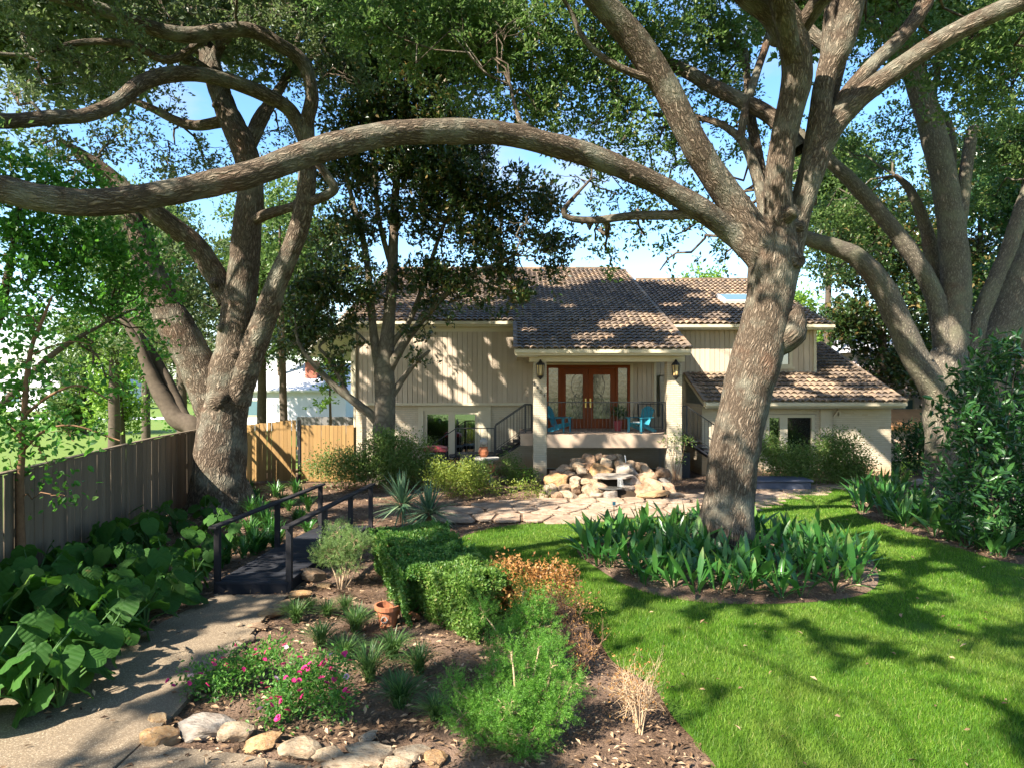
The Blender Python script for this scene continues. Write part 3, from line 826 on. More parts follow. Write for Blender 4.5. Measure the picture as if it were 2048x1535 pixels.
# flagstone walk in front of the house
walk = tag(sheet('walk', smooth_poly([tuple(G(*q)[:2]) for q in ((905, 1040), (960, 1042), (1100, 1042), (1250, 1032), (1400, 1026), (1520, 1002), (1660, 975), (1640, 968), (1520, 982), (1400, 998), (1280, 1002), (1120, 1004), (1000, 1014), (920, 1026))], 5), .042, M['mulch']), kind='structure')
WALKP = np.array([v.co[:2] for v in walk.data.vertices])
def clip_half(poly, m, n):
    """keep the side of the line through m with normal n where (p-m).n < 0"""
    out = []
    for i in range(len(poly)):
        p, q = poly[i], poly[(i+1) % len(poly)]
        dp, dq = (p-m)@n, (q-m)@n
        if dp <= 0: out.append(p)
        if dp*dq < 0: out.append(p+(q-p)*dp/(dp-dq))
    return out
cand = []
tries = 0
while len(cand) < 60 and tries < 6000:
    tries += 1
    q = np.array((rng.uniform(-2.4, 10.3), rng.uniform(15.6, 23.2)))
    if inside(WALKP, q[:1], q[1:])[0] and all(np.hypot(*(q-c_)) > .56 for c_ in cand): cand.append(q)
for i, c_ in enumerate(cand):
    poly = [c_+np.array(v)*.75 for v in ((-1, -.8), (1, -.8), (1, .8), (-1, .8))]
    for j, d_ in enumerate(cand):
        if i != j and np.hypot(*(c_-d_)) < 2.2:
            n_ = (d_-c_)/np.hypot(*(d_-c_)); poly = clip_half(poly, (c_+d_)/2-n_*.022, n_)
            if len(poly) < 3: break
    if len(poly) < 3: continue
    cc_ = np.mean(poly, 0)
    pts_ = []
    for k_ in range(len(poly)):        # worn corners: two points per corner, uneven
        p, pv, nx = poly[k_], poly[k_-1], poly[(k_+1) % len(poly)]
        pts_ += [p+(pv-p)*rng.uniform(.10, .22), p+(nx-p)*rng.uniform(.10, .22)]
    pts_ = [cc_+(p-cc_)*rng.uniform(.93, 1.0) for p in pts_]
    z0, z1 = .03, .075+rng.uniform(-.008, .012)
    n_ = len(pts_)
    m = MB()
    V = [(p[0], p[1], z0) for p in pts_]+[(p[0], p[1], z1-.015) for p in pts_]+[(p[0]*.96+cc_[0]*.04, p[1]*.96+cc_[1]*.04, z1+rng.uniform(-.004, .004)) for p in pts_]
    F = [list(range(2*n_, 3*n_))]
    for r in (0, 1): F += [[i_+r*n_, (i_+1) % n_+r*n_, (i_+1) % n_+(r+1)*n_, i_+(r+1)*n_] for i_ in range(n_)]
    m.add(V, F); m.build('flagstone', M['flagstone'], walk)

# litter: chips, dry leaves on the beds
def scatter_xy(n, x0, x1, y0, y1, pw=1.0):
    y = y0+(y1-y0)*rng.random(n)**pw
    return rng.uniform(x0, x1, n), y
bx_, by_ = scatter_xy(42000, -9, 10, 5.0, 24, 1.7)
ok = ~inside(LAWN, bx_, by_) & ~(inside(PATH, bx_, by_) & (rng.random(len(bx_)) > .05)) & (np.abs(bx_) < by_*.8+1)
inr = ((bx_-RC[0])**2+(by_-RC[1])**2) < (RR*.97)**2
ok |= inr
onl = inside(LAWN, bx_, by_) & ~inr & (rng.random(len(bx_)) < .014) & (np.abs(bx_) < by_*.8+1)
ok |= onl
bx_, by_, inr, onl = bx_[ok], by_[ok], inr[ok], onl[ok]
bz = np.where(inr, LZ+.10-.05*(np.hypot(bx_-RC[0], by_-RC[1])/RR)**4, .03)
bz = np.where(inside(PATH, bx_, by_), .062, bz)
bz = np.where(onl, .085, bz)
bz = bz+rng.uniform(0, .02, len(bx_))
d = rdir(len(bx_), 0); d[:, 2] *= .25
nr = rdir(len(bx_), 1.6)
V, F = leaf_arrays(np.stack((bx_, by_, bz), -1), d, nr, rng.uniform(.03, .10, len(bx_)), .42, 0, .25)
tag(nobj('leaf_litter', V, F, M['litter']), kind='stuff')

# grass: single blades, thinner with distance
def grass_pts(n, y0, y1):
    x = rng.uniform(-2.5, 13.5, n); y = rng.uniform(y0, y1, n)
    k_ = inside(LAWN, x+.22*(fbm(np.stack((x*4, y*4, x*0), -1), 2)-.5), y+.22*(fbm(np.stack((x*4, y*4, x*0+8), -1), 2)-.5)) & (((x-RC[0])/1)**2+(y-RC[1])**2 > (RR*(.98+.06*fbm(np.stack((x*3, y*3, x*0+2), -1), 2)))**2) & (np.abs(x) < y*.80+.6)
    k_ &= fbm(np.stack((x*1.3, y*1.3, x*0), -1), 3) > .22+.16*rng.random(n)
    return x[k_], y[k_]
GX, GY, GL, GW = [], [], [], []
for (y0, y1, dens, L, w) in ((4.5, 7.5, 5200, .055, .0065), (7.5, 10, 3600, .055, .0075), (10, 14, 1900, .055, .010), (14, 22, 800, .055, .015)):
    x, y = grass_pts(int(16*(y1-y0)*dens), y0, y1)
    GX.append(x); GY.append(y); GL.append(np.full(len(x), L)); GW.append(np.full(len(x), w))
x = np.concatenate(GX); y = np.concatenate(GY); L = np.concatenate(GL)*rng.uniform(.6, 1.35, len(x)); w = np.concatenate(GW)
L *= .75+.5*fbm(np.stack((x*2.2, y*2.2, x*0+3), -1), 2)
n = len(x); a = rng.uniform(0, 2*np.pi, n); b = rng.uniform(0, 2*np.pi, n)
lean = rng.uniform(.15, .85, n)
sx_, sy_ = np.cos(a)*w/2, np.sin(a)*w/2
tip = np.stack((x+np.cos(b)*L*lean, y+np.sin(b)*L*lean, LZ+L*np.sqrt(1-lean**2*.8)), -1)
V = np.stack((np.stack((x-sx_, y-sy_, np.full(n, LZ-.004)), -1), np.stack((x+sx_, y+sy_, np.full(n, LZ-.004)), -1), tip), 1).reshape(-1, 3)
tag(nobj('lawn_grass', V, np.arange(n*3).reshape(-1, 3), M['grass_blade']), kind='stuff')
print('grass blades', n)
# ------------------------------------------------------------------ house
house = root('brick_house', (0, 27, 0), 'split level house of painted brick and vertical siding under a brown tiled roof', 'house')
EY, EZ, SL = 23.3, 4.55, .36             # porch eave edge and roof slope
def rz(y): return EZ+SL*(y-EY)           # main roof plane
L_EY = 26.9                               # left eave
RIDGE = 37.5
XL, XP, XR = -6.9, .12, 6.10              # main roof left end, porch left edge, right rake
R2Y, R2Z = 26.9, 5.72                     # upper right roof eave
def rz2(y): return R2Z+SL*(y-R2Y)
R2RIDGE = 35.2
R3Y, R3Z, S3 = 24.5, 2.72, .37            # lower right roof
def rz3(y): return R3Z+S3*(y-R3Y)
X3L, X3R = 6.95, 14.15

roof = MB()
T = .14
roof.slab([(XP, EY, rz(EY)-.03), (XR, EY, rz(EY)-.03), (XR, L_EY, rz(L_EY)-.03), (XP, L_EY, rz(L_EY)-.03)], T)
roof.slab([(XL, L_EY, rz(L_EY)-.03), (XR, L_EY, rz(L_EY)-.03), (XR, RIDGE, rz(RIDGE)-.03), (XL, RIDGE, rz(RIDGE)-.03)], T)
roof.slab([(XL, RIDGE, rz(RIDGE)-.03), (XR, RIDGE, rz(RIDGE)-.03), (XR, RIDGE+9, rz(RIDGE)-3.3), (XL, RIDGE+9, rz(RIDGE)-3.3)], T)
roof.slab([(XR-.3, R2Y, rz2(R2Y)-.03), (12.7, R2Y, rz2(R2Y)-.03), (12.7, R2RIDGE, rz2(R2RIDGE)-.03), (XR-.3, R2RIDGE, rz2(R2RIDGE)-.03)], T)
roof.slab([(XR-.3, R2RIDGE, rz2(R2RIDGE)-.03), (12.7, R2RIDGE, rz2(R2RIDGE)-.03), (12.7, R2RIDGE+8, rz2(R2RIDGE)-3), (XR-.3, R2RIDGE+8, rz2(R2RIDGE)-3)], T)
roof.slab([(X3L, R3Y, rz3(R3Y)-.03), (X3R, R3Y, rz3(R3Y)-.03), (X3R, 27.45, rz3(27.45)-.03), (X3L, 27.45, rz3(27.45)-.03)], T)
roof.slab([(12.2, 27.45, rz3(27.45)-.03), (X3R, 27.45, rz3(27.45)-.03), (X3R, 31.3, rz3(31.3)-.03), (12.2, 31.3, rz3(31.3)-.03)], T)
roof.slab([(12.2, 31.3, rz3(31.3)-.03), (X3R, 31.3, rz3(31.3)-.03), (X3R, 38, rz3(31.3)-2.4), (12.2, 38, rz3(31.3)-2.4)], T)
roof_o = roof.build('roof', M['trim_paint'], house)

# tiles: an arched piece with a raised front lip
def tile_mesh(w, l, s):
    """a barrel piece: arched shell with an open front end over the deck"""
    k_ = 4
    sl = 1/math.sqrt(1+s*s); dy, dz = l*1.12*sl, l*1.12*s*sl
    V, F = [], []
    for (yy, zz, lift, up) in ((0, 0, .012, .050), (0, 0, .030, .060), (dy, dz, -.012, .034)):
        for i in range(k_+1):
            t = i/k_
            V.append(((t-.5)*w*.99, yy-.02*(lift > .02), zz+lift*(.35+.65*math.sin(math.pi*t))+up*math.sin(math.pi*t)**.8))
    for r in range(2):
        for i in range(k_):
            b = r*(k_+1)+i; F.append((b, b+1, b+k_+2, b+k_+1))
    return np.array(V), np.array(F)
TW, TE = .24, .40
def tile_field(x0, x1, y0, y1, zf, s, cut=None):
    out = []
    st = TE/math.sqrt(1+s*s); ny = int((y1-y0)/st)+1; nx = int((x1-x0)/TW)
    w = (x1-x0)/nx
    for j in range(ny):
        y = y0-.03+j*st
        if y > y1-.1: break
        for i in range(nx):
            x = x0+(i+.5)*w
            if cut and cut(x, y): continue
            out.append((x, y, zf(y), w))
    return out
F_ = {}
porch_t = tile_field(XP, XR, EY, L_EY, rz, SL)
main_t = tile_field(XL, XR, L_EY, RIDGE, rz, SL)
r2_t = tile_field(XR-.2, 12.7, R2Y, R2RIDGE, rz2, SL)
r3_t = tile_field(X3L, X3R, R3Y, 31.3, rz3, S3, lambda x, y: y > 27.2 and x < 12.3)
TVp, TFp = tile_mesh((XR-XP)/int((XR-XP)/TW), TE, SL)
t_me = npmesh('roof_tile', TVp, TFp, M['roof_tile'], smooth=False)
n_big = 0
rest = []
r3s = [t for t in r3_t if t[1] < 25.2]
ploc = wloc(roof_o)
for t in porch_t[:225]+r3s[:66]:
    o = link('roof_tile', t_me, roof_o)
    o.location = (t[0]-ploc[0], t[1]-ploc[1]+rng.uniform(-.012, .012), t[2]-ploc[2]+rng.uniform(0, .008))
    o.rotation_euler = (rng.normal(0, .012), rng.normal(0, .015), rng.normal(0, .012))
    n_big += 1
rest = porch_t[225:]+main_t+r2_t+[t for t in r3_t if t not in r3s[:66]]
Vs = np.concatenate([TVp+np.array((t[0], t[1]+rng.uniform(-.012, .012), t[2]+rng.uniform(0, .01))) for t in rest])
Fs = np.concatenate([TFp+i*len(TVp) for i in range(len(rest))])
tag(nobj('roof_tiling', Vs, Fs, M['roof_tiling'], roof_o), kind='stuff')
# ridge and rake caps
m = MB()
for i in range(int((XR-XL)/.4)): m.bar((XL+i*.4, RIDGE, rz(RIDGE)+.05+.006*(i % 2)), (XL+i*.4+.41, RIDGE, rz(RIDGE)+.045+.006*(i % 2)), .22, .09)
m.build('ridge_cap', M['roof_tiling'], roof_o); m = MB()
for i in range(16): m.bar((XR+.3+i*.4, R2RIDGE, rz2(R2RIDGE)+.05+.006*(i % 2)), (XR+.3+i*.4+.41, R2RIDGE, rz2(R2RIDGE)+.045), .22, .09)
m.build('ridge_cap', M['roof_tiling'], roof_o)
for (x, y0, y1, zf) in ((XR, EY, RIDGE, rz), (XP, EY, L_EY-.1, rz), (X3R, R3Y, 31.3, rz3), (X3L, R3Y, 27.4, rz3)):
    m = MB(); nseg = int((y1-y0)/.4)
    for i in range(nseg):
        ya = y0+i*.4; m.bar((x, ya, zf(ya)+.035), (x, ya+.42, zf(ya+.42)+.02), .16, .07)
    m.build('rake_cap', M['roof_tiling'], roof_o)
# fascias and gutters
def fascia(x0, x1, y, z, h=.2):
    m = MB(); m.box(x0, x1, y+.02, y+.06, z-h-.03, z-.03); m.box(x0-.01, x1+.01, y-.08, y+.018, z-.15, z-.045)
    m.build('fascia', M['trim_paint'], roof_o)
fascia(XP, XR, EY, EZ); fascia(XL, XP-.01, L_EY, rz(L_EY)); fascia(XR+.05, 12.7, R2Y, R2Z); fascia(X3L, X3R, R3Y, R3Z)
for (x, y0, y1, zf) in ((XR+.012, EY, RIDGE, rz), (XP-.03, EY, L_EY, rz), (X3R+.01, R3Y, 31.3, rz3), (X3L-.03, R3Y, 27.4, rz3)):
    m = MB(); m.slab([(x, y0, zf(y0)-.0), (x+.03, y0, zf(y0)-.0), (x+.03, y1, zf(y1)-.0), (x, y1, zf(y1)-.0)], .19)
    m.build('barge_board', M['trim_paint'], roof_o)
# left roof wing sloping down past the gable
m = MB(); m.slab([(-8.25, 26.7, 4.55), (-6.6, 26.7, 5.92), (-6.6, 36, 5.92), (-8.25, 36, 4.55)], .10)
m.bar((-8.3, 26.66, 4.42), (-6.5, 26.66, 5.92), .05, .26, (0, 1, 0))
m.build('eave_wing', M['white_trim'], roof_o)
# skylight
sy = 29.9
m = MB(); m.slab([(9.35, sy, rz2(sy)+.20), (10.75, sy, rz2(sy)+.20), (10.75, sy+1.25, rz2(sy+1.25)+.20), (9.35, sy+1.25, rz2(sy+1.25)+.20)], .22)
sk = m.build('skylight', M['white_trim'], roof_o)
m = MB(); m.slab([(9.45, sy+.1, rz2(sy+.1)+.215), (10.65, sy+.1, rz2(sy+.1)+.215), (10.65, sy+1.15, rz2(sy+1.15)+.215), (9.45, sy+1.15, rz2(sy+1.15)+.215)], .02)
m.build('skylight_pane', M['skylight_glass'], roof_o)

# walls ------------------------------------------------------------------
WY = 27.2
def siding(name, x0, x1, y, z0, z1, holes=()):
    core = MB()
    segs = [(x0, x1, z0, z1)]
    for (a0, a1, c0, c1) in holes:
        new = []
        for (s0, s1, t0, t1) in segs:
            if a1 <= s0 or a0 >= s1: new.append((s0, s1, t0, t1)); continue
            if s0 < a0: new.append((s0, a0, t0, t1))
            if a1 < s1: new.append((a1, s1, t0, t1))
            if c1 < t1: new.append((max(s0, a0), min(s1, a1), c1, t1))
            if t0 < c0: new.append((max(s0, a0), min(s1, a1), t0, c0))
        segs = new
    for (s0, s1, t0, t1) in segs: core.box(s0, s1, y+.045, y+.2, t0, t1)
    w = core.build(name, M['siding_paint'], house)
    for (s0, s1, t0, t1) in segs:
        n = max(1, round((s1-s0)/.2)); bw = (s1-s0)/n
        for i in range(n):
            m = MB(); dy = rng.uniform(-.004, .004)
            m.box(s0+i*bw+.008, s0+(i+1)*bw-.008, y+dy, y+.043, t0, t1)
            m.build('board', M['siding_board'], w)
    return w
siding('siding_wall', -6.35, .80, WY, 2.60, rz(WY)-.17)
siding('siding_wall', .80, 5.75, WY+.003, 2.15, rz(WY)-.17, [(1.24, 4.82, 1.0, 4.16)])
siding('siding_wall', 5.78, 12.2, 27.45, 3.70, rz2(27.45)-.17, [(10.35, 11.3, 4.0, 5.35)])
m = MB()
for nm, bx in (('corner_trim', (-6.42, -6.32, WY-.03, WY+.02, 2.58, 5.75)), ('band_board', (-6.4, .8, WY-.02, WY+.2, 2.50, 2.60)), ('frieze_board', (-6.3, .72, WY-.025, WY-.006, 5.42, 5.62)),
               ('corner_trim', (12.12, 12.24, 27.40, 27.445, 3.78, 5.6)), ('band_board', (4.86, 5.75, WY-.06, WY+.1, 2.03, 2.14)), ('corner_trim', (5.65, 5.75, WY-.05, WY-.004, 2.15, 5.6))):
    m = MB(); m.box(*bx); m.build(nm, M['trim_paint'], house)

def brick_face(V, F, n0, ax, c, x0, x1, z0, z1, holes=(), out=-1, bl=.21, bh=.078, depth=.010):
    """courses of bricks on a face. ax 'x' = face spans x at y=c; 'y' = face spans y at x=c"""
    rows = int((z1-z0)/bh)
    for j in range(rows):
        za, zb = z0+j*bh+.007, z0+(j+1)*bh-.006
        x = x0-(bl/2 if j % 2 else 0)
        while x < x1-.01:
            a_, b_ = max(x+.003, x0), min(x+bl-.003, x1)
            x += bl
            if b_-a_ < .02: continue
            zc = (za+zb)/2; xc = (a_+b_)/2
            if any(h0-.05 < xc < h1+.05 and h2 < zc < h3 for h0, h1, h2, h3 in holes): continue
            p = c+out*(depth+rng.uniform(-.004, .004))
            if ax == 'x': v = [(a_, p, za), (b_, p, za), (b_, p, zb), (a_, p, zb), (a_, c, za), (b_, c, za), (b_, c, zb), (a_, c, zb)]
            else: v = [(p, a_, za), (p, b_, za), (p, b_, zb), (p, a_, zb), (c, a_, za), (c, b_, za), (c, b_, zb), (c, a_, zb)]
            V += v
            F += [[n0+q for q in f] for f in ((0, 1, 2, 3), (3, 2, 6, 7), (0, 4, 5, 1), (1, 5, 6, 2), (0, 3, 7, 4))]
            n0 += 8
    return n0
def brick_wall(name, core, faces):
    w = core.build(name, M['mortar'], house)
    V, F, n0 = [], [], 0
    for f in faces: n0 = brick_face(V, F, n0, *f[0], **f[1])
    tag(nobj('brickwork', V, np.array(F), M['painted_brick'], w), kind='stuff')
    return w
# lower left
LH = (-3.55, -1.35, -.1, 2.28)
c = MB(); c.box(-6.3, LH[0], 27.42, 27.6, -.1, 2.5); c.box(LH[1], .8, 27.42, 27.6, -.1, 2.5); c.box(LH[0], LH[1], 27.42, 27.6, LH[3], 2.5)
c.box(-6.3, -6.1, 27.6, 36, -.1, 5.6); c.box(-6.3, 14, 36, 36.2, -.1, 5.4)
brick_wall('brick_wall', c, [(('x', 27.42, -6.3, .8, 0, 2.5), dict(holes=[LH]))])
# undercroft
c = MB(); c.box(.82, 5.95, 27.42, 27.6, -.1, 2.05)
brick_wall('brick_wall', c, [(('x', 27.42, .82, 5.9, 0, 1.3), {})])
# lower right wing
RH = (9.35, 11.15, .25, 2.24)
c = MB(); c.box(7.0, RH[0], 25.1, 25.3, -.1, 2.56); c.box(RH[1], 13.95, 25.1, 25.3, -.1, 2.56); c.box(RH[0], RH[1], 25.1, 25.3, RH[3], 2.56); c.box(RH[0], RH[1], 25.1, 25.3, -.1, RH[2])
c.box(7.0, 7.2, 25.3, 27.6, -.1, 2.6); c.box(13.75, 13.95, 25.3, 36, -.1, 2.6)
c.prism([(5.95, -.1), (7.0, -.1), (7.0, 3.65), (5.95, 3.65)], 27.42, 27.6)
brick_wall('brick_wall', c, [(('x', 25.1, 7.0, 13.95, 0, 2.42), dict(holes=[RH])), (('y', 7.0, 25.1, 27.4, 0, 2.5), {}), (('x', 27.42, 6.0, 6.98, 0, 3.5), {})])
m = MB(); m.box(11.32, 11.72, 25.0, 25.075, 0, 2.42); m.box(12.0, 12.06, 25.0, 25.07, 2.2, 2.55); m.bar((12.03, 24.98, 2.5), (11.8, 25.02, 2.15), .06, .06)
m.build('pilaster', M['painted_brick'], house)
for bx in ((7.0, 14.0, 24.52, 25.07, 2.475, 2.515), (XP+.05, .9, 23.4, 27.1, 4.28, 4.31), (XL+.6, .2, 26.98, 27.15, 5.60, 5.64), (5.9, 12.6, 26.98, 27.4, 5.5, 5.53)):
    m = MB(); m.box(*bx); m.build('soffit', M['trim_paint'], house)
# columns
for x0, x1 in ((.76, 1.21), (5.46, 5.96)):
    c = MB(); c.box(x0, x1, 23.95, 24.4, -.1, 4.12)
    col = c.build('column', M['mortar'], house)
    V, F, n0 = [], [], 0
    n0 = brick_face(V, F, n0, 'x', 23.95, x0, x1, 0, 4.1); n0 = brick_face(V, F, n0, 'y', x0, 23.95, 24.4, 0, 4.1); n0 = brick_face(V, F, n0, 'y', x1, 23.95, 24.4, 0, 4.1, out=1)
    tag(nobj('brickwork', V, np.array(F), M['painted_brick'], col), kind='stuff')
# porch beam, ceiling, slab
m = MB(); m.box(.60, 6.05, 23.88, 24.42, 4.12, 4.30); m.box(.60, 6.05, 23.84, 23.875, 4.20, 4.33)
m.build('porch_beam', M['trim_paint'], house)
m = MB(); m.box(.62, 6.0, 24.43, 27.15, 4.27, 4.30); m.build('porch_ceiling', M['porch_ceiling'], house)
m = MB(); m.box(.3, 6.05, 24.42, 27.15, 1.15, 1.57); m.box(1.22, 5.45, 23.97, 24.419, 1.15, 1.57); m.box(1.23, 5.44, 23.93, 23.966, 1.12, 1.59)
m.build('porch_floor', M['porch_concrete'], house)
# entrance
DZ = 1.572
dfr = MB()
for a, b in ((1.36, 1.46), (1.84, 1.94), (4.12, 4.22), (4.60, 4.70)): dfr.box(a, b, WY-.08, WY+.12, DZ, 3.98)
dfr.box(1.36, 4.70, WY-.082, WY+.12, 3.98, 4.10); dfr.box(1.46, 1.84, WY-.04, WY+.08, DZ, 1.95); dfr.box(4.22, 4.60, WY-.04, WY+.08, DZ, 1.95)
entry = dfr.build('door_frame', M['door_wood'], house)
m = MB(); m.box(1.24, 1.355, WY-.06, WY+.1, DZ, 4.16); m.box(4.705, 4.82, WY-.06, WY+.1, DZ, 4.16); m.box(1.356, 4.704, WY-.058, WY+.1, 4.102, 4.17)
m.build('entry_surround', M['trim_paint'], house)
for a, b in ((1.46, 1.84), (4.22, 4.60)):
    m = MB(); m.box(a, b, WY+.01, WY+.02, 1.95, 3.98); m.build('sidelight', M['etched_glass'], house)
for a, b, hx in ((1.945, 3.025, 2.93), (3.035, 4.115, 3.12)):
    m = MB(); y0, y1 = WY-.045, WY+.02
    m.box(a, a+.20, y0, y1, DZ+.02, 3.97); m.box(b-.20, b, y0, y1, DZ+.02, 3.97); m.box(a+.2, b-.2, y0+.002, y1, 3.72, 3.97); m.box(a+.2, b-.2, y0+.002, y1, DZ+.02, 1.98)
    m.box(a+.26, b-.26, y0-.012, y0+.001, DZ+.10, 1.90)
    d = m.build('door', M['door_wood'], house)
    m = MB(); m.box(a+.2, b-.2, WY-.012, WY-.002, 1.98, 3.72); m.build('door_pane', M['etched_glass'], d)
    m = MB()   # curved cames in the leaded glass
    cx = (a+b)/2; sgn = 1 if hx > cx else -1
    for rr_, zc in ((.27, 2.55), (.17, 2.72), (.30, 3.3)):
        pts = [(cx+sgn*.18-sgn*rr_*math.cos(t), WY-.02, zc+rr_*1.6*math.sin(t)) for t in np.linspace(-1.2, 1.2, 9)]
        for p, q in zip(pts, pts[1:]): m.bar(p, q, .016, .02, (0, 1, 0))
    m.build('leading', M['black_iron'], d)
    m = MB(); m.box(hx-.03, hx+.03, WY-.075, WY-.046, 2.42, 2.78); m.bar((hx, WY-.10, 2.45), (hx, WY-.10, 2.62), .03, .03); m.build('handle', M['brass'], d)

# windows ------------------------------------------------------------------
def window(name, x0, x1, y, z0, z1, mull=(), bars=(), curtain=False, fw=.09, mat='trim_paint', sill=True):
    f = MB()
    f.box(x0, x0+fw, y-.03, y+.12, z0, z1); f.box(x1-fw, x1, y-.03, y+.12, z0, z1)
    f.box(x0+fw, x1-fw, y-.028, y+.12, z1-fw, z1); f.box(x0+fw, x1-fw, y-.028, y+.12, z0, z0+fw)
    if sill: f.box(x0-.06, x1+.06, y-.09, y-.031, z0-.06, z0+.02)
    for mm in mull: f.box(mm[0], mm[1], y-.026, y+.11, z0+fw, z1-fw)
    for bz_ in bars: f.box(x0+fw, x1-fw, y-.01, y+.03, bz_-.02, bz_+.02)
    w = f.build(name, M[mat], house)
    xs = [x0+fw]+[v for mm in mull for v in mm]+[x1-fw]
    for i in range(0, len(xs), 2):
        p = MB(); p.box(xs[i], xs[i+1], y+.04, y+.052, z0+fw, z1-fw); p.build('pane', M['window_glass'], w)
        if curtain:
            V, F = [], []; n = 48
            for j in range(n+1):
                xx = xs[i]+(xs[i+1]-xs[i])*j/n
                yy = y+.22+.03*math.sin(j*1.35)+.012*math.sin(j*.6)
                V += [(xx, yy, z0+fw), (xx, yy, z1-fw)]
            F = [(2*j, 2*j+2, 2*j+3, 2*j+1) for j in range(n)]
            nobj('curtain', V, np.array(F), M['curtain'], w, smooth=True)
    return w
window('window', 9.36, 11.14, 25.12, .26, 2.23, [(9.86, 10.14)], [], True, .11)
window('window', 10.36, 11.29, 27.46, 4.01, 5.34, (), (), False, .13, 'trim_paint')
window('patio_door', LH[0]+.01, LH[1]-.01, 27.44, .02, LH[3]-.01, [(-2.56, -2.30)], (), False, .13, sill=False)
m = MB(); m.box(LH[0]-.22, LH[0], 27.36, 27.4, 0, 2.45); m.box(LH[1], LH[1]+.5, 27.36, 27.4, 0, 2.5); m.box(LH[0], LH[1], 27.37, 27.4, 2.28, 2.47)
m.build('window_surround', M['trim_paint'], house)
# dark rooms behind the glass
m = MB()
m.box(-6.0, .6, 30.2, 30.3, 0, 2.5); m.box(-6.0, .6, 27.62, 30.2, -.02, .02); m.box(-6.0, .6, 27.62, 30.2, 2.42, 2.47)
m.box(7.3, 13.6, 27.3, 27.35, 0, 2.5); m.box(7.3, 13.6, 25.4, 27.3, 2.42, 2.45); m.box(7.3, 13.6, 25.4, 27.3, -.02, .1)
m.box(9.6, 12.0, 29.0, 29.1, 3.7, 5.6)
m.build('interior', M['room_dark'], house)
m = MB(); m.box(-2.85, -2.05, 28.6, 29.2, .7, .75); m.box(-2.8, -2.74, 28.6, 28.66, .02, .7); m.box(-2.15, -2.09, 28.6, 28.66, .02, .7); m.box(-3.25, -2.9, 28.5, 28.56, .45, 1.2); m.box(-3.25, -2.9, 28.5, 28.9, .42, .46)
m.build('interior_table', M['white_trim'], house)

m = MB(); m.box(-6.30, -6.22, WY-.12, WY-.032, .1, 5.6); m.bar((-6.26, WY-.08, .1), (-6.26, WY-.3, .02), .08, .07); m.build('downspout', M['trim_paint'], house)
# lanterns -------------------------------------------------------------
for cx in (.99, 5.72):
    m = MB(); y = 23.80; z = 3.58
    m.box(cx-.05, cx+.05, 23.88, 23.925, z+.05, z+.45)
    m.bar((cx, 23.9, z+.36), (cx, y, z+.50), .03, .03)
    m.lathe((cx, y, z), [(.02, .62), (.05, .56), (.15, .46), (.16, .43), (.14, .43)], 8)
    m.lathe((cx, y, z), [(.02, -.08), (.05, -.04), (.11, .02), (.12, .05), (.10, .05)], 8)
    for k_ in range(6):
        a_ = k_*math.pi/3; m.bar((cx+.11*math.cos(a_), y+.11*math.sin(a_), z+.04), (cx+.145*math.cos(a_), y+.145*math.sin(a_), z+.44), .018, .018)
    lan = m.build('lantern', M['black_iron'], house)
    m = MB(); m.lathe((cx, y, z), [(.09, .055), (.10, .10), (.125, .42)], 12); m.build('lantern_glass', M['amber_glass'], lan, smooth=True)
# numerals down the left column
for i, ch in enumerate('8421'):
    cu = bpy.data.curves.new('house_number', 'FONT'); cu.body = ch; cu.size = .17; cu.extrude = .012; cu.align_x = 'CENTER'; cu.align_y = 'CENTER'
    cu.materials.append(M['black_iron'])
    tmp = bpy.data.objects.new('tmp', cu); COL.objects.link(tmp)
    bpy.context.view_layer.update()
    me = bpy.data.meshes.new_from_object(tmp.evaluated_get(bpy.context.evaluated_depsgraph_get()))
    bpy.data.objects.remove(tmp)
    o = link('house_number', me, house)
    p = P(1067+i*7.3, 766+i*8.0, 23.9)-wloc(house)
    o.location = (p[0], 23.912-27, p[2]); o.rotation_euler = (R(90), 0, 0)

# railings ---------------------------------------------------------------
def railing(pts, h=.95, gap=.12, posts=True, bot=.09, bw=.014):
    """pts: floor line points"""
    m = MB(); bal = []
    for a_, b_ in zip(pts, pts[1:]):
        a_, b_ = np.array(a_, float), np.array(b_, float)
        up = np.array((0, 0, 1.0))
        m.bar(a_+up*h, b_+up*h, .045, .035); m.bar(a_+up*bot, b_+up*bot, .025, .02)
        n = max(2, int(np.linalg.norm((b_-a_)[:2])/gap))
        for i in range(1, n): bal.append(a_+(b_-a_)*i/n)
    if posts:
        for q in pts: m.bar(np.array(q), np.array(q)+np.array((0, 0, h)), .05, .05, (0, 1, 0))
    r_ = m.build('railing', M['black_iron'], house)
    bm_ = MB(); bm_.box(-bw/2, bw/2, -bw/2, bw/2, bot, h)
    me = None
    for q in bal:
        if me is None: o = bm_.build('baluster', M['black_iron']); o.parent = r_; me = o.data
        else: o = link('baluster', me, r_)
        q = q-wloc(r_)
        o.location = q
railing([(1.24, 24.12, 1.59), (5.43, 24.12, 1.59)], 1.12, .13, True, .07, .010)
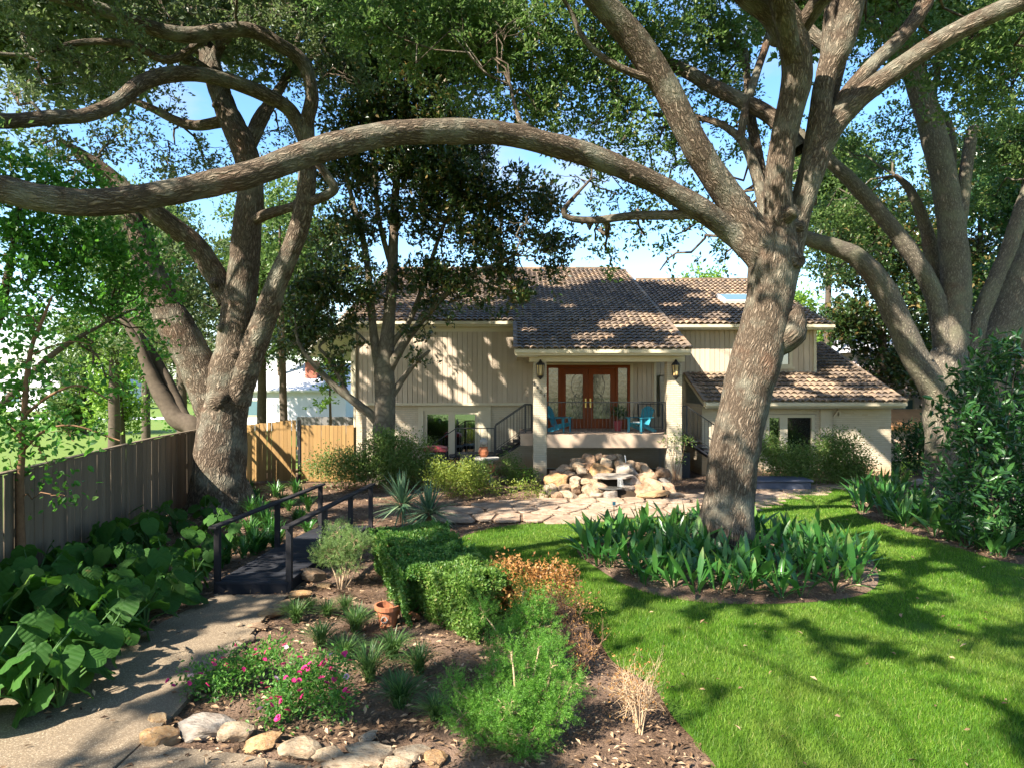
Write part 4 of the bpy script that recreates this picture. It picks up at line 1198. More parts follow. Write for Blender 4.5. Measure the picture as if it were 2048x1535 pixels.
# left stair: from porch level down to the left, then a landing rail
def stair(x0, z0, x1, z1, ya, yb, n):
    m = MB()
    for yy in (ya, yb):
        m.bar((x0, yy, z0-.18), (x1, yy, z1-.18), .05, .26, (0, 1, 0))
    for i in range(n):
        t = (i+.5)/n; xc = x0+(x1-x0)*t; zc = z0+(z1-z0)*t
        m.box(min(xc, xc)-.15, xc+.15, ya+.03, yb-.03, zc-.03, zc+.015)
    m.build('stair', M['dark_wood'], house)
    m = MB(); m.slab([(min(x0, x1), ya+.05, (z0 if x0 < x1 else z1)-.2), (max(x0, x1), ya+.05, (z1 if x0 < x1 else z0)-.2), (max(x0, x1), yb-.05, (z1 if x0 < x1 else z0)-.2), (min(x0, x1), yb-.05, (z0 if x0 < x1 else z1)-.2)], .03)
    m.build('stair_underside', M['dark_wood'], house)
stair(.74, 1.57, -.62, .78, 25.0, 26.1, 6)
railing([(.74, 25.0, 1.57), (.5, 25.0, 1.57), (-.62, 25.0, .80)], 1.02, .11)
railing([(.74, 26.1, 1.57), (.5, 26.1, 1.57), (-.62, 26.1, .80)], 1.02, .14)
m = MB(); m.box(-2.1, -.62, 25.0, 26.2, .62, .76); m.box(-2.05, -1.95, 25.05, 25.15, -.02, .618); m.box(-.75, -.65, 25.05, 25.15, -.02, .618)
m.build('stair_landing', M['dark_wood'], house)
railing([(-.64, 24.98, .74), (-2.05, 24.98, .74)], 1.0, .12)
stair(-2.1, .76, -3.1, .05, 25.0, 26.1, 4)
railing([(-2.07, 25.0, .74), (-3.1, 25.0, .05)], .98, .6)
# right stair, half hidden
stair(6.1, 1.57, 7.6, .60, 24.2, 25.0, 6)
railing([(6.05, 24.2, 1.57), (6.2, 24.2, 1.57), (7.6, 24.2, .62)], 1.0, .12)
railing([(5.0, 27.0, 1.57), (5.95, 27.0, 1.57)], 1.0, .14)
m = MB(); m.box(6.0, 6.4, 24.5, 26, 0, .9); m.build('stair_box', M['black_plastic'], house)
# ------------------------------------------------------------------ trees
def above(c, margin=.3):
    """True where a point lies above what the lens takes in (the crown overhead)"""
    return c[:, 2] > CAMZ+.5623*c[:, 1]+margin

def px_blobs(lst):
    """(px, py, depth, radius m, density)"""
    return [(P(a, b, y), r, dn) for a, b, y, r, dn in lst]

# --- the big oak in the ring bed
OY = 13.5
oak = root('oak_tree', (4.35, 13.7, 0), 'big oak with a leaning furrowed trunk standing in the round bed on the lawn', 'tree')
T1 = Tubes()
T1.limb([((4.30, 13.65, -.1), .78), ((4.28, 13.65, .10), .62), (1452, 1060, OY, 124), (1458, 1000, OY, 113), (1469, 900, OY, 110), (1490, 800, OY, 106), (1514, 715, OY, 108), (1530, 650, OY, 102), (1540, 590, OY, 99), (1548, 520, OY, 108), (1556, 450, OY, 78)], 44, .12, 12)
# swelling and stubs on the right
T1.limb([(1545, 690, OY, 60), (1578, 668, OY-.15, 66), (1592, 632, OY-.2, 44), (1596, 610, OY-.2, 8)], 14, .2)
T1.limb([(1550, 540, OY, 50), (1588, 524, OY-.3, 38), (1598, 518, OY-.42, 34), (1600, 517, OY-.45, 4)], 12, .1)
T1.limb([(1565, 440, OY-.2, 40), (1586, 424, OY-.5, 30), (1592, 421, OY-.58, 26), (1594, 420, OY-.6, 3)], 10, .1)
# long horizontal limb sweeping left
T1.limb([(1545, 560, OY, 63), (1512, 512, OY, 56), (1460, 462, OY, 50), (1400, 418, 13.2, 48), (1300, 360, 12.9, 46), (1200, 318, 12.6, 49), (1100, 288, 12.2, 50), (1000, 266, 11.8, 52), (900, 262, 11.4, 54), (800, 266, 11.0, 54), (700, 283, 10.6, 56), (600, 312, 10.2, 58), (500, 348, 9.8, 56), (400, 372, 9.5, 56), (300, 392, 9.2, 56), (200, 405, 8.9, 59), (100, 398, 8.6, 63), (0, 376, 8.3, 59), (-120, 345, 8.0, 54), (-320, 250, 7.6, 40), (-600, 60, 7.2, 22)], 22, .17, 8)
# limb up to the left
T1.limb([(1550, 540, OY, 80), (1510, 472, OY, 76), (1470, 412, OY, 66), (1425, 345, 13.3, 62), (1380, 270, 13.1, 60), (1330, 172, 12.9, 60), (1265, 75, 12.6, 60), (1190, -10, 12.2, 56), (1060, -150, 11.4, 48), (850, -420, 10.0, 36), (600, -800, 8.6, 22)], 20, .1, 8)
# centre stems
T1.limb([(1556, 500, OY, 74), (1556, 440, 13.4, 64), (1558, 340, 13.3, 58), (1574, 250, 13.2, 58), (1592, 170, 13.1, 64), (1590, 95, 12.9, 68), (1556, 25, 12.6, 74), (1480, -40, 12.2, 70), (1350, -200, 11.4, 60), (1200, -500, 10, 40), (1000, -900, 8.8, 22)], 20, .1, 8)
T1.limb([(1570, 540, OY+.1, 64), (1590, 450, OY+.1, 56), (1616, 360, OY+.1, 52), (1634, 270, OY, 48), (1646, 180, OY, 44), (1656, 110, OY, 34), (1662, 40, OY, 32), (1668, -40, OY, 31), (1680, -300, 13, 30), (1600, -700, 12, 16)], 18, .1, 8)
T1.limb([(1630, 290, OY, 24), (1641, 220, OY, 36), (1655, 150, OY, 42), (1682, 90, 13.4, 52), (1704, 0, 13.3, 54), (1730, -120, 13, 46), (1800, -450, 12, 26)], 14, .1)
T1.limb([(1618, 400, OY+.15, 14), (1640, 320, OY+.3, 26), (1662, 200, OY+.4, 28), (1690, 80, OY+.5, 24), (1700, -60, OY+.6, 26), (1690, -200, OY+.7, 18)], 12, .1)
# right limbs
T1.limb([(1590, 470, OY+.05, 26), (1606, 410, OY, 44), (1632, 320, OY, 52), (1668, 250, 13.5, 50), (1720, 195, 13.4, 46), (1800, 135, 13.2, 44), (1900, 70, 12.9, 42), (2050, 0, 12.5, 40), (2250, -70, 12, 32), (2500, -200, 11.4, 20)], 16, .1, 8)
T1.limb([(1660, 270, OY, 40), (1690, 195, OY, 36), (1745, 130, OY, 32), (1805, 70, OY, 32), (1850, 5, OY, 34), (1900, -120, 13.2, 26), (1950, -300, 12.8, 14)], 14, .1)
# back limbs
T1.limb([(1600, 300, OY+.5, 42), (1545, 235, OY+.9, 36), (1480, 200, OY+1.2, 34), (1420, 170, OY+1.6, 32), (1350, 132, OY+2, 28), (1250, 100, OY+2.6, 22), (1100, 80, OY+3.4, 14)], 12, .1)
T1.limb([(1540, 490, OY+.4, 44), (1526, 400, OY+.6, 30), (1496, 300, OY+.8, 22), (1460, 260, OY+1.2, 17), (1410, 238, OY+1.6, 14), (1300, 228, OY+2.2, 9)], 10, .1)
T1.limb([(1480, 282, OY+.9, 18), (1492, 215, OY+1, 19), (1515, 140, OY+1.2, 18), (1540, 60, OY+1.4, 16), (1560, -60, OY+1.8, 12)], 10, .1)
T1.limb([(1530, 440, OY+.5, 30), (1518, 330, OY+1, 26), (1500, 220, OY+1.6, 20), (1490, 100, OY+2.2, 14)], 10, .1)
# hooked branch above the porch roof
T1.limb([(1395, 428, 13.2, 22), (1330, 430, 13.3, 21), (1260, 432, 13.4, 19), (1190, 440, 13.5, 17), (1140, 436, 13.6, 14), (1128, 420, 13.6, 11), (1150, 392, 13.7, 8), (1180, 360, 13.8, 5)], 10, .15)
T1.limb([(1130, 290, 12.3, 16), (1050, 250, 12.6, 12), (1035, 228, 12.8, 9), (1020, 170, 13.2, 6)], 8, .1)
T1.limb([(1330, 170, 12.9, 24), (1230, 130, 12.6, 16), (1170, 80, 12.5, 13), (1140, 20, 12.4, 10), (1090, -60, 12, 8)], 8, .1)
# limbs over the viewer (their leaves shade the foreground)
T1.limb([(1588, 200, 13.1, 40), (1585, 130, 13.0, 40), ((3.6, 10.0, 11.0), .24), ((1.5, 6.0, 12.4), .18), ((-2, 2, 13.2), .10)], 10, .1)
T1.limb([(1604, 110, 12.95, 40), (1612, 40, 12.6, 38), ((6.5, 9.5, 11.5), .22), ((7.0, 5.0, 12.8), .16), ((6.5, 0, 13.2), .09)], 10, .1)
T1.limb([(1648, 170, OY, 32), (1650, 90, OY+.3, 30), ((3.0, 15.0, 13.5), .22), ((0.0, 16.5, 15.5), .14), ((-3, 17, 16.5), .07)], 10, .1)
T1.limb([(1702, 20, 13.3, 34), (1720, -60, 13.6, 32), ((7.0, 15.5, 13.5), .20), ((9, 17.5, 15.5), .12)], 10, .1)

vis = px_blobs([
    (1060, 60, 15.0, 1.5, 1.0), (1180, 90, 15.5, 1.5, 1.0), (1120, 180, 15.5, 1.3, .9), (1010, 170, 15.0, 1.2, .9), (940, 70, 14.6, 1.3, .9), (1230, 190, 15.5, 1.2, .9), (1290, 60, 15.0, 1.4, 1.0),
    (1390, 60, 16.0, 1.4, 1.0), (1420, 180, 16.5, 1.2, .7), (1330, 250, 15.5, 1.1, .6), (1240, 290, 15.0, .9, .45), (1180, 250, 15.0, .9, .6), (1090, 240, 14.6, .8, .6),
    (1240, 390, 15.5, 1.0, .30), (1330, 400, 16.0, .9, .26), (1390, 330, 16, .9, .3), (1280, 480, 15.5, .8, .22), (1400, 460, 16, .8, .2), (1190, 480, 15, .7, .22), (1220, 530, 15, .5, .24), (1320, 540, 15.5, .6, .3), (1450, 520, 16.5, .7, .4), (1250, 440, 15.5, .7, .4), (1350, 470, 16, .7, .35), (1300, 350, 15.5, .9, .4), (1200, 330, 15, .7, .45), (1430, 420, 16.5, .8, .4), (1210, 500, 15, .45, .5), (1470, 300, 17, .9, .4),
    (1170, 370, 14.5, .7, .28), (1470, 90, 16.5, 1.2, .7), (1000, 30, 14, 1.3, .9), (880, 30, 14, 1.2, .8), (780, 60, 14, 1.2, .7), (700, 30, 13.5, 1.2, .6),
    (1760, 60, 15.5, 1.2, .6), (1880, 160, 15.5, 1.1, .5), (1960, 80, 15, 1.3, .6), (2010, 190, 15.5, 1.2, .7), (2050, 60, 14.5, 1.3, .7), (1590, 40, 17, 1.0, .5), (1820, 30, 16, 1.0, .5),
    (-150, 300, 9.0, 1.2, .7), (-400, 150, 8.5, 1.4, .9)])
over = [((1.5, 19.5, 16.0), (2.4, 2.2, 1.5), .9), ((4.5, 20.0, 17.0), (2.6, 2.2, 1.5), .9), ((-1.5, 20.0, 17.2), (2.2, 2.2, 1.5), .8), ((3.0, 9.0, 11.6), (2.6, 2.2, 1.3), .45), ((0.2, 6.5, 12.4), (2.6, 2.2, 1.2), .45), ((-2.5, 3.0, 12.8), (2.6, 2.2, 1.2), .5), ((6.8, 8.5, 12.0), (2.4, 2.2, 1.3), .4), ((6.8, 3.5, 13.0), (2.6, 2.6, 1.2), .4),
        ((2.5, 15.5, 14.2), (2.8, 2.6, 1.8), .8), ((-1.0, 17.0, 15.8), (2.8, 2.6, 1.8), .9), ((7.5, 16, 14.2), (2.6, 2.6, 1.8), .8), ((4.5, 13, 15.0), (3, 3, 1.8), .8), ((-4.0, 15.5, 15.6), (2.6, 2.4, 1.6), .9), ((0.5, 12.0, 14.0), (2.6, 2.2, 1.5), .6), ((10, 18, 15), (2.4, 2.4, 1.6), .8),
        ((2.0, 1.0, 13.0), (2.6, 2.4, 1.2), .45), ((-4.2, 10.5, 13.2), (2.4, 2.2, 1.4), .7)]
T1_oak_over = [(np.array(c), r, d*1.25, 2.2) for c, r, d in over]
crown_blobs = vis+[b for b in T1_oak_over]
tree_crown(oak, T1, crown_blobs, M['oak_leaf'], per=42, sig=.165, L=.115, w=.50, dens=4.6, twigs=.45, flat=.7, spray=4)
T1.stubs(26, 4)
T1.build('trunk', M['oak_bark'], oak)

# --- left oak by the fence
lo = root('oak_tree', (-7.9, 18.2, 0), 'broad grey oak forking low in front of the dark wooden fence', 'tree')
T2 = Tubes(); LY = 18.0
T2.limb([((-7.75, 18.1, -.15), 1.05), ((-7.72, 18.1, .15), .88), (440, 950, LY, 116), (443, 880, LY, 108), (448, 810, LY, 106), (458, 770, LY, 100), (470, 700, LY, 84), (478, 620, LY, 74), (488, 540, LY, 66), (494, 450, LY, 60), (502, 380, LY, 56), (492, 310, LY, 54), (466, 250, LY+.3, 52), (438, 180, LY+.6, 46), (410, 90, LY+1, 42), (385, 0, LY+1.3, 38), (350, -200, LY+1.8, 28), (330, -450, LY+2, 14)], 28, .12, 8)
T2.limb([(430, 815, LY-.2, 56), (440, 800, LY-.42, 50), (450, 796, LY-.55, 36), (455, 797, LY-.6, 8)], 12, .25)
T2.limb([(440, 830, LY, 90), (405, 750, LY, 84), (368, 680, LY-.1, 78), (330, 610, LY-.2, 70), (300, 540, LY-.3, 58), (275, 460, LY-.4, 46), (230, 380, LY-.4, 34), (150, 300, LY-.6, 22)], 20, .12, 8)
T2.limb([(470, 800, LY-.1, 70), (500, 715, LY-.2, 58), (528, 640, LY-.3, 52), (556, 560, LY-.4, 46), (590, 480, LY-.5, 44), (608, 410, LY-.6, 42), (616, 330, LY-.7, 38), (614, 250, LY-.9, 32), (624, 190, LY-1.1, 30), (606, 125, LY-1.4, 30), (560, 90, LY-1.7, 30), (500, 60, LY-2, 31), (430, 64, LY-2.4, 33), (370, 70, LY-2.8, 33), (300, 55, LY-3.2, 32), (220, 25, LY-3.7, 30), (120, -5, LY-4.3, 27), (-60, -60, LY-5, 18)], 18, .1, 7)
T2.limb([(612, 290, LY-.8, 30), (590, 235, LY-1, 32), (560, 205, LY-1.3, 32), (490, 172, LY-1.9, 33), (420, 152, LY-2.5, 34), (350, 148, LY-3, 34), (285, 165, LY-3.6, 34), (235, 205, LY-4.1, 33), (170, 230, LY-4.6, 31), (100, 235, LY-5, 32), (0, 242, LY-5.6, 33), (-120, 230, LY-6.2, 26), (-300, 160, LY-6.8, 15)], 16, .1, 7)
T2.limb([(460, 600, LY+.1, 50), (428, 545, LY, 48), (390, 490, LY-.3, 46), (350, 455, LY-.6, 44), (310, 425, LY-.9, 42), (270, 395, LY-1.1, 36), (200, 330, LY-1.3, 22), (120, 280, LY-1.5, 12)], 16, .1, 7)
T2.limb([(496, 450, LY, 24), (530, 430, LY-.3, 24), (580, 415, LY-.5, 20), (630, 400, LY-.7, 22), (668, 380, LY-.8, 20), (655, 352, LY-.9, 18), (636, 328, LY-1, 16)], 10, .12)
T2.limb([(495, 300, LY+.2, 30), (520, 240, LY+.5, 34), (545, 200, LY+.8, 24), (580, 140, LY+1.2, 16), (600, 60, LY+1.5, 10)], 10, .1)
T2.limb([(460, 240, LY+.3, 26), (380, 250, LY+.5, 22), (300, 215, LY+.7, 17), (240, 190, LY+.9, 12)], 10, .1)
T2.limb([(420, 70, LY-2.3, 18), (340, 120, LY-2.5, 18), (260, 88, LY-2.8, 16), (160, 85, LY-3, 13), (60, 110, LY-3.4, 10), (-60, 100, LY-3.8, 6)], 8, .1)
T2.limb([(452, 225, 18.4, 26), (425, 150, 18.3, 24), ((-10.5, 16, 12.5), .16), ((-12, 12.5, 13), .08)], 8, .1)
T2.limb([(436, 172, 18.6, 26), (440, 90, 18.6, 24), ((-5.5, 17, 13.5), .15), ((-4, 15.5, 14.5), .08)], 8, .1)
vis = px_blobs([
    (40, 60, 14.5, 1.2, .55), (150, 130, 15.0, 1.2, .5), (90, 170, 14.5, 1.0, .5), (260, 120, 16.0, 1.2, .45), (220, 280, 16.5, 1.1, .45), (120, 320, 15.5, 1.0, .45), (330, 320, 18.5, 1.1, .5), (60, 290, 15, .9, .45),
    (330, 30, 16, 1.2, .5), (470, 20, 17, 1.2, .5), (560, 40, 17, 1.2, .6), (640, 110, 18.5, 1.2, .7), (540, 130, 19.5, 1.2, .6), (640, 20, 17.5, 1.3, .7), (700, 150, 19, 1.2, .7), (420, 330, 20, 1.0, .5),
    (230, 470, 17.5, 1.0, .5), (330, 540, 19, 1.0, .45), (120, 400, 16.5, .9, .5), (180, 30, 14, 1.2, .55), (20, 180, 13.5, .9, .5), (560, 270, 20, 1.1, .5), (340, 220, 19, .9, .3)])
over2 = [((-12.5, 19.5, 12.6), (2.2, 2.2, 1.4), .9), ((-10.5, 21.5, 15.2), (2.4, 2.2, 1.5), .9), ((-7, 22.5, 16.4), (2.4, 2.2, 1.5), .9), ((-13.5, 17, 12.2), (2.2, 2.2, 1.3), .8), ((-10, 17, 13.2), (2.6, 2.6, 1.6), .8), ((-6, 17.5, 14.5), (2.6, 2.4, 1.6), .9), ((-8, 20, 14), (2.6, 2.2, 1.6), .9), ((-12, 13, 13), (2.6, 2.4, 1.6), .7), ((-8.5, 13.0, 12.3), (2.4, 2.2, 1.3), .6), ((-11, 9.0, 11.2), (2.6, 2.4, 1.5), .6), ((-5.5, 14.0, 12.8), (2.2, 2.0, 1.3), .6)]
tree_crown(lo, T2, vis+[(np.array(c), r, d*1.25, 2.2) for c, r, d in over2], M['oak_leaf_grey'], per=42, sig=.17, L=.115, w=.48, dens=4.9, twigs=.7, flat=.7, spray=4)
T2.stubs(20, 5)
T2.build('trunk', M['oak_bark'], lo)

# --- unseen oak added behind the viewer's left: its boughs shade path and lawn
so = root('oak_tree', (-15.5, -1.5, 0), 'unseen oak behind the viewer, added so its boughs shade the front garden', 'tree')
T9 = Tubes()
T9.limb([((-15.5, -1.5, -.1), .6), ((-15.4, -1.5, 1.5), .45), ((-15.0, -1.6, 4), .38), ((-14, -1.8, 7), .26), ((-12.5, -2, 9.4), .14), ((-10.5, -2, 10.4), .06)], 16, .12)
T9.limb([((-14.7, -1.7, 5), .16), ((-14, .5, 8.6), .11), ((-12.5, 3.0, 9.8), .07), ((-11, 6, 10.4), .03)], 10, .1)
T9.limb([((-12.5, -2, 9.3), .10), ((-8.5, -3.5, 10.2), .07), ((-4.5, -3.5, 10.4), .05), ((-1, -2, 10.5), .03)], 10, .1)
r9 = np.random.default_rng(21)
b9 = []
for _ in range(275):
    c = np.array((r9.uniform(-18.5, 1.5), r9.uniform(-9, 6.0), 0)); c[2] = r9.uniform(9.2, 11.6)+.12*max(0, c[1])
    if c[1] > -1 and c[2] < CAMZ+.60*c[1]+2.0: continue
    b9.append((c, (r9.uniform(.5, 1.15), r9.uniform(.5, 1.15), r9.uniform(.3, .6)), 1.9, 2.4))
tree_crown(so, T9, b9, M['oak_leaf'], per=46, sig=.22, L=.10, w=.5, dens=4.2, twigs=.1, flat=.7)
T9.build('trunk', M['oak_bark'], so)

# --- magnolia in front of the house
mg = root('magnolia_tree', tuple(P(770, 957, 23.5)), 'dark glossy magnolia with several grey stems in front of the house', 'tree')
T3 = Tubes(); MY = 23.3
T3.limb([((P(768, 965, MY)), .5), (768, 920, MY, 50), (768, 860, MY, 48), (770, 790, MY, 46), (768, 740, MY, 44), (772, 700, MY, 36), (778, 640, MY, 28), (784, 560, MY, 24), (787, 480, MY, 22), (790, 400, MY, 18), (800, 300, MY, 15), (810, 200, MY, 11), (815, 80, MY, 8)], 18, .12)
T3.limb([(764, 760, MY, 26), (750, 690, MY, 20), (742, 610, MY, 17), (735, 530, MY, 15), (722, 460, MY, 13), (700, 380, MY, 10), (680, 280, MY, 7)], 10, .12)
T3.limb([(776, 740, MY, 26), (806, 690, MY-.2, 18), (840, 645, MY-.4, 15), (880, 600, MY-.6, 13), (920, 565, MY-.8, 11), (965, 540, MY-1, 9), (1030, 510, MY-1.2, 6)], 10, .12)
T3.limb([(760, 848, MY, 24), (735, 822, MY-.2, 20), (700, 795, MY-.4, 18), (670, 772, MY-.5, 16), (640, 742, MY-.6, 13), (605, 700, MY-.7, 9), (590, 660, MY-.7, 6)], 10, .15)
T3.limb([(776, 800, MY, 22), (800, 765, MY, 14), (815, 745, MY-.1, 11), (835, 722, MY-.2, 9), (860, 700, MY-.3, 6)], 8, .12)
T3.limb([(768, 720, MY, 18), (790, 680, MY, 14), (820, 640, MY, 12), (850, 560, MY, 11), (880, 470, MY, 9), (920, 380, MY, 7)], 8, .12)
T3.limb([(785, 540, MY, 14), (760, 450, MY, 11), (750, 360, MY, 9), (745, 250, MY, 7)], 8, .12)
T3.limb([(700, 795, MY-.4, 10), (660, 720, MY-.5, 8), (640, 690, MY-.5, 6), (700, 660, MY, 5), (740, 690, MY, 5)], 6, .1)
vis = px_blobs([
    (700, 340, 23.2, 1.3, .9), (800, 320, 23.2, 1.5, 1.0), (900, 350, 22.8, 1.4, 1.0), (990, 380, 22.6, 1.3, 1.0), (1060, 420, 22.4, 1.1, 1.0), (1085, 500, 22.3, .95, .95), (1000, 480, 22.6, 1.1, .9), (930, 450, 22.8, 1.1, .7),
    (840, 430, 23.2, 1.2, .7), (730, 440, 23.2, 1.2, .7), (660, 470, 23, 1.1, .7), (640, 560, 23, 1.0, .6), (700, 540, 23, 1.0, .5), (900, 540, 22.6, .9, .5), (960, 560, 22.4, .8, .6), (1040, 590, 22.2, .55, 1.1), (860, 600, 22.8, .7, .45),
    (640, 650, 23, .9, .55), (590, 690, 23, .8, .6), (660, 730, 22.8, .6, .5), (600, 600, 23.2, .9, .5), (700, 650, 23.4, .6, .4), (830, 715, 22.6, .35, .8), (850, 660, 22.8, .4, .5), (820, 660, 22.8, .4, .4),
    (720, 240, 23.3, 1.4, .9), (820, 220, 23.3, 1.5, .9), (910, 250, 23, 1.3, .8), (760, 140, 23.3, 1.4, .9), (860, 120, 23.3, 1.4, .9), (700, 140, 23.5, 1.2, .8), (830, 30, 23.3, 1.5, .9), (740, 30, 23.4, 1.4, .9), (920, 140, 23.3, 1.2, .7), (980, 290, 23, 1.1, .7), (940, 30, 23.5, 1.2, .7), (1010, 540, 22.4, .7, .7), (1120, 480, 22.4, .6, .7), (860, 550, 22.6, .8, .9), (920, 590, 22.5, .6, .8), (980, 610, 22.4, .45, .8), (720, 590, 23, .9, .8), (640, 590, 22.8, .8, .8), (610, 650, 22.8, .6, .8), (800, 560, 23.2, .7, .6), (690, 700, 22.8, .45, .7), (1100, 540, 22.2, .5, .9), (870, 640, 22.5, .4, .8), (1060, 560, 22.2, .5, .9)])
tree_crown(mg, T3, vis+[(np.array(c), r, .7, 1.6) for c, r in (((-4.2, 23.3, 17.0), (2.6, 2.4, 1.6)), ((-2.0, 23.2, 16.0), (2.4, 2.2, 1.6)), ((-5.5, 24.5, 16.0), (2.2, 2.2, 1.6)), ((-3.2, 25.0, 18.3), (2.2, 2.2, 1.5)), ((-1.0, 24.6, 17.2), (2.0, 2.0, 1.4)))], M['magnolia_leaf'], per=30, sig=.19, L=.18, w=.48, dens=7.5, twigs=.4, flat=.8, br=.03, spray=3)
T3.build('trunk', M['smooth_bark'], mg)

# --- oak with many stems at the right
ro = root('oak_tree', (12.8, 20.2, 0), 'many stemmed oak with pale bark rising behind the dark shrubs', 'tree')
T4 = Tubes(); RY = 20.0
T4.limb([(P(1892, 1010, RY), .75), (1893, 960, RY, 84), (1890, 880, RY, 80), (1888, 810, RY, 86), (1892, 740, RY, 82), (1905, 680, RY, 66), (1912, 600, RY, 60), (1910, 520, RY, 58), (1900, 430, RY, 54), (1884, 340, RY, 54), (1862, 250, RY, 52), (1838, 170, RY, 48), (1805, 80, RY, 46), (1765, 0, RY, 40), (1700, -150, RY, 28), (1650, -350, RY, 14)], 22, .12, 8)
T4.limb([(1888, 830, RY, 70), (1868, 775, RY-.1, 62), (1830, 712, RY-.2, 56), (1796, 640, RY-.3, 54), (1762, 570, RY-.4, 50), (1715, 515, RY-.5, 42), (1665, 492, RY-.5, 36), (1610, 474, RY-.4, 30), (1540, 430, RY, 18)], 16, .12, 8)
T4.limb([(1895, 720, RY, 52), (1882, 650, RY, 42), (1868, 590, RY, 40), (1838, 530, RY, 37), (1796, 470, RY, 35), (1742, 405, RY+.1, 33), (1690, 350, RY+.2, 30), (1640, 305, RY+.4, 25), (1560, 230, RY+.8, 16)], 14, .12, 8)
T4.limb([(1908, 500, RY, 34), (1922, 420, RY, 30), (1932, 340, RY, 26), (1944, 265, RY, 24), (1950, 262, RY, 22)], 12, .1)
T4.limb([(1900, 790, RY, 50), (1935, 720, RY, 40), (1958, 640, RY, 36), (1990, 560, RY, 34), (2020, 490, RY, 32), (2050, 400, RY, 30), (2120, 250, RY, 22)], 14, .1)
T4.limb([(1880, 650, RY+.8, 40), (1868, 540, RY+.9, 34), (1850, 450, RY+1, 26), (1820, 380, RY+1.1, 18), (1790, 350, RY+1.2, 10)], 12, .1)
T4.limb([(1890, 400, RY+.4, 20), (1905, 330, RY+.5, 16), (1900, 250, RY+.6, 14), (1870, 200, RY+.7, 11), (1880, 100, RY+.8, 8)], 8, .1)
vis = px_blobs([
    (1700, 420, 23, 1.2, .6), (1680, 300, 23, 1.1, .5), (1760, 330, 23.5, 1.2, .6), (1830, 420, 23, 1.0, .5), (1800, 260, 23, 1.1, .55), (1730, 500, 23, 1.0, .5), (1980, 300, 22, 1.2, .7), (1970, 180, 22, 1.2, .7), (2030, 330, 21.5, 1.1, .7), (1930, 80, 22, 1.2, .55), (1660, 540, 23, .9, .4), (1850, 120, 22, 1.1, .5), (1960, 400, 22.5, 1.0, .6), (1670, 200, 22.5, 1.0, .4), (2040, 220, 21, 1.1, .6), (1650, 420, 23.5, 1.0, .45), (1600, 300, 23, 1.0, .3), (1560, 420, 23, .9, .25)])
over4 = [((12.5, 19.5, 14.8), (3, 2.6, 1.8), .8), ((9, 20.5, 15.0), (2.6, 2.4, 1.6), .7), ((15, 18, 13.5), (2.6, 2.6, 1.8), .8)]
tree_crown(ro, T4, vis+[(np.array(c), r, d*1.25, 2.2) for c, r, d in over4], M['oak_leaf'], per=40, sig=.19, L=.13, w=.50, dens=3.9, twigs=.4, flat=.7, spray=4)
T4.stubs(12, 6)
T4.build('trunk', M['oak_bark_far'], ro)

# --- oak at the right frame edge
r2 = root('oak_tree', (16.3, 20.5, 0), 'oak with a thick leaning stem behind the broad leaved shrubs', 'tree')
T5 = Tubes()
T5.limb([((15.1, 20.8, -.1), .6), ((15.0, 20.8, 1.2), .55), (1975, 740, 20.8, 88), (2005, 650, 20.8, 92), (2035, 560, 20.8, 90), (2065, 470, 20.8, 80), (2090, 300, 20.8, 60), (2120, 50, 20.8, 40), (2140, -200, 20.8, 20)], 18, .12)
tree_crown(r2, T5, px_blobs([(2090, 100, 21, 1.6, .7), (2150, 300, 21, 1.5, .8), (2080, -150, 21, 2, .8)]), M['oak_leaf'], per=40, sig=.28, L=.10, w=.5, dens=4, twigs=.3)
T5.build('trunk', M['oak_bark_far'], r2)

# --- bright broad leaved tree over the fence and a sapling at the path
bt = root('shade_tree', (-10.6, 13.6, 0), 'bright green broad leaved tree spreading over the dark fence below the long limb', 'tree')
T6 = Tubes()
T6.limb([((-10.6, 13.6, -.1), .16), ((-10.55, 13.6, 2), .14), ((-10.3, 13.4, 3.8), .11), ((-9.8, 13.2, 5.2), .08), ((-9.4, 13, 6.6), .04)], 10, .1)
T6.limb([((-10.5, 13.6, 2.6), .08), ((-9.2, 13.6, 3.9), .06), ((-8.2, 13.8, 4.6), .03)], 8, .1)
vis = px_blobs([(40, 470, 13, .95, .9), (140, 480, 13.2, .9, .9), (230, 500, 13.6, .8, .8), (60, 570, 13, .9, .8), (160, 580, 13.4, .8, .8), (260, 580, 14.0, .6, .7), (100, 360, 13, .8, .6), (200, 360, 13.4, .6, .5), (20, 330, 12.6, .7, .6), (230, 650, 14, .55, .6), (300, 640, 14.4, .45, .6), (200, 720, 13.8, .5, .6), (330, 690, 15, .4, .5), (10, 640, 12.6, .7, .6), (-80, 500, 12.5, 1.1, .8), (250, 790, 14.2, .4, .5), (-60, 350, 12.5, 1.0, .7), (270, 560, 14.2, .5, .8), (310, 560, 14.4, .45, .7), (290, 500, 14.2, .5, .6), (330, 610, 14.6, .4, .6)])
tree_crown(bt, T6, vis, M['bright_leaf'], per=30, sig=.18, L=.12, w=.62, dens=6.5, shape=0, twigs=.5, flat=.7, br=.03, spray=3)
T6.build('trunk', M['thin_bark'], bt)

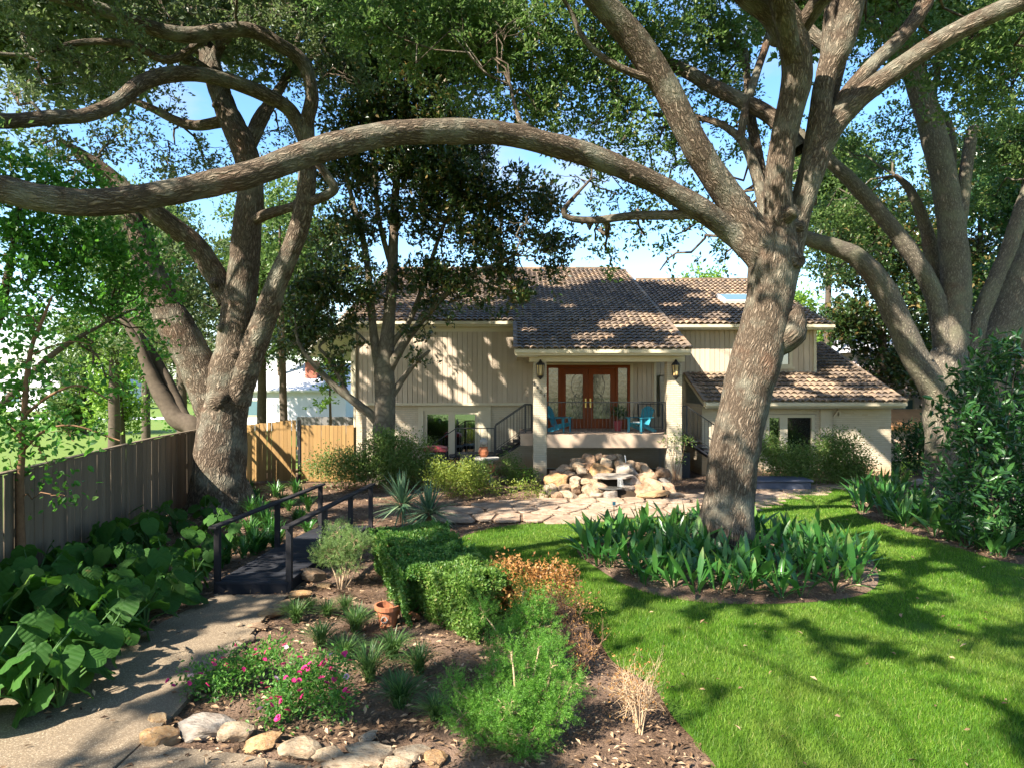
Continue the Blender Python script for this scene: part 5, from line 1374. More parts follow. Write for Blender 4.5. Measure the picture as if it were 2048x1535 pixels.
sp_ = root('sapling', tuple(G(40, 1105)), 'slender sapling with drooping broad leaves at the left by the fence', 'tree')
T7 = Tubes(); SY = 10.3
T7.limb([(P(42, 1112, SY), .075), (41, 1040, SY, 17), (40, 960, SY, 16), (44, 900, SY, 14), (50, 800, SY, 12), (62, 700, SY, 10), (85, 640, SY, 7), (105, 590, SY, 4)], 8, .1)
T7.limb([(48, 830, SY, 8), (100, 790, SY-.1, 6), (160, 770, SY-.2, 4), (220, 800, SY-.3, 3)], 6, .1)
T7.limb([(44, 900, SY, 8), (90, 860, SY-.2, 6), (150, 850, SY-.3, 4), (240, 880, SY-.4, 3)], 6, .1)
T7.limb([(60, 710, SY, 5), (110, 690, SY, 3), (150, 683, SY, 2), (180, 690, SY, 2)], 5, .1)
T7.limb([(44, 880, SY, 7), (10, 840, SY, 5), (-40, 820, SY, 3)], 5, .1)
vis = px_blobs([(30, 720, SY, .45, .8), (20, 790, SY, .5, .9), (80, 830, SY-.1, .4, .8), (140, 870, SY-.2, .38, .7), (210, 880, SY-.3, .3, .6), (40, 870, SY, .45, .8), (100, 930, SY-.1, .35, .5), (20, 940, SY, .4, .6), (160, 790, SY-.2, .32, .5), (-20, 850, SY, .5, .8), (60, 650, SY, .35, .6), (20, 620, SY, .4, .7), (130, 990, SY-.1, .22, .5), (100, 760, SY, .3, .5)])
tree_crown(sp_, T7, vis, M['bright_leaf'], per=14, sig=.16, L=.105, w=.62, dens=14, shape=1, twigs=.7, flat=.7, br=.012, up=-.1)
T7.build('trunk', M['reddish_bark'], sp_)

# --- trees beyond
def bg_tree(name, label, x, y, h, r, mat, group=None, dens=1.4, L=.24, stems=1, per=40, trunk_r=.22, low=.25, n=14, bark='thin_bark'):
    o = root(name, (x, y, -.05), label, 'tree', group)
    t = Tubes()
    for s_ in range(stems):
        dx = rng.normal(0, .25*stems)
        t.limb([((x+dx*.2, y, -.1), trunk_r*1.2), ((x+dx*.6, y, h*.3), trunk_r), ((x+dx, y, h*.6), trunk_r*.7), ((x+dx*1.3, y, h*.9), trunk_r*.25)], 8, .1)
    bl = []
    for _ in range(n):
        zz = h*(low+(1-low)*rng.random()**.8); f = math.sin(math.pi*min(1, max(.08, (zz/h-low*.7)/(1.05-low*.7))))**.7
        a_ = rng.uniform(0, 6.283); rad = r*f*rng.uniform(.2, .8)
        bl.append((np.array((x+rad*math.cos(a_), y+rad*math.sin(a_), zz)), r*rng.uniform(.32, .5), 1.0))
    tree_crown(o, t, bl, mat, per=per, sig=.18*r**.6, L=L*1.15, w=.6, dens=dens*.45, twigs=.12, flat=.75, spray=4)
    t.build('trunk', M[bark], o)
    return o
# behind the left oak, over the fence
bg_tree('dark_tree', 'dark leaning tree just over the fence behind the broad grey oak', -13.0, 27, 9, 3.0, M['oak_leaf_grey'], dens=1.5, L=.16, trunk_r=.2, low=.4)
bg_tree('yellow_green_tree', 'round yellow green tree in the field behind the leaning stems', -20.6, 36, 6.2, 2.3, M['far_bright_leaf'], dens=2.6, L=.2, low=.12, n=18)
bg_tree('field_tree', 'mid green tree in the field left of the yellow green tree', -29, 46, 7.5, 3.2, M['far_leaf'], dens=1.8, low=.1, n=16)
bg_tree('field_tree', 'tall loose tree between the oak and the magnolia beyond the fence', -12.5, 34, 11.5, 3.4, M['far_leaf'], dens=1.5, L=.2, low=.45, n=16)
bg_tree('field_tree', 'tree with thin crown behind the white neighbour building', -17.5, 52, 12.5, 4.2, M['far_leaf'], dens=1.3, low=.45, n=14)
bg_tree('field_tree', 'small light green tree at the corner of the tan fence', -8.2, 31, 4.4, 1.1, M['far_bright_leaf'], dens=2.2, L=.15, low=.35, n=10, trunk_r=.07)
bg_tree('field_tree', 'broad mid green tree over the fence behind the left fork of the grey oak', -17.5, 30, 11.5, 3.6, M['far_leaf'], dens=1.7, L=.18, low=.42, n=20)
bg_tree('field_tree', 'loose tree whose crown fills the gap between the grey oak and the magnolia', -9.8, 29.5, 12.5, 3.2, M['oak_leaf'], dens=1.5, L=.16, low=.42, n=18, trunk_r=.16)
bg_tree('field_tree', 'tall tree behind the broad tree over the fence', -22, 41, 14, 4.2, M['far_leaf'], dens=1.5, L=.2, low=.4, n=18)
# leaning dark stems over the fence
ls = root('leaning_tree', (-9.9, 19.8, 0), 'dark stems leaning left over the top of the fence', 'tree')
T8 = Tubes()
T8.limb([((-9.75, 19.9, -.1), .22), (392, 868, 19.8, 44), (352, 835, 19.9, 40), (318, 780, 20, 34), (296, 735, 20, 27), (278, 690, 20, 20), (240, 630, 20, 12)], 12, .12)
T8.limb([(372, 850, 19.9, 34), (352, 800, 20.2, 28), (330, 752, 20.3, 24), (300, 700, 20.4, 20), (270, 660, 20.5, 14), (230, 620, 20.6, 8)], 12, .12)
tree_crown(ls, T8, px_blobs([(250, 620, 20.5, .9, .6), (200, 650, 20.5, .7, .5), (310, 610, 21, .8, .5), (340, 850, 20.6, .35, .6), (280, 760, 20.6, .4, .5)]), M['bright_leaf'], per=30, sig=.22, L=.12, w=.6, dens=5, twigs=.4)
T8.build('trunk', M['thin_bark'], ls)
# behind the roof and at the right
bg_tree('field_tree', 'pale yellow green tree showing above the right roof ridge', 14.5, 52, 11.5, 3.6, M['far_bright_leaf'], dens=1.6, low=.4, n=14)
bg_tree('field_tree', 'pale green tree behind the right end of the roof', 18.6, 44, 9.4, 3.0, M['far_bright_leaf'], dens=1.6, low=.25, n=14)
bg_tree('evergreen_tree', 'dense dark evergreen behind the gable of the right wing', 17.2, 31.5, 11.5, 3.0, M['magnolia_leaf'], dens=2.6, L=.2, low=.28, n=22)
bg_tree('evergreen_tree', 'tall dense evergreen filling the gap behind the pale barked stems', 22.5, 33, 15, 4.0, M['magnolia_leaf'], dens=2.4, L=.2, low=.12, n=26)
bg_tree('evergreen_tree', 'dark evergreen at the right edge behind the thick leaning stem', 19.6, 26, 12, 2.8, M['dark_shrub_leaf'], dens=2.6, L=.17, low=.1, n=22)
bg_tree('field_tree', 'tall mid green tree above the evergreens on the right', 17.0, 37, 15.5, 4.0, M['far_leaf'], dens=1.6, L=.22, low=.55, n=16)
# far line of woods
wl, n0 = [], 0
cc = []
for i in range(70):
    x = -140+i*3.2+rng.normal(0, 1); y = 120+rng.uniform(-10, 10)
    for _ in range(16):
        cc.append((x+rng.normal(0, 2.0), y+rng.normal(0, 2.0), abs(rng.normal(2.5, 2.6))))
for i in range(60):
    x = 8+i*2.2+rng.normal(0, 1); y = 85+rng.uniform(-8, 8)
    for _ in range(14):
        cc.append((x+rng.normal(0, 2.0), y+rng.normal(0, 2.0), abs(rng.normal(4, 3.0))))
V, F = clump_leaves(np.array(cc), 15, .9, 1.0, .6)
tag(nobj('far_woods', V, F, M['far_leaf']), kind='stuff')
# ------------------------------------------------------------------ plants
K_DENS = 6.5
def shrub(name, label, c, blobs, mat, per=26, sig=.11, L=.055, w=.5, dens=26, stems=6, shape=0, group=None, cat='shrub', stem_mat='twig_brown', up=.2, flat=.8, foliage='foliage', twigs=.3, stem_r=.014, spray=0):
    """blobs relative to the foot: (dx,dy,z,(rx,ry,rz))"""
    c = np.array(c, float)
    o = root(name, c, label, cat, group)
    t = Tubes()
    for b in blobs[:max(stems, 1)]:
        q = c+np.array(b[:3])
        f = c+np.array((b[0]*.15, b[1]*.15, -.03))
        t.limb([(f, stem_r), (f*.55+q*.45+rng.normal(0, .03, 3), stem_r*.7), (q, stem_r*.4)], 5, .1, 4)
    tree_crown(o, t, [(c+np.array(b[:3]), b[3], b[4] if len(b) > 4 else 1.0) for b in blobs], mat, per=per, sig=sig, L=L, w=w, dens=dens, shape=shape, twigs=twigs, up=up, flat=flat, name=foliage, br=.01, spray=spray)
    t.build('stems', M[stem_mat], o)
    return o

# clipped hedge: leaves over a rounded box, a dark body of twigs inside
def hedge(name, label, a, b, hw, h, mat, n, L=.05, dry=None, taper=.75):
    a, b = np.array(a, float), np.array(b, float)
    c = (a+b)/2; o = root(name, (c[0], c[1], 0), label, 'hedge')
    ax = (b-a)[:2]; ln = np.linalg.norm(ax); ax /= ln; sd = np.array((-ax[1], ax[0]))
    u = rng.uniform(-1, 1, n); v = rng.uniform(-1, 1, n); q = rng.random(n)
    face = rng.random(n)
    lx = u*(ln/2+hw*.6); ly = v*hw; lz = np.full(n, h)
    side = face > .42
    lz[side] = h*q[side]**.8
    s_ = side & (rng.random(n) < .72)
    ly[s_] = np.sign(v[s_])*hw*(taper+(1-taper)*lz[s_]/h)
    e_ = side & ~s_
    lx[e_] = np.sign(u[e_])*(ln/2+hw*.6)*(taper*.6+.4+(1-taper)*.6*(lz[e_]/h-1)); ly[e_] = v[e_]*hw*(taper+(1-taper)*lz[e_]/h)
    # round the shoulders
    ex = np.maximum(0, np.abs(lx)-(ln/2+hw*.6-.22))/.22; ey = np.maximum(0, np.abs(ly)-(hw-.2))/.2
    lz -= np.where(lz > h-.01, .16*np.clip(ex**2+ey**2, 0, 1.4), 0)
    p = np.stack((c[0]+ax[0]*lx+sd[0]*ly, c[1]+ax[1]*lx+sd[1]*ly, lz), -1)
    out = np.stack((ax[0]*lx/(ln/2)+sd[0]*ly/hw, ax[1]*lx/(ln/2)+sd[1]*ly/hw, (lz/h)**2*1.2), -1)
    out /= np.linalg.norm(out, axis=1)[:, None]
    bump_ = (fbm(p*3.2, 3)-.5)
    p = p+out*(bump_*.34)[:, None]-out*np.abs(rng.normal(0, .05, n))[:, None]
    keep = fbm(p*5+9, 2) > .26
    p, out, m_ = p[keep], out[keep], keep.sum()
    d = out*.6+rdir(m_, .3)*.8
    V, F = leaf_arrays(p, d, out+rdir(m_, .5)*.8, L*rng.uniform(.6, 1.3, m_), .6, 0)
    nobj('foliage', V, F, mat, o)
    tw = Tubes()
    for i in range(90):
        f = np.array((c[0], c[1], 0))+np.append(ax*rng.uniform(-.4, .4)*ln+sd*rng.uniform(-.3, .3)*hw, 0)
        t_ = p[rng.integers(m_)]
        tw.twig(f, t_*.97+f*.03, .014, .004, .03, 4, 5)
    tw.build('stems', M['twig_brown'], o)
    return o
hedge('clipped_hedge', 'long clipped green hedge running along the lawn edge behind the terracotta pot', (-1.85, 12.1, 0), (-1.05, 9.9, 0), .66, .82, M['hedge_leaf'], 52000, .05)
hedge('clipped_hedge', 'rounded light green hedge bush beside the browned bush', (-.80, 9.75, 0), (-.35, 9.25, 0), .50, .82, M['hedge_light_leaf'], 26000, .05)
bc = G(1075, 1275)
shrub('dying_bush', 'browned orange bush with one green sprig between the hedge and the lawn', (.28, 9.4, 0), [(-.2, .1, .74, (.36, .3, .2)), (.16, .15, .70, (.34, .3, .2)), (-.45, .2, .70, (.24, .26, .2)), (.42, -.05, .58, (.22, .22, .18)), (.0, -.15, .56, (.32, .25, .22)), (-.3, -.15, .56, (.26, .22, .2)), (.66, -.1, .40, (.14, .16, .12), .5)], M['dry_leaf'], per=36, sig=.085, L=.055, dens=62, stems=7, stem_mat='twig_pale', twigs=.5)
shrub('green_sprig', 'small green sprig growing out of the browned bush', (.52, 9.1, 0), [(0, 0, .66, (.09, .09, .10))], M['fern_leaf'], per=40, sig=.06, L=.04, dens=60, stems=1)

# feathery bushes
def feathery(name, label, c, blobs, mat, n_spray=900, stem_mat='twig_pale', spray=.16, nl=.032, wd=.16, per=46):
    c = np.array(c, float); o = root(name, c, label, 'shrub')
    t = Tubes(); cs, ds, Ls, ns = [], [], [], []
    tot = sum(np.prod(b[3]) for b in blobs)
    for b in blobs:
        q = c+np.array(b[:3]); f = c+np.array((b[0]*.1, b[1]*.1, -.03))
        t.limb([(f, .018), (f*.5+q*.5+rng.normal(0, .04, 3), .012), (q, .006)], 5, .1, 4)
        ns_ = max(12, int(n_spray*np.prod(b[3])/tot))
        pts = blob_points(q, b[3], ns_, .5)
        for s in pts:
            dr = (s-q)/(np.linalg.norm(s-q)+1e-6)*.6+rng.normal(0, .35, 3)+np.array((0, 0, .55)); dr /= np.linalg.norm(dr)
            u = np.sort(rng.random(per))[:, None]
            base = s+dr*spray*u+rng.normal(0, .005, (per, 3))
            sd = rng.normal(size=(per, 3)); sd -= (sd@dr)[:, None]*dr; sd /= np.linalg.norm(sd, axis=1)[:, None]
            cs.append(base); ds.append(sd+dr*.8); Ls.append(nl*(1.25-.7*u[:, 0])*rng.uniform(.7, 1.2, per)); 
        for s in pts[::5]: t.twig(q, s, .005, .002, .05, 3, 4)
    cs, ds, Ls = np.vstack(cs), np.vstack(ds), np.concatenate(Ls)
    V, F = leaf_arrays(cs, ds, rdir(len(cs), .6), Ls, wd, 0)
    nobj('foliage', V, F, mat, o); t.build('stems', M[stem_mat], o)
    return o
feathery('feathery_bush', 'large feathery bright green bush nearest the viewer above the pale slabs', (.02, 6.35, 0), [(-.04, -.1, .36, (.2, .2, .18)), (.24, .05, .42, (.17, .18, .18)), (-.28, .05, .34, (.17, .18, .18)), (.36, .1, .68, (.11, .11, .16)), (.09, .15, .64, (.14, .14, .17)), (-.16, .2, .56, (.13, .14, .15)), (.10, -.2, .16, (.22, .2, .14)), (-.28, -.05, .15, (.15, .18, .13)), (.42, -.02, .34, (.12, .15, .17)), (-.56, .15, .44, (.11, .12, .14)), (-.48, .0, .26, (.14, .14, .14)), (.54, .05, .52, (.10, .12, .16)), (-.02, .05, .82, (.08, .08, .11)), (.24, .12, .86, (.07, .07, .10)), (.30, -.1, .22, (.14, .14, .14))], M['fern_leaf'], 1500)
feathery('feathery_bush', 'smaller feathery green bush leaning on the rounded hedge bush', (.15, 7.75, 0), [(.02, .05, .70, (.16, .16, .20)), (-.14, .0, .50, (.18, .16, .18)), (.22, .1, .60, (.15, .15, .2)), (.1, -.1, .34, (.22, .2, .18)), (-.3, .05, .34, (.15, .15, .16)), (-.5, .6, .55, (.13, .13, .16)), (.34, -.1, .36, (.14, .14, .16)), (-.02, .25, .92, (.09, .09, .12)), (.14, .15, .84, (.10, .10, .14))], M['fern_leaf'], 950)
feathery('feathery_bush', 'light grey green feathery bush on a pale bare stem beside the footbridge', tuple(G(682, 1178)), [(-.02, .0, .62, (.34, .3, .22)), (.2, .1, .78, (.26, .26, .2)), (-.26, .05, .58, (.24, .24, .2)), (-.1, .2, .88, (.26, .24, .18)), (.12, -.1, .48, (.26, .22, .16)), (.34, .15, .66, (.18, .18, .16))], M['sage_leaf'], 800, spray=.14)

# dead twiggy bushes
def twiggy(name, label, c, h, r, n, mat_s, leaf=None, nleaf=400):
    c = np.array(c, float); o = root(name, c, label, 'shrub'); t = Tubes(); tips = []
    for i in range(n):
        a_ = rng.uniform(0, 6.283); f = rng.uniform(.3, 1)
        m_ = c+np.array((r*.45*f*math.cos(a_), r*.45*f*math.sin(a_), h*.45)); e = c+np.array((r*f*math.cos(a_), r*f*math.sin(a_), h*rng.uniform(.7, 1)))
        t.limb([(c+rng.normal(0, .02, 3)*np.array((1, 1, 0))-np.array((0, 0, .03)), .008), (m_, .005), (e, .002)], 4, .1, 4); tips.append(e)
        for _ in range(7):
            s = m_+(e-m_)*rng.random(); q = s+rng.normal(0, .12*r/.3, 3)+np.array((0, 0, .09)); t.twig(s, q, .003, .0012, .05, 3, 4); tips.append(q)
            for _ in range(2): q2 = q+rng.normal(0, .05, 3)+np.array((0, 0, .03)); t.twig((s+q)/2, q2, .0018, .001, 0, 3, 3); tips.append(q2)
    t.build('stems', M[mat_s], o)
    if leaf:
        tips = np.array(tips); i = rng.integers(len(tips), size=nleaf)
        V, F = leaf_arrays(tips[i]+rng.normal(0, .025, (nleaf, 3)), rdir(nleaf, .4), rdir(nleaf, .6), .028*rng.uniform(.6, 1.3, nleaf), .5); nobj('foliage', V, F, M[leaf], o)
    return o
twiggy('dead_bush', 'small leafless pale twiggy bush alone at the lower lawn edge', tuple(G(1280, 1466)), .46, .27, 14, 'twig_pale', 'dry_leaf', 500)
twiggy('dead_bush', 'dry brown twiggy bush between the lawn and the feathery bushes', (.80, 7.9, 0), .38, .30, 12, 'twig_brown', 'dry_leaf', 500)
twiggy('dead_bush', 'tall bare brown twigs standing below the orange bush', (.72, 8.75, 0), .60, .26, 12, 'twig_brown', 'dry_leaf', 500)

# flowering plants
def flowering(name, label, c, blobs, nfl, group=None):
    o = shrub(name, label, c, blobs, M['flower_leaf'], per=22, sig=.075, L=.05, w=.5, dens=95, stems=8, shape=0, cat='flower bush', stem_mat='stem_green', group=group)
    c = np.array(c); me = None
    for i in range(nfl):
        b = blobs[i % len(blobs)]
        d = rng.normal(size=3); d[2] = abs(d[2])+.4; d[1] -= .5; d /= np.linalg.norm(d)
        p = np.array(b[:3])+d*np.array(b[3])*1.12
        pale = i % 11 == 4
        key = 'flower_pale' if pale else 'flower_pink'
        m = MB()
        if me is None: me = {}
        if key not in me:
            for k_ in range(11):
                a_ = k_*2.4; q = .6+.4*(k_ % 3)/2; cx, cy, cz = .019*q*math.cos(a_), .019*q*math.sin(a_), .014*(1-q)
                for j in range(5):
                    t1 = j*1.2566; t2 = t1+1.1
                    m.add([(cx, cy, cz), (cx+.013*math.cos(t1), cy+.013*math.sin(t1), cz+.006), (cx+.016*math.cos((t1+t2)/2), cy+.016*math.sin((t1+t2)/2), cz+.004), (cx+.013*math.cos(t2), cy+.013*math.sin(t2), cz+.006)], [(0, 1, 2, 3)])
            f = m.build('flower', M[key]); f.parent = o; me[key] = f.data
        else: f = link('flower', me[key], o)
        f.location = tuple(p); f.rotation_euler = (rng.uniform(.2, .9), rng.uniform(-.5, .5), rng.uniform(0, 6))
        s_ = rng.uniform(.75, 1.25); f.scale = (s_, s_, s_)
    return o
flowering('flowering_bush', 'leafy bush with magenta flowers at the path edge, the larger one', tuple(G(590, 1440)), [(-.1, .0, .24, (.28, .26, .2)), (.22, .05, .30, (.26, .24, .2)), (.0, .25, .34, (.28, .24, .18)), (.3, .3, .36, (.24, .22, .18)), (-.12, -.18, .14, (.2, .16, .14)), (.42, -.02, .22, (.18, .2, .17))], 46)
flowering('flowering_bush', 'low leafy bush with a few pale and magenta flowers reaching over the path', tuple(G(445, 1390)), [(-.1, .0, .18, (.28, .22, .16)), (.18, .1, .24, (.26, .22, .18)), (-.35, -.02, .15, (.2, .18, .12)), (.1, .35, .26, (.26, .22, .17)), (.4, .3, .3, (.24, .22, .18))], 22)

# grassy tufts: single mesh blades
def tuft_mesh(n, h, w, spread, seed):
    r_ = np.random.default_rng(seed); V, F = [], []
    for i in range(n):
        a_ = r_.uniform(0, 6.283); L = h*r_.uniform(.6, 1.15); out = spread*r_.uniform(.25, 1.0); ww = w*r_.uniform(.7, 1.2)
        b0 = r_.normal(0, .02, 2); d = np.array((math.cos(a_), math.sin(a_))); s = np.array((-d[1], d[0])); k0 = len(V)
        for t, wd in ((0, .7), (.4, 1), (.75, .8), (1, .05)):
            rr_ = out*t**1.6; z = L*(t-.55*out/spread*t**3*.8); p = b0+d*rr_
            V += [(p[0]-s[0]*ww*wd/2, p[1]-s[1]*ww*wd/2, z), (p[0]+s[0]*ww*wd/2, p[1]+s[1]*ww*wd/2, z)]
        for q in range(3): F.append((k0+2*q, k0+2*q+1, k0+2*q+3, k0+2*q+2))
    return np.array(V), np.array(F)
tufts = [npmesh('foliage', *tuft_mesh(190, .36, .010, .32, s), M['tuft_leaf']) for s in (1, 2, 3)]
tl = [((592, 1243), .95, 'pale green grass tuft at the end of the edging stones'), ((655, 1232), .8, 'small grass tuft between the pale tuft and the terracotta pot'), ((712, 1262), 1.05, 'grass tuft just left of the terracotta pot'), ((642, 1290), 1.0, 'grass tuft in front of the small one and behind the flowers'),
      ((690, 1320), 1.05, 'grass tuft touching the larger flowering bush at its back'), ((785, 1315), 1.0, 'light grass tuft in front of the terracotta pot'), ((738, 1360), 1.1, 'grass tuft right of the larger flowering bush'), ((838, 1345), .95, 'grass tuft by the foot of the hedge'),
      ((800, 1412), 1.2, 'biggest grass tuft in the middle of the mulch'), ((872, 1440), .9, 'dark grass tuft beside the large feathery bush'), ((690, 1222), .7, 'tiny grass tuft behind the others below the footbridge'), ((620, 1218), .6, 'smallest grass tuft by the orange edging slab')]
for i, (q, s, lab) in enumerate(tl):
    c = G(*q); o = root('grass_tuft', c, lab, 'grass tuft', 'grass tufts in the mulch')
    f = link('foliage', tufts[i % 3], o); s *= 1.2; o.scale = (s, s, s*rng.uniform(.8, 1.0)); o.rotation_euler = (0, 0, rng.uniform(0, 6))

# yuccas
def yucca(label, c, seed, h):
    o = root('yucca', c, label, 'yucca', None); r_ = np.random.default_rng(seed); V, F = [], []
    for i in range(150):
        a_ = r_.uniform(0, 6.283); el = r_.uniform(-.35, 1.45); L = h*r_.uniform(.7, 1.0); ww = .045
        d = np.array((math.cos(a_)*math.cos(el), math.sin(a_)*math.cos(el), math.sin(el))); s = np.array((-math.sin(a_), math.cos(a_), 0)); k0 = len(V)
        b0 = np.array((0, 0, h*.42+r_.normal(0, .05)))
        for t, wd in ((0, .6), (.35, 1), (.7, .75), (1, .03)):
            p = b0+d*L*t-np.array((0, 0, .22*L*math.cos(el)*t*t)); V += [tuple(p-s*ww*wd/2), tuple(p+s*ww*wd/2)]
        for q in range(3): F.append((k0+2*q, k0+2*q+1, k0+2*q+3, k0+2*q+2))
    nobj('foliage', np.array(V)+np.array(c), np.array(F), M['yucca_leaf'], o)
    m = MB(); m.lathe(c, [(.08, -.03), (.07, h*.25), (.09, h*.5)], 8); m.build('trunk', M['twig_brown'], o)
yucca('spiky yucca on the left of the pair in front of the house shrubs', tuple(G(805, 1042)), 4, .95)
yucca('spiky yucca on the right of the pair with more spreading blades', tuple(G(858, 1056)), 5, .88)

# strap leaved clumps: every broad leaf is a part
def strap_leaf_mesh(L, w, bend, seed):
    r_ = np.random.default_rng(seed); V, F = [], []
    for t, wd in ((0, .18), (.22, .32), (.45, .85), (.65, 1), (.85, .65), (1, .04)):
        x = bend*L*t**2; z = L*(t-.18*abs(bend)*t**2)
        V += [(x, -w*wd/2, z+.10*w*wd), (x, 0, z), (x, w*wd/2, z+.10*w*wd)]
    for i in range(5):
        b = i*3; F += [(b, b+1, b+4, b+3), (b+1, b+2, b+5, b+4)]
    return npmesh('leaf', V, np.array(F), M['strap_leaf'], smooth=True)
straps = [strap_leaf_mesh(.56, .085, .22, 1), strap_leaf_mesh(.50, .095, .42, 2), strap_leaf_mesh(.44, .08, .7, 3), strap_leaf_mesh(.60, .08, .10, 4), strap_leaf_mesh(.52, .085, .95, 5)]
def clump(c, label, group, n=7, s=1.0, name='cast_iron_plant'):
    o = root(name, c, label, 'plant', group)
    o.rotation_euler = (0, 0, rng.uniform(0, 6.28)); o.scale = (s, s, s)
    for i in range(n):
        l = link('leaf', straps[rng.integers(5)], o)
        a_ = i*6.283/n+rng.normal(0, .3)
        l.location = (.09*rng.random()*math.cos(a_), .09*rng.random()*math.sin(a_), -.02)
        l.rotation_euler = (rng.normal(0, .2), rng.normal(.16, .22), a_); k_ = rng.uniform(.6, 1.15); l.scale = (k_, k_, k_)
    return o
nring = 0
pts = []
tries = 0
while len(pts) < 140 and tries < 20000:
    tries += 1
    a_ = rng.uniform(0, 6.283); r_ = RR*.95*math.sqrt(rng.random())
    x, y = RC[0]+r_*math.cos(a_), RC[1]+r_*math.sin(a_)
    if math.hypot(x-4.24, y-13.65) < .95: continue
    if y > RC[1]+1.6 and rng.random() < .3: continue
    if all((x-p)**2+(y-q)**2 >.245**2 for p, q in pts): pts.append((x, y))
for x, y in pts:
    dx, dy = x-RC[0], y-RC[1]; q = math.hypot(dx, dy)/RR
    if math.hypot(x-4.24, y-13.65) < 1.35: where = 'close against the leaning oak trunk'
    else:
        fb = 'front' if dy < -1.0 else ('back' if dy > 1.0 else 'middle'); lr = 'left' if dx < -.8 else ('right' if dx > .8 else 'centre')
        where = 'at the '+fb+' '+lr+(' rim' if q > .72 else ' inside')+' of the round oak bed'
    clump((x, y, .10), 'broad strap leaved plant '+where, 'strap leaved plants '+where, 8, rng.uniform(1.0, 1.35))
# right bed
edge = [g2(*q) for q in ((1700, 985), (1702, 1008), (1730, 1034), (1800, 1058), (1880, 1084), (1960, 1108), (2048, 1128))]
pr = []
for t in np.linspace(0, .9, 20):
    for k_ in range(4):
        i = t*(len(edge)-1); j = int(i); f = i-j
        e = np.array(edge[j])*(1-f)+np.array(edge[min(j+1, len(edge)-1)])*f
        q = e+np.array((.5+.55*k_+rng.normal(0, .12), .45*k_+.25+rng.normal(0, .15)))
        if math.hypot(q[0]-12.8, q[1]-20) > .9: pr.append(q)
for i, q in enumerate(pr):
    where = ['in the first row of the right bed', 'in the second row of the right bed', 'in the third row of the right bed', 'in the back row of the right bed'][i % 4]+(', house end' if i < 28 else (', near the pale barked oak' if i < 56 else ', under glossy shrubs'))
    clump((q[0], q[1], .0), 'strap leaved plant '+where, 'right bed plants '+where, 8, rng.uniform(1.1, 1.5))

# low lily like plants beside the footbridge
lily = [npmesh('foliage', *tuft_mesh(46, .55, .035, .42, s), M['strap_leaf']) for s in (11, 12, 13)]
for i in range(30):
    t = i/29; px = 500+130*((i*7) % 10)/10; py = 985+150*t*(1 if i % 2 else .85)
    px -= 60*t*(i % 3 == 0)
    c = G(px, py)
    if c[0] > -4.35-.1 and 10.8 < c[1] < 15.3: c[0] = -4.9-rng.random()*.8
    o = root('lily_plant', c, 'arching narrow leaved plant '+('near the far end of the footbridge' if c[1] > 15.8 else ('half way along the left handrail of the footbridge' if c[1] > 13.6 else 'by the near left post of the footbridge')), 'plant', 'arching plants '+('far' if c[1] > 15.8 else ('half way' if c[1] > 13.6 else 'near'))+' along the footbridge')
    link('foliage', lily[i % 3], o); o.rotation_euler = (0, 0, rng.uniform(0, 6)); s = rng.uniform(.8, 1.15); o.scale = (s, s, s)

# elephant ears: big heart shaped leaves on stalks
def ear_mesh(seed):
    r_ = np.random.default_rng(seed); V = [(0, 0, 0)]; F = []
    n = 22; ring = []
    for k_ in range(n):
        a_ = 2*math.pi*k_/n
        rr_ = .5*(1+.30*math.cos(a_)+.34*math.exp(-((a_ if a_ < math.pi else a_-2*math.pi)/.42)**2))*(1-.6*math.exp(-((a_-math.pi)/.28)**2))
        ring.append((rr_*math.cos(a_)*1.12, rr_*math.sin(a_)*1.12))
    for f in (.5, 1):
        for k_, (x, y) in enumerate(ring):
            rip = .045*math.sin(k_*2.1+seed)*f+.02*r_.normal()*f
            V.append((x*f, y*f, -.20*(x*f)**2-.16*(abs(y*f))**1.5+.06*abs(y*f)+rip))
    for k_ in range(n):
        F.append((0, 1+k_, 1+(k_+1) % n))
    Q = [(1+k_, 1+n+k_, 1+n+(k_+1) % n, 1+(k_+1) % n) for k_ in range(n)]
    return npmesh('leaf', V, [np.array(F), np.array(Q)], M['ear_leaf'], smooth=True)
ears = [ear_mesh(s) for s in range(4)]
ear_pos = [(40, 1390, 1.05), (150, 1360, .95), (90, 1300, 1.1), (240, 1300, .9), (20, 1270, 1.1), (180, 1240, 1.0), (290, 1260, .85), (340, 1225, .8), (100, 1190, 1.0), (250, 1180, .95), (330, 1160, .9), (390, 1180, .75), (180, 1130, .95), (300, 1110, .85), (380, 1110, .8), (430, 1075, .75), (350, 1065, .8), (470, 1100, .65), (-60, 1330, 1.1), (0, 1180, 1.0), (410, 1040, .7), (60, 1130, .95), (60, 1440, 1.0), (-40, 1450, 1.05), (120, 1420, .85), (200, 1350, .85), (-20, 1230, 1.1), (140, 1280, 1.0), (220, 1220, .9), (370, 1200, .7), (430, 1130, .65), (280, 1200, .9), (130, 1100, .9), (240, 1080, .85)]
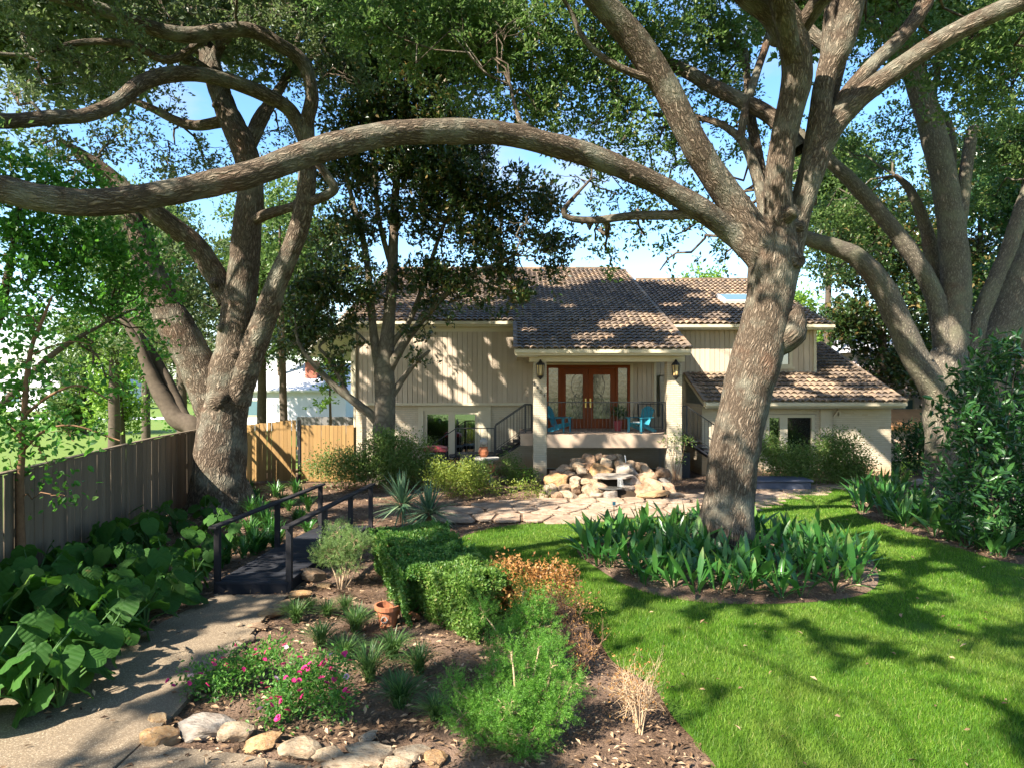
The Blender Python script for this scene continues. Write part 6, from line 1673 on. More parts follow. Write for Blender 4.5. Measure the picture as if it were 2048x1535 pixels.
for i, (px, py, s) in enumerate(ear_pos):
    c = G(px, py)
    fx = -7.6-.16*(c[1]-11)
    if c[0] < fx+.5: c[0] = fx+.5
    near = 'nearest the viewer at the left frame edge' if c[1] < 7.6 else ('beside the path below the footbridge' if px > 280 and py > 1130 else ('at the foot of the grey oak by the footbridge' if px > 330 else ('against the dark fence by the sapling' if px < 150 and py < 1210 else ('in the middle of the shady bed along the fence' if py < 1250 else 'at the path edge in the front of the shady bed'))))
    o = root('elephant_ear_plant', c, 'huge leaved plant '+near, 'plant', 'elephant ears '+near)
    st = Tubes(); nl = 10+i % 4
    for k_ in range(nl):
        a_ = k_*6.283/nl+rng.normal(0, .35); out = rng.uniform(.12, .46)*s; h = rng.uniform(.25, .85)*s
        e = c+np.array((out*math.cos(a_), out*math.sin(a_), h))
        st.limb([(c+np.array((0, 0, -.03)), .018), (c+np.array((out*.3*math.cos(a_), out*.3*math.sin(a_), h*.6)), .013), (e, .008)], 5, 0, 4, keep=False)
        l = link('leaf', ears[rng.integers(4)], o)
        l.location = tuple(e-c); sz = s*rng.uniform(.20, .42)
        l.scale = (sz, sz, sz); l.rotation_euler = (rng.normal(0, .25), rng.uniform(.35, 1.25), a_+rng.normal(0, .3))
    st.build('stalk', M['stem_green'], o)
# two tall stalked canna leaves by the fence
o = root('canna_plant', tuple(G(165, 1115)), 'tall thin plant with two upright dark leaves against the fence', 'plant')
c = G(165, 1115); st = Tubes()
for (px, py) in ((152, 1035), (178, 1005)):
    e = P(px, py, c[1]); st.limb([(c, .012), ((c+e)/2+np.array((.03, 0, 0)), .009), (e, .006)], 5, 0, 4)
    l = link('leaf', straps[0], o); l.location = tuple(e-c-np.array((0, 0, .12))); l.rotation_euler = (0, .25, rng.uniform(0, 6)); l.scale = (.6, .9, .75)
st.build('stalk', M['stem_green'], o)

# shrubs before the house
def sh(name, label, px, py, y, blobs, mat, **kw):
    c = P(px, py, y); c[2] = 0
    return shrub(name, label, c, blobs, M[mat], **kw)
sh('shrub', 'large loose leafy shrub in front of the magnolia trunk', 790, 960, 22.0, [(-.3, 0, 1.0, (.9, .6, .65)), (.6, .1, 1.15, (.75, .6, .6)), (.2, -.2, .6, (.9, .6, .5)), (-1.0, 0, .7, (.7, .5, .5)), (-.2, .2, 1.5, (.6, .5, .4)), (.9, -.1, .6, (.5, .5, .5))], 'shrub_leaf', per=26, sig=.16, L=.085, dens=24)
sh('shrub', 'thin pale leafed shrub in front of the tan fence', 690, 975, 21.5, [(-.3, 0, .9, (.8, .5, .5), .7), (.3, 0, .8, (.6, .5, .5), .7), (-.8, 0, .7, (.5, .4, .4), .7), (0, 0, .4, (.7, .5, .3), .6)], 'shrub_leaf', per=22, sig=.15, L=.08, dens=25)
sh('shrub', 'rounded yellow green shrub below the black bin', 905, 990, 20.4, [(-.25, 0, .75, (.55, .5, .4)), (.3, 0, .8, (.55, .5, .4)), (0, -.15, .4, (.75, .5, .35)), (.55, 0, .5, (.4, .4, .35))], 'yellow_leaf', per=26, sig=.13, L=.07, dens=26)
sh('shrub', 'dark green shrub behind the yellow green shrub', 940, 990, 20.9, [(.1, .1, .7, (.5, .4, .4)), (.4, .1, .5, (.4, .4, .4))], 'shrub_leaf', per=26, sig=.13, L=.07, dens=26)
sh('ground_plant', 'yellow leaved low plant at the left foot of the boulder pile', 1060, 1000, 19.9, [(0, 0, .3, (.45, .35, .25)), (-.45, .1, .26, (.35, .3, .2)), (.3, -.1, .2, (.3, .3, .2))], 'yellow_leaf', per=22, sig=.1, L=.07, dens=18, cat='plant')
sh('ground_plant', 'low yellow leaved plant between the shrubs and the flagstones', 970, 985, 20.4, [(0, 0, .3, (.4, .35, .25)), (.35, .1, .26, (.3, .3, .2))], 'yellow_leaf', per=22, sig=.1, L=.07, dens=18, cat='plant')
sh('ground_plant', 'bright green low plant at the foot of the left porch column', 1045, 955, 22.8, [(0, 0, .3, (.35, .3, .25)), (.3, .1, .26, (.3, .3, .2)), (-.3, 0, .2, (.3, .3, .2))], 'far_bright_leaf', per=22, sig=.1, L=.09, dens=18, cat='plant')
sh('shrub', 'small yellow green shrub under the stair underside', 1018, 960, 22.9, [(0, 0, .6, (.4, .4, .5)), (.1, 0, .3, (.35, .35, .3))], 'shrub_leaf', per=22, sig=.12, L=.07, dens=26)
sh('shrub', 'reddish leaved low shrub in front of the black bin', 890, 945, 23.8, [(0, 0, .55, (.7, .3, .22)), (-.5, 0, .45, (.4, .3, .2)), (.5, 0, .5, (.4, .3, .2))], 'dry_leaf', per=20, sig=.12, L=.06, dens=7)
sh('climbing_vine', 'green vine climbing the right porch column', 1350, 960, 23.85, [(0, -.05, 1.55, (.28, .16, .25)), (.35, -.05, 1.35, (.28, .16, .22)), (.05, -.05, 1.0, (.22, .14, .3), .6), (-.3, -.05, 1.35, (.25, .14, .14), .5), (.15, -.05, .6, (.2, .14, .25), .5)], 'shrub_leaf', per=18, sig=.09, L=.075, dens=22, cat='vine')
sh('shrub', 'leafy shrub under the right wing window beside the oak trunk', 1580, 965, 22.5, [(-.5, 0, 1.0, (.6, .5, .55)), (.2, 0, .9, (.65, .5, .6)), (0, -.1, .5, (.8, .5, .45)), (-.7, 0, 1.4, (.4, .4, .4)), (.5, 0, .5, (.6, .5, .4))], 'shrub_leaf', per=26, sig=.15, L=.08, dens=25)
sh('shrub', 'taller dense shrub right of the right wing window', 1675, 965, 22.7, [(0, 0, 1.35, (.75, .55, .5)), (.3, 0, .9, (.85, .6, .6)), (-.4, 0, .8, (.6, .5, .5)), (.6, 0, .5, (.7, .5, .4)), (0, -.1, .4, (.8, .5, .35))], 'shrub_leaf', per=26, sig=.15, L=.08, dens=25)
sh('ground_plant', 'small upright leafy plant at the right corner of the house', 1808, 975, 23.0, [(0, 0, .4, (.14, .14, .4)), (.1, 0, .2, (.25, .25, .2))], 'far_bright_leaf', per=16, sig=.08, L=.08, dens=22, cat='plant')
sh('shrub', 'dark palm like shrub behind the right corner of the house', 1835, 960, 25.5, [(0, 0, 1.0, (.9, .6, .8)), (.5, 0, 1.4, (.8, .6, .6)), (-.4, 0, .5, (.6, .5, .5)), (1.2, 0, 1.0, (.9, .6, .9))], 'dark_shrub_leaf', per=26, sig=.2, L=.2, w=.3, dens=6)

# dark broad leaved shrubs at the right edge
def broad(label, x, y, blobs, dens=9, mat='dark_shrub_leaf', L=.20):
    shrub('broad_leaved_shrub', label, (x, y, 0), blobs, M[mat], per=11, sig=.17, L=L, w=.36, dens=dens*.5, shape=1, stems=8, stem_mat='thin_bark', up=.1, twigs=.5, stem_r=.025, spray=2)
broad('tall glossy broad leaved shrub hiding the oak at the right edge', 10.2, 14.6, [(.1, .3, 2.6, (.9, .8, .7)), (-.3, .2, 3.3, (.7, .6, .5)), (.7, .4, 3.6, (.9, .8, .7)), (-.75, 0, 2.8, (.5, .5, .4)), (.2, 0, 1.9, (.9, .8, .5)), (1.2, .3, 2.6, (.8, .8, .8)), (-.6, -.2, 2.1, (.5, .5, .4)), (.6, 0, 4.0, (.6, .6, .4))], 10)
broad('lower dark shrub with a few bright leaves above the strap leaved bed', 9.9, 14.1, [(0, 0, 1.3, (.8, .6, .5)), (.8, .3, 1.5, (.8, .7, .5)), (-.6, .2, 1.1, (.5, .5, .4)), (.3, -.2, .6, (.8, .5, .45)), (1.0, -.3, .8, (.7, .6, .5)), (-.5, -.1, .5, (.5, .5, .4))], 12)
broad('dark shrub at the right edge nearest the viewer', 10.3, 13.4, [(0, 0, .5, (.6, .5, .4)), (.6, .2, .9, (.7, .6, .5)), (-.45, .2, .5, (.45, .4, .4)), (.2, .1, 1.1, (.5, .5, .4))], 12)
broad('dark shrub filling the bed behind the lower bright leaved shrub', 11.6, 16.2, [(0, 0, 1.1, (.9, .7, .7)), (-.9, .2, 1.0, (.7, .6, .6)), (.8, 0, 1.6, (.9, .8, .8)), (-.3, 0, 2.0, (.7, .6, .6))], 8)
# ------------------------------------------------------------------ fences
def board_fence(name, label, pts, h, mat, bw=.145, cap=True, y_off=0, group=None, gap=.006, side=1):
    a0 = np.array(pts[0], float)
    o = root(name, (a0[0], a0[1], 0), label, 'fence', group)
    seg = []
    p = np.array(pts, float)
    L = np.concatenate(([0], np.cumsum(np.linalg.norm(np.diff(p, axis=0), axis=1))))
    n = int(L[-1]/bw); hs = h if hasattr(h, '__len__') else [h]*len(pts)
    m = MB(); m.box(-bw/2+gap/2, bw/2-gap/2, -.011, .011, 0, 1)
    b0 = m.build('board', M[mat], None, bevel=.003); me = b0.data; b0.parent = o; first = True
    for i in range(n):
        s = (i+.5)*bw; x = np.interp(s, L, p[:, 0]); y = np.interp(s, L, p[:, 1]); hh = np.interp(s, L, hs)
        j = min(np.searchsorted(L, s)-1, len(p)-2); d = p[j+1]-p[j]; ang = math.atan2(d[1], d[0])
        b = b0 if first else link('board', me, o); first = False
        b.location = (x-a0[0]+rng.normal(0, .002), y-a0[1]+rng.normal(0, .003), .02); b.rotation_euler = (rng.normal(0, .003), rng.normal(0, .004), ang)
        b.scale = (1, 1, hh+rng.uniform(-.012, .012))
    ln = MB()
    for j in range(len(p)-1):
        d = (p[j+1]-p[j])/np.linalg.norm(p[j+1]-p[j]); nn = np.array((-d[1], d[0]))*side
        for z in (.35, 1.15): ln.bar((*(p[j]+nn*.04), z), (*(p[j+1]+nn*.04), z), .04, .09)
    ln.build('rail', M[mat], o)
    if cap:
        cp = MB()
        for j in range(len(p)-1): cp.bar((*p[j], hs[j]+.045), (*p[j+1], hs[j+1]+.045), .09, .03)
        cp.build('cap_rail', M[mat], o)
    q = MB()
    for j in range(len(p)):
        d = p[min(j+1, len(p)-1)]-p[max(j-1, 0)]; d /= np.linalg.norm(d); nn = np.array((-d[1], d[0]))*side
        c = p[j]+nn*.10; q.box(c[0]-.045, c[0]+.045, c[1]-.045, c[1]+.045, -.1, hs[j]-.05)
    q.build('post', M[mat], o)
    return o
board_fence('wooden_fence', 'long weathered dark board fence along the left side in the shade', [(-6.85, 6.0), (-7.2, 8.5), (-7.72, 11.4), (-8.3, 14.3), (-8.72, 16.6), (-9.02, 19.6), (-9.2, 23.2)], 2.0, 'fence_grey_board', .145)
# seam strip half way up the dark fence
sm = MB()
fp = np.array([(-6.85, 6.0), (-7.2, 8.5), (-7.72, 11.4), (-8.3, 14.3), (-8.72, 16.6), (-9.02, 19.6), (-9.2, 23.2)])
board_fence('wooden_fence', 'sunlit tan board fence panel in the corner behind the grey oak', [(-9.12, 23.45), (-7.34, 23.45)], [1.93, 2.12], 'fence_tan_board', .14, False)
board_fence('wooden_fence', 'sunlit tan board fence panel next to the house corner', [(-7.24, 23.4), (-5.42, 23.4)], 1.92, 'fence_tan_board', .14, False)
board_fence('wooden_fence', 'grey vertical board fence behind the tan panels', [(-10.4, 33), (-6.7, 33)], 1.75, 'grey_fence_wood', .3, False)
o = root('gate_post', (-7.29, 23.43, 0), 'dark slim post between the two tan fence panels', 'post')
m = MB(); m.box(-7.325, -7.255, 23.36, 23.43, -.1, 2.1); m.build('shaft', M['black_plastic'], o)
m = MB(); m.box(-7.33, -7.25, 23.35, 23.44, 2.1, 2.13); m.build('cap', M['black_plastic'], o)

# ------------------------------------------------------------------ footbridge
br = root('footbridge', (-4.0, 13, 0), 'low dark painted footbridge with two handrails leading to the house', 'footbridge')
fl, fr_, bl_, br2 = np.array((-4.72, 10.85)), np.array((-3.57, 10.85)), np.array((-4.26, 15.25)), np.array((-3.14, 15.25))
nb = 31
for i in range(nb):
    t0, t1 = i/nb, (i+1)/nb
    z = .20+.05*math.sin(math.pi*(t0+t1)/2)
    g = .0035
    a_, b_, c_, d_ = fl+(bl_-fl)*(t0+g/4), fr_+(br2-fr_)*(t0+g/4), fr_+(br2-fr_)*(t1-g/4), fl+(bl_-fl)*(t1-g/4)
    m = MB(); m.slab([(*a_, z), (*b_, z), (*c_, z), (*d_, z)], .035); m.build('plank', M['deck_board'], br)
m = MB()
for A, B in ((fl, bl_), (fr_, br2)):
    s_ = .035 if A is fl else -.035
    m.bar((A[0]+s_, A[1]+.02, .06), (B[0]+s_, B[1]-.02, .06), .05, .22)
m.box(-4.70, -3.59, 10.86, 10.90, -.04, .165)
m.build('beam', M['deck_board'], br)
for A, B, side in ((fl, bl_, -1), (fr_, br2, 1)):
    for t in ((.015, .5, .985) if side < 0 else (.015, .36, .68, .985)):
        q = A+(B-A)*t
        m = MB(); m.box(q[0]+side*.0-.045, q[0]+.045, q[1]-.045, q[1]+.045, -.08, 1.07); m.build('post', M['rail_wood'], br, bevel=.006)
    m = MB(); m.bar((A[0], A[1]-.12, 1.09), (B[0], B[1]+.12, 1.10), .13, .04); m.build('handrail', M['rail_wood'], br, bevel=.005)

# ------------------------------------------------------------------ rocks
def rock_mesh(seed, flat=1.0, ang=.5):
    bm = bmesh.new(); bmesh.ops.create_icosphere(bm, subdivisions=3, radius=.5)
    V = np.array([v.co for v in bm.verts])
    r_ = np.random.default_rng(seed)
    for _ in range(13):
        n = r_.normal(size=3); n /= np.linalg.norm(n); d = r_.uniform(.24, .42)
        k_ = V@n; over_ = np.maximum(0, k_-d); V -= n*(over_*.93)[:, None]
    f = fbm(V*2.3+seed*7.7, 3)-.5
    V = V*(1+f*ang)[:, None]; V[:, 2] *= flat
    V += (fbm(V*9+seed, 2)-.5)[:, None]*.05
    for v, q in zip(bm.verts, V): v.co = q
    me = bpy.data.meshes.new('boulder'); bm.to_mesh(me); bm.free()
    return me
rk = [rock_mesh(s) for s in range(8)]
def matcopy(me, mat):
    m = me.copy(); m.materials.clear(); m.materials.append(M[mat]); return m
rkm = {}
def rock(name, label, cat, loc, size, seed, mat, group=None, rot=None):
    key = (seed % 8, mat)
    if key not in rkm: rkm[key] = matcopy(rk[seed % 8], mat)
    o = link(name, rkm[key]); o.location = tuple(loc); o.scale = size
    o.rotation_euler = rot if rot else (rng.normal(0, .15), rng.normal(0, .15), rng.uniform(0, 6.28))
    return tag(o, label, cat, group)
GRP = 'boulders of the fountain pile'
rows = [
    ('of the top row of boulders', 22.2, [(1150, 927, 30, 'rock'), (1177, 920, 32, 'rock'), (1199, 913, 22, 'rock'), (1216, 914, 26, 'rock'), (1236, 916, 24, 'rock')]),
    ('of the second row of boulders from the top', 21.7, [(1128, 938, 34, 'rock'), (1158, 932, 28, 'rock_pale'), (1182, 934, 40, 'rock'), (1214, 930, 34, 'rock_pale'), (1240, 931, 28, 'rock'), (1262, 932, 28, 'rock'), (1280, 930, 28, 'rock')]),
    ('of the third row of boulders from the top', 21.2, [(1108, 950, 28, 'rock'), (1135, 950, 32, 'rock'), (1166, 944, 26, 'rock_pale'), (1202, 942, 58, 'rock_gold'), (1256, 944, 50, 'rock_grey'), (1294, 946, 36, 'rock'), (1322, 944, 32, 'rock')]),
    ('of the fourth row of boulders from the top', 20.7, [(1117, 962, 52, 'rock_gold'), (1150, 965, 30, 'rock_pale'), (1172, 962, 24, 'rock'), (1195, 967, 30, 'rock'), (1262, 962, 40, 'rock_grey'), (1294, 958, 40, 'rock'), (1326, 966, 30, 'rock_grey')]),
    ('of the fifth row of boulders from the top', 20.3, [(1102, 978, 28, 'rock_pale'), (1128, 976, 30, 'rock'), (1152, 980, 28, 'rock'), (1178, 980, 36, 'rock_pale'), (1206, 978, 34, 'rock'), (1248, 976, 34, 'rock_grey'), (1276, 978, 30, 'rock'), (1302, 974, 40, 'rock'), (1334, 978, 34, 'rock')]),
    ('of the lowest row of boulders', 19.8, [(1088, 992, 24, 'rock_pale'), (1112, 996, 28, 'rock'), (1136, 990, 34, 'rock_pale'), (1164, 996, 26, 'rock'), (1192, 994, 40, 'rock_pale'), (1222, 992, 28, 'rock_grey'), (1290, 990, 30, 'rock')])]
ordn = ['leftmost stone', 'second stone from the left', 'third stone from the left', 'fourth stone from the left', 'fifth stone from the left', 'sixth stone from the left', 'seventh stone from the left', 'eighth stone from the left', 'ninth stone from the left']
cnames = {'rock': 'brown', 'rock_pale': 'pale', 'rock_gold': 'large golden', 'rock_grey': 'grey'}
si = 0
for txt, y, lst in rows:
    for i, (px, py, w, mat) in enumerate(lst):
        si += 1
        p = P(px, py, y+rng.uniform(-.1, .1)); s = w*1.36/FPX*y
        first = ordn[i].replace('stone', cnames[mat]+' stone', 1)
        rock('boulder', first+' '+txt, 'boulder', p, (s*1.0, s*rng.uniform(.75, .95), s*rng.uniform(.66, .82)), si, mat, GRP)
rock('slab_stone', 'long flat golden slab lying at the right foot of the boulder pile', 'stone', P(1308, 990, 19.7)+np.array((0, 0, .05)), (1.15, .55, .22), 3, 'rock_gold', None, (0, -.16, .1))
rock('slab_stone', 'flat pale slab right of the golden slab at the boulder pile', 'stone', P(1348, 992, 19.9), (.75, .5, .3), 5, 'rock', None, (0, .05, .3))
rock('slab_stone', 'upright brown stone leaning on the right porch column foot', 'stone', P(1334, 955, 21.4), (.42, .36, .66), 2, 'rock', None, (.1, .2, .4))
# soil heart of the pile, basin lip, pool and spout
V, F = [], []
nr_, nc_ = 8, 28
for j in range(nr_):
    for i in range(nc_):
        a_ = 2*math.pi*i/nc_; t = j/(nr_-1); rr_ = 1-t
        V.append((2.9+1.75*rr_*math.cos(a_), 21.7+1.9*rr_*math.sin(a_), -.03+.86*(t**.75)+rng.normal(0, .02)))
F = np.array([(j*nc_+i, j*nc_+(i+1) % nc_, (j+1)*nc_+(i+1) % nc_, (j+1)*nc_+i) for j in range(nr_-1) for i in range(nc_)])
tag(nobj('rock_mound', V, F, M['earth'], smooth=True), kind='structure')
fo = root('rock_fountain', tuple(P(1225, 985, 20.4)), 'stone basin with a thin water jet in the middle of the boulder pile', 'fountain')
m = MB(); c = P(1225, 953, 20.5)
m.add([tuple(c+np.array(q)) for q in ((-.62, -.22, 0), (-.2, -.38, -.01), (.35, -.36, 0), (.62, -.1, .02), (.5, .3, .03), (-.4, .3, .03), (-.62, -.22, .06), (-.2, -.38, .05), (.35, -.36, .06), (.62, -.1, .08), (.5, .3, .09), (-.4, .3, .09))],
      [list(range(6, 12)), list(range(5, -1, -1))]+[[i, (i+1) % 6, (i+1) % 6+6, i+6] for i in range(6)])
m.build('basin', M['rock_grey'], fo)
m = MB(); c2 = P(1220, 972, 20.2); m.lathe((c2[0], c2[1], c2[2]), [(.40, -.02), (.38, .0)], 18); m.build('pool_water', M['water'], fo)
m = MB()
for k_ in range(7):
    x = c[0]+.1+.022*k_; m.bar((x, c[1]-.37, c[2]+.03), (x+rng.normal(0, .01), c[1]-.40, c[2]-.22), .006, .004)
m.build('falling_water', M['white_pipe'], fo)
tw = Tubes(); j0 = P(1252, 935, 21.6); tw.limb([(j0, .018), (j0+np.array((-.01, 0, .2)), .02), (j0+np.array((-.03, 0, .38)), .016), (j0+np.array((-.05, 0, .42)), .004)], 6, .3, 4)
tw.build('water_jet', M['white_pipe'], fo)

# edging stones at the bottom and along the path
es = [((318, 1449), (.24, .15, .16), 'rock_gold', 'small pointed golden stone at the path corner'), ((322, 1484), (.34, .26, .20), 'rock_gold', 'rounded brown stone below the small pointed stone'), ((407, 1470), (.62, .34, .24), 'rock_grey', 'large long grey white boulder below the flowering bush'),
      ((468, 1478), (.40, .28, .20), 'rock_pale', 'tan stone right of the long grey white boulder'), ((528, 1492), (.32, .26, .18), 'rock_gold', 'golden stone third along from the long grey white boulder'), ((590, 1510), (.40, .30, .2), 'rock_pale', 'pale stone in the front row below the flowers'),
      ((655, 1522), (.36, .26, .18), 'rock_pale', 'pale stone left of the cracked slab group'), ((735, 1508), (.46, .34, .14), 'rock_pale', 'widest pale flat slab in the front row'), ((712, 1532), (.5, .3, .12), 'rock_pale', 'flat pale slab at the frame bottom under the widest slab'),
      ((828, 1512), (.34, .26, .13), 'rock_pale', 'pale slab between the widest slab and the golden end slab'), ((872, 1526), (.24, .2, .13), 'rock_gold', 'golden end slab of the front row'), ((790, 1536), (.3, .24, .12), 'rock_pale', 'small pale slab at the very bottom of the front row'),
      ((738, 1476), (.18, .12, .10), 'rock_pale', 'small cream stone behind the widest slab')]
for i, (q, s, mat, lab) in enumerate(es):
    p = G(*q); p[2] = s[2]*.28
    rock('edging_stone', lab, 'stone', p, (s[0]*1.22, s[1]*1.15, s[2]*1.1), i+2, mat, 'edging stones of the bed', (rng.normal(0, .06), rng.normal(0, .06), rng.normal(0, .5)))
es2 = [((596, 1196), (.42, .26, .12), 'rock_gold', 'orange slab nearest the footbridge in the path edging'), ((566, 1214), (.36, .24, .12), 'rock_gold', 'second orange slab along the path edging'), ((536, 1234), (.34, .22, .12), 'rock_gold', 'third orange slab along the path edging'), ((512, 1258), (.28, .2, .1), 'rock', 'brown slab along the path edging below the orange ones'),
       ((488, 1286), (.26, .18, .1), 'rock_pale', 'pale slab along the path edging by the flowers'), ((470, 1300), (.22, .18, .1), 'rock_pale', 'small pale slab at the lower end of the path edging'), ((625, 1160), (.46, .34, .24), 'rock', 'brown boulder against the right side of the footbridge'), ((650, 1176), (.3, .22, .1), 'rock_gold', 'golden slab under the stem of the feathery bush'),
       ((478, 1258), (.12, .1, .09), 'rock_pale', 'small round stone on the path edge'), ((285, 1265), (.14, .12, .1), 'rock', 'single brown stone among the elephant ears'), ((1180, 985), (.2, .2, .1), 'rock', 'x')]
for i, (q, s, mat, lab) in enumerate(es2[:-1]):
    p = G(*q); p[2] = s[2]*.32+.02
    rock('edging_stone', lab, 'stone', p, (s[0]*1.25, s[1]*1.25, s[2]*1.2), i+5, mat, 'edging stones of the path', (rng.normal(0, .08), rng.normal(0, .08), .7+rng.normal(0, .3)))

# ------------------------------------------------------------------ terracotta pot, broken
pt = root('terracotta_pot', tuple(G(775, 1250)), 'broken terracotta pot standing by the hedge', 'pot')
c = G(775, 1250); V, F, n = [], [], 20
pr_ = [(.0, 0), (.11, 0), (.15, .24), (.175, .24), (.18, .30), (.155, .30), (.15, .25), (.10, .03), (0, .03)]
for i, (r_, z) in enumerate(pr_):
    for k_ in range(n):
        a_ = 2*math.pi*k_/n; brk = 1.0
        if i in (3, 4, 5, 2, 6) and 0 <= k_ < 6: z_ = z-.10*math.sin(math.pi*(k_+.5)/6)*(1+.4*(k_ % 2))
        else: z_ = z
        V.append((c[0]+r_*math.cos(a_), c[1]+r_*math.sin(a_), z_))
F = [(i*n+k_, i*n+(k_+1) % n, (i+1)*n+(k_+1) % n, (i+1)*n+k_) for i in range(len(pr_)-1) for k_ in range(n)]
nobj('body', V, np.array(F), M['terracotta'], pt)
m = MB(); m.lathe((c[0], c[1], .15), [(.13, 0), (.13, .02), (.02, .035)], 16); m.build('potting_soil', M['earth'], pt)
m = MB()
for k_ in range(12):
    a_ = k_*math.pi/6; r_ = .04
    m.bar((c[0]-.02+r_*math.cos(a_), c[1]-.132, .13+r_*math.sin(a_)), (c[0]-.02+r_*math.cos(a_+.5), c[1]-.132, .13+r_*math.sin(a_+.5)), .014, .012, (0, 1, 0))
m.build('worn_mark', M['stone_grey'], pt)
ps = root('pot_shard', (c[0]+.28, c[1]+.1, 0), 'curved terracotta shard lying right of the broken pot', 'pot shard')
V, F = [], []
for i in range(2):
    for j, z in enumerate((.0, .10, .13)):
        for k_ in range(8):
            a_ = .4+k_*.22; r_ = .17-.012*i
            V.append((c[0]+.28+r_*math.cos(a_), c[1]+.02+z, .02+r_*math.sin(a_)*.8))
for i in range(2):
    for j in range(2):
        for k_ in range(7): b = i*24+j*8+k_; F.append((b, b+1, b+9, b+8))
nobj('shell', V, np.array(F), M['terracotta'], ps)
m = MB(); m.box(c[0]+.2, c[0]+.36, c[1]+.05, c[1]+.07, .0, .03); m.build('rim', M['terracotta'], ps)

# ------------------------------------------------------------------ adirondack chairs
def adirondack(x, y, z, rot, label):
    o = root('adirondack_chair', (0, 0, 0), label, 'chair', 'turquoise chairs on the porch')
    T_ = M['teal_paint']
    for i in range(7):
        u = (i-3)/3; h = .92-.10*u*u; w = .072
        m = MB(); a_ = (u*.20, .18, .30); b_ = (u*.26, .42, h+.05)
        m.bar(a_, b_, w, .02, (0, -1, .3)); m.build('back_slat', T_, o, bevel=.004)
    for i in range(6):
        y_ = -.30+i*.085; z_ = .36-i*.018
        m = MB(); m.box(-.27, .27, y_-.036, y_+.036, z_, z_+.02); m.build('seat_slat', T_, o)
    for s in (-1, 1):
        m = MB(); m.box(s*.30-.045, s*.30+.045, -.33, -.31, 0, .54); m.box(s*.30-.012, s*.30+.012, -.309, -.24, .30, .54); m.build('leg', T_, o)
        m = MB(); m.bar((s*.285, -.30, .32), (s*.285, .52, .03), .022, .13, (0, 0, 1)); m.build('leg', T_, o)
        m = MB(); m.box(s*.33-.07, s*.33+.07, -.38, .30, .542, .565); m.build('armrest', T_, o, bevel=.004)
    m = MB(); m.bar((-.30, .245, .53), (.30, .245, .53), .07, .025, (0, 1, 0)); m.bar((-.25, .40, .82), (.25, .40, .82), .06, .02, (0, 1, 0)); m.build('back_rail', T_, o)
    o.location = (x, y, z); o.rotation_euler = (0, 0, rot)
    return o
adirondack(4.72, 25.0, 1.572, R(-52), 'turquoise slatted chair on the right of the porch, angled to the left')
adirondack(1.72, 25.0, 1.572, R(62), 'turquoise slatted chair on the left of the porch half behind the column')
# pots by the door
fp_ = root('flower_pot', (4.05, 26.0, 1.57), 'dark pot with a leafy plant beside the front door', 'pot')
m = MB(); m.lathe((4.05, 26.0, 1.572), [(.12, 0), (.17, .34), (.18, .38), (.15, .38), (.14, .30)], 14); m.build('vessel', M['maroon_cover'], fp_)
V, F = clump_leaves(blob_points((4.05, 26.0, 2.25), (.2, .2, .28), 16), 14, .08, .12, .3, 1); nobj('foliage', V, F, M['dark_shrub_leaf'], fp_)
# cushion-like white mat on chair seat (bright in the photo): folded towel
tw_ = root('folded_towel', (4.62, 24.9, 1.93), 'white folded towel lying on the seat of the right porch chair', 'towel')
m = MB(); m.box(4.42, 4.74, 24.82, 25.08, 1.942, 1.965); m.box(4.43, 4.73, 24.83, 25.07, 1.967, 1.985); m.build('folds', M['white_pipe'], tw_, bevel=.006)

# ------------------------------------------------------------------ things before the left windows
bb = root('covered_grill', tuple(P(872, 945, 24.0)*np.array((1, 1, 0))), 'black covered grill with a maroon top in front of the patio door', 'grill')
c = P(872, 945, 24.0)
m = MB(); m.box(c[0]-.36, c[0]+.36, 23.75, 24.3, .25, .98); m.build('body', M['black_plastic'], bb, bevel=.03)
m = MB(); m.prism([(c[0]-.40, .985), (c[0]+.40, .985), (c[0]+.36, 1.13), (c[0]+.05, 1.20), (c[0]-.36, 1.16)], 23.7, 24.35); m.build('lid', M['maroon_cover'], bb, bevel=.02)
for sx in (-.3, .3):
    for yy in (23.8, 24.25):
        m = MB(); m.box(c[0]+sx-.03, c[0]+sx+.03, yy-.03, yy+.03, -.05, .248); m.build('leg', M['black_plastic'], bb)
m = MB(); m.bar((c[0]-.02, 23.7, .75), (c[0]-.02, 23.7, .95), .02, .02); m.bar((c[0]-.02, 23.66, .95), (c[0]-.3, 23.66, .95), .025, .025); m.build('handle', M['white_pipe'], bb)
tc_ = P(972, 960, 22.6)
tb = root('stone_table', (tc_[0], 22.6, 0), 'round stone table on a pedestal among the shrubs by the stair', 'table')
m = MB(); m.lathe((tc_[0], 22.6, 0), [(.42, .86), (.44, .89), (.44, .93), (.40, .94)], 20); m.build('tabletop', M['stone_grey'], tb)
m = MB(); m.lathe((tc_[0]+.1, 22.6, 0), [(.18, -.03), (.16, .1), (.09, .3), (.11, .6), (.16, .84)], 14); m.build('pedestal', M['stone_grey'], tb)
pb = root('clay_pot', (tc_[0]-.08, 22.6, .945), 'small pale clay pot standing on the round stone table', 'pot')
m = MB(); m.lathe((tc_[0]-.08, 22.6, .945), [(.10, 0), (.15, .08), (.17, .2), (.13, .30), (.15, .33)], 16); m.build('vessel', M['terracotta'], pb)
m = MB(); m.lathe((tc_[0]-.08, 22.6, .945), [(.02, .36), (.12, .42), (.14, .52), (.08, .60), (.02, .62)], 14); m.build('ball', M['stone_grey'], pb)
pu = root('clay_bowl', (tc_[0]-.02, 22.2, 0), 'wide terracotta bowl under the round stone table', 'pot')
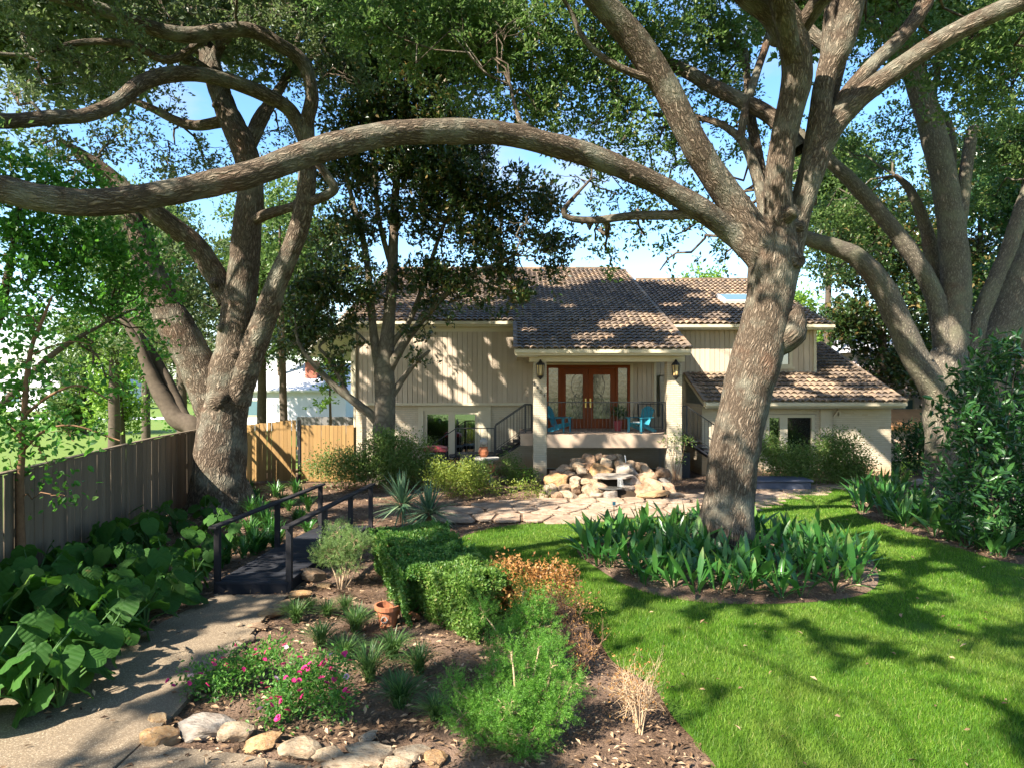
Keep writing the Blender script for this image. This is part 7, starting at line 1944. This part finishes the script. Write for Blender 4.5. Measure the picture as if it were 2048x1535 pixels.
m = MB(); m.lathe((tc_[0]-.02, 22.1, 0), [(.14, .40), (.30, .52), (.36, .72), (.34, .74), (.28, .56)], 16); m.lathe((tc_[0]-.02, 22.1, 0), [(.2, -.03), (.14, .1), (.12, .39)], 12); m.build('vessel', M['terracotta'], pu)

# grey low step at the right
ss = root('stone_step', (8.2, 21.3, 0), 'low slate grey platform step between the oak trunk and the right shrubs', 'step')
m = MB(); m.box(7.35, 9.35, 21.3, 22.2, -.05, .30); m.build('riser', M['grey_slab'], ss, bevel=.02)
m = MB(); m.box(7.30, 9.40, 21.24, 22.22, .302, .36); m.build('tread', M['grey_slab'], ss, bevel=.01)

# garden stake and small lamp in the ring bed
gs = root('garden_stake', tuple(G(1228, 1062)), 'thin green garden stake with a small flat tag at the ring bed edge', 'stake')
c = G(1228, 1075); m = MB(); m.box(c[0]-.008, c[0]+.008, c[1]-.008, c[1]+.008, -.02, .72); m.build('rod', M['stem_green'], gs)
m = MB(); m.box(c[0]-.035, c[0]+.035, c[1]-.012, c[1]-.009, .72, .80); m.build('tag', M['teal_panel'], gs)
# pale rocks round the right bed
for i, (px, py, s, lab) in enumerate(((1836, 962, .8, 'pale flat boulder by the right corner of the house'), (1862, 952, .6, 'smaller pale boulder behind the flat one at the right house corner'))):
    p = P(px, py, 22.5); p[2] = .1; rock('boulder', lab, 'boulder', p, (s, s*.7, s*.4), i+3, 'rock_grey')

# ------------------------------------------------------------------ neighbours
def simple_house(name, label, x0, x1, y0, y1, wall_h, ridge_h, wall, roofm, wins=(), chim=None, hip=.0, ov=.4):
    o = root(name, ((x0+x1)/2, y0, 0), label, 'house')
    m = MB(); m.box(x0, x1, y0, y1, -.1, wall_h); m.build('wall', M[wall], o)
    m = MB(); ym = (y0+y1)/2; T_ = .15
    h0 = hip*(x1-x0)
    m.slab([(x0-ov, y0-ov, wall_h), (x1+ov, y0-ov, wall_h), (x1+ov-h0, ym, ridge_h), (x0-ov+h0, ym, ridge_h)], T_)
    m.slab([(x1+ov, y1+ov, wall_h), (x0-ov, y1+ov, wall_h), (x0-ov+h0, ym, ridge_h), (x1+ov-h0, ym, ridge_h)], T_)
    if hip:
        m.add([(x0-ov, y0-ov, wall_h), (x0-ov+h0, ym, ridge_h), (x0-ov, y1+ov, wall_h)], [(0, 1, 2)]); m.add([(x1+ov, y0-ov, wall_h), (x1+ov, y1+ov, wall_h), (x1+ov-h0, ym, ridge_h)], [(0, 1, 2)])
    else:
        for xx in (x0, x1): m.add([(xx, y0, wall_h), (xx, y1, wall_h), (xx, ym, ridge_h-.1)], [(0, 1, 2)])
    r_ = m.build('roof', M[roofm], o)
    for (a_, b_, z0, z1) in wins:
        m = MB(); m.box(a_, b_, y0-.05, y0-.004, z0, z1); w = m.build('window', M['trim_paint'], o)
        m = MB(); m.box(a_+.08, b_-.08, y0-.06, y0-.051, z0+.08, z1-.08); m.build('pane', M['skylight_glass'], w)
    if chim:
        m = MB(); m.box(*chim); m.build('chimney', M['far_brick'], r_)
    return o
simple_house('neighbour_house', 'white neighbour building with a brick chimney between the oak and the magnolia', -20.5, -12.2, 50, 58, 2.9, 5.0, 'far_white', 'far_white', [(-19.5, -18.4, 1, 2.2)], (-15.6, -14.7, 51.4, 52.3, 2.9, 5.1))
simple_house('neighbour_house', 'far pale house with a light grey roof beyond the field at the left', -66, -53, 86, 98, 3.0, 6.2, 'far_white', 'far_grey_roof', [(-58, -56, 1, 2.4), (-64, -62, 1, 2.4)], None, .18)
simple_house('neighbour_house', 'pink walled neighbour house beyond the right wing', 18.2, 34, 36, 46, 5.0, 6.0, 'pink_wall', 'far_grey_roof', [(20, 21.2, 1.2, 2.6)], None, .12)
simple_house('garden_shed', 'low tan walled shed with orange roof behind the right house corner', 16.4, 20.2, 30.2, 33, 1.5, 2.2, 'porch_concrete', 'orange_roof')
tw = root('lattice_mast', (-17.6, 48, 0), 'thin metal lattice mast in front of the white neighbour building', 'mast')
m = MB(); b = [(-17.75, 48), (-17.35, 48), (-17.55, 48.3)]
for x, y in b: m.box(x-.03, x+.03, y-.03, y+.03, -.1, 6.2)
m.build('leg_pole', M['far_grey_roof'], tw)
m = MB()
for k_ in range(15):
    for i in range(3): a_, c_ = b[i], b[(i+1) % 3]; m.bar((*a_, k_*.41), (*c_, k_*.41+.41*(k_ % 2)), .025, .025)
m.build('bracing', M['far_grey_roof'], tw)
# pale street beyond the field
sheet('street', [(-200, 66), (-20, 66), (-20, 71), (-200, 71)], -.05, M['far_grey_roof'])
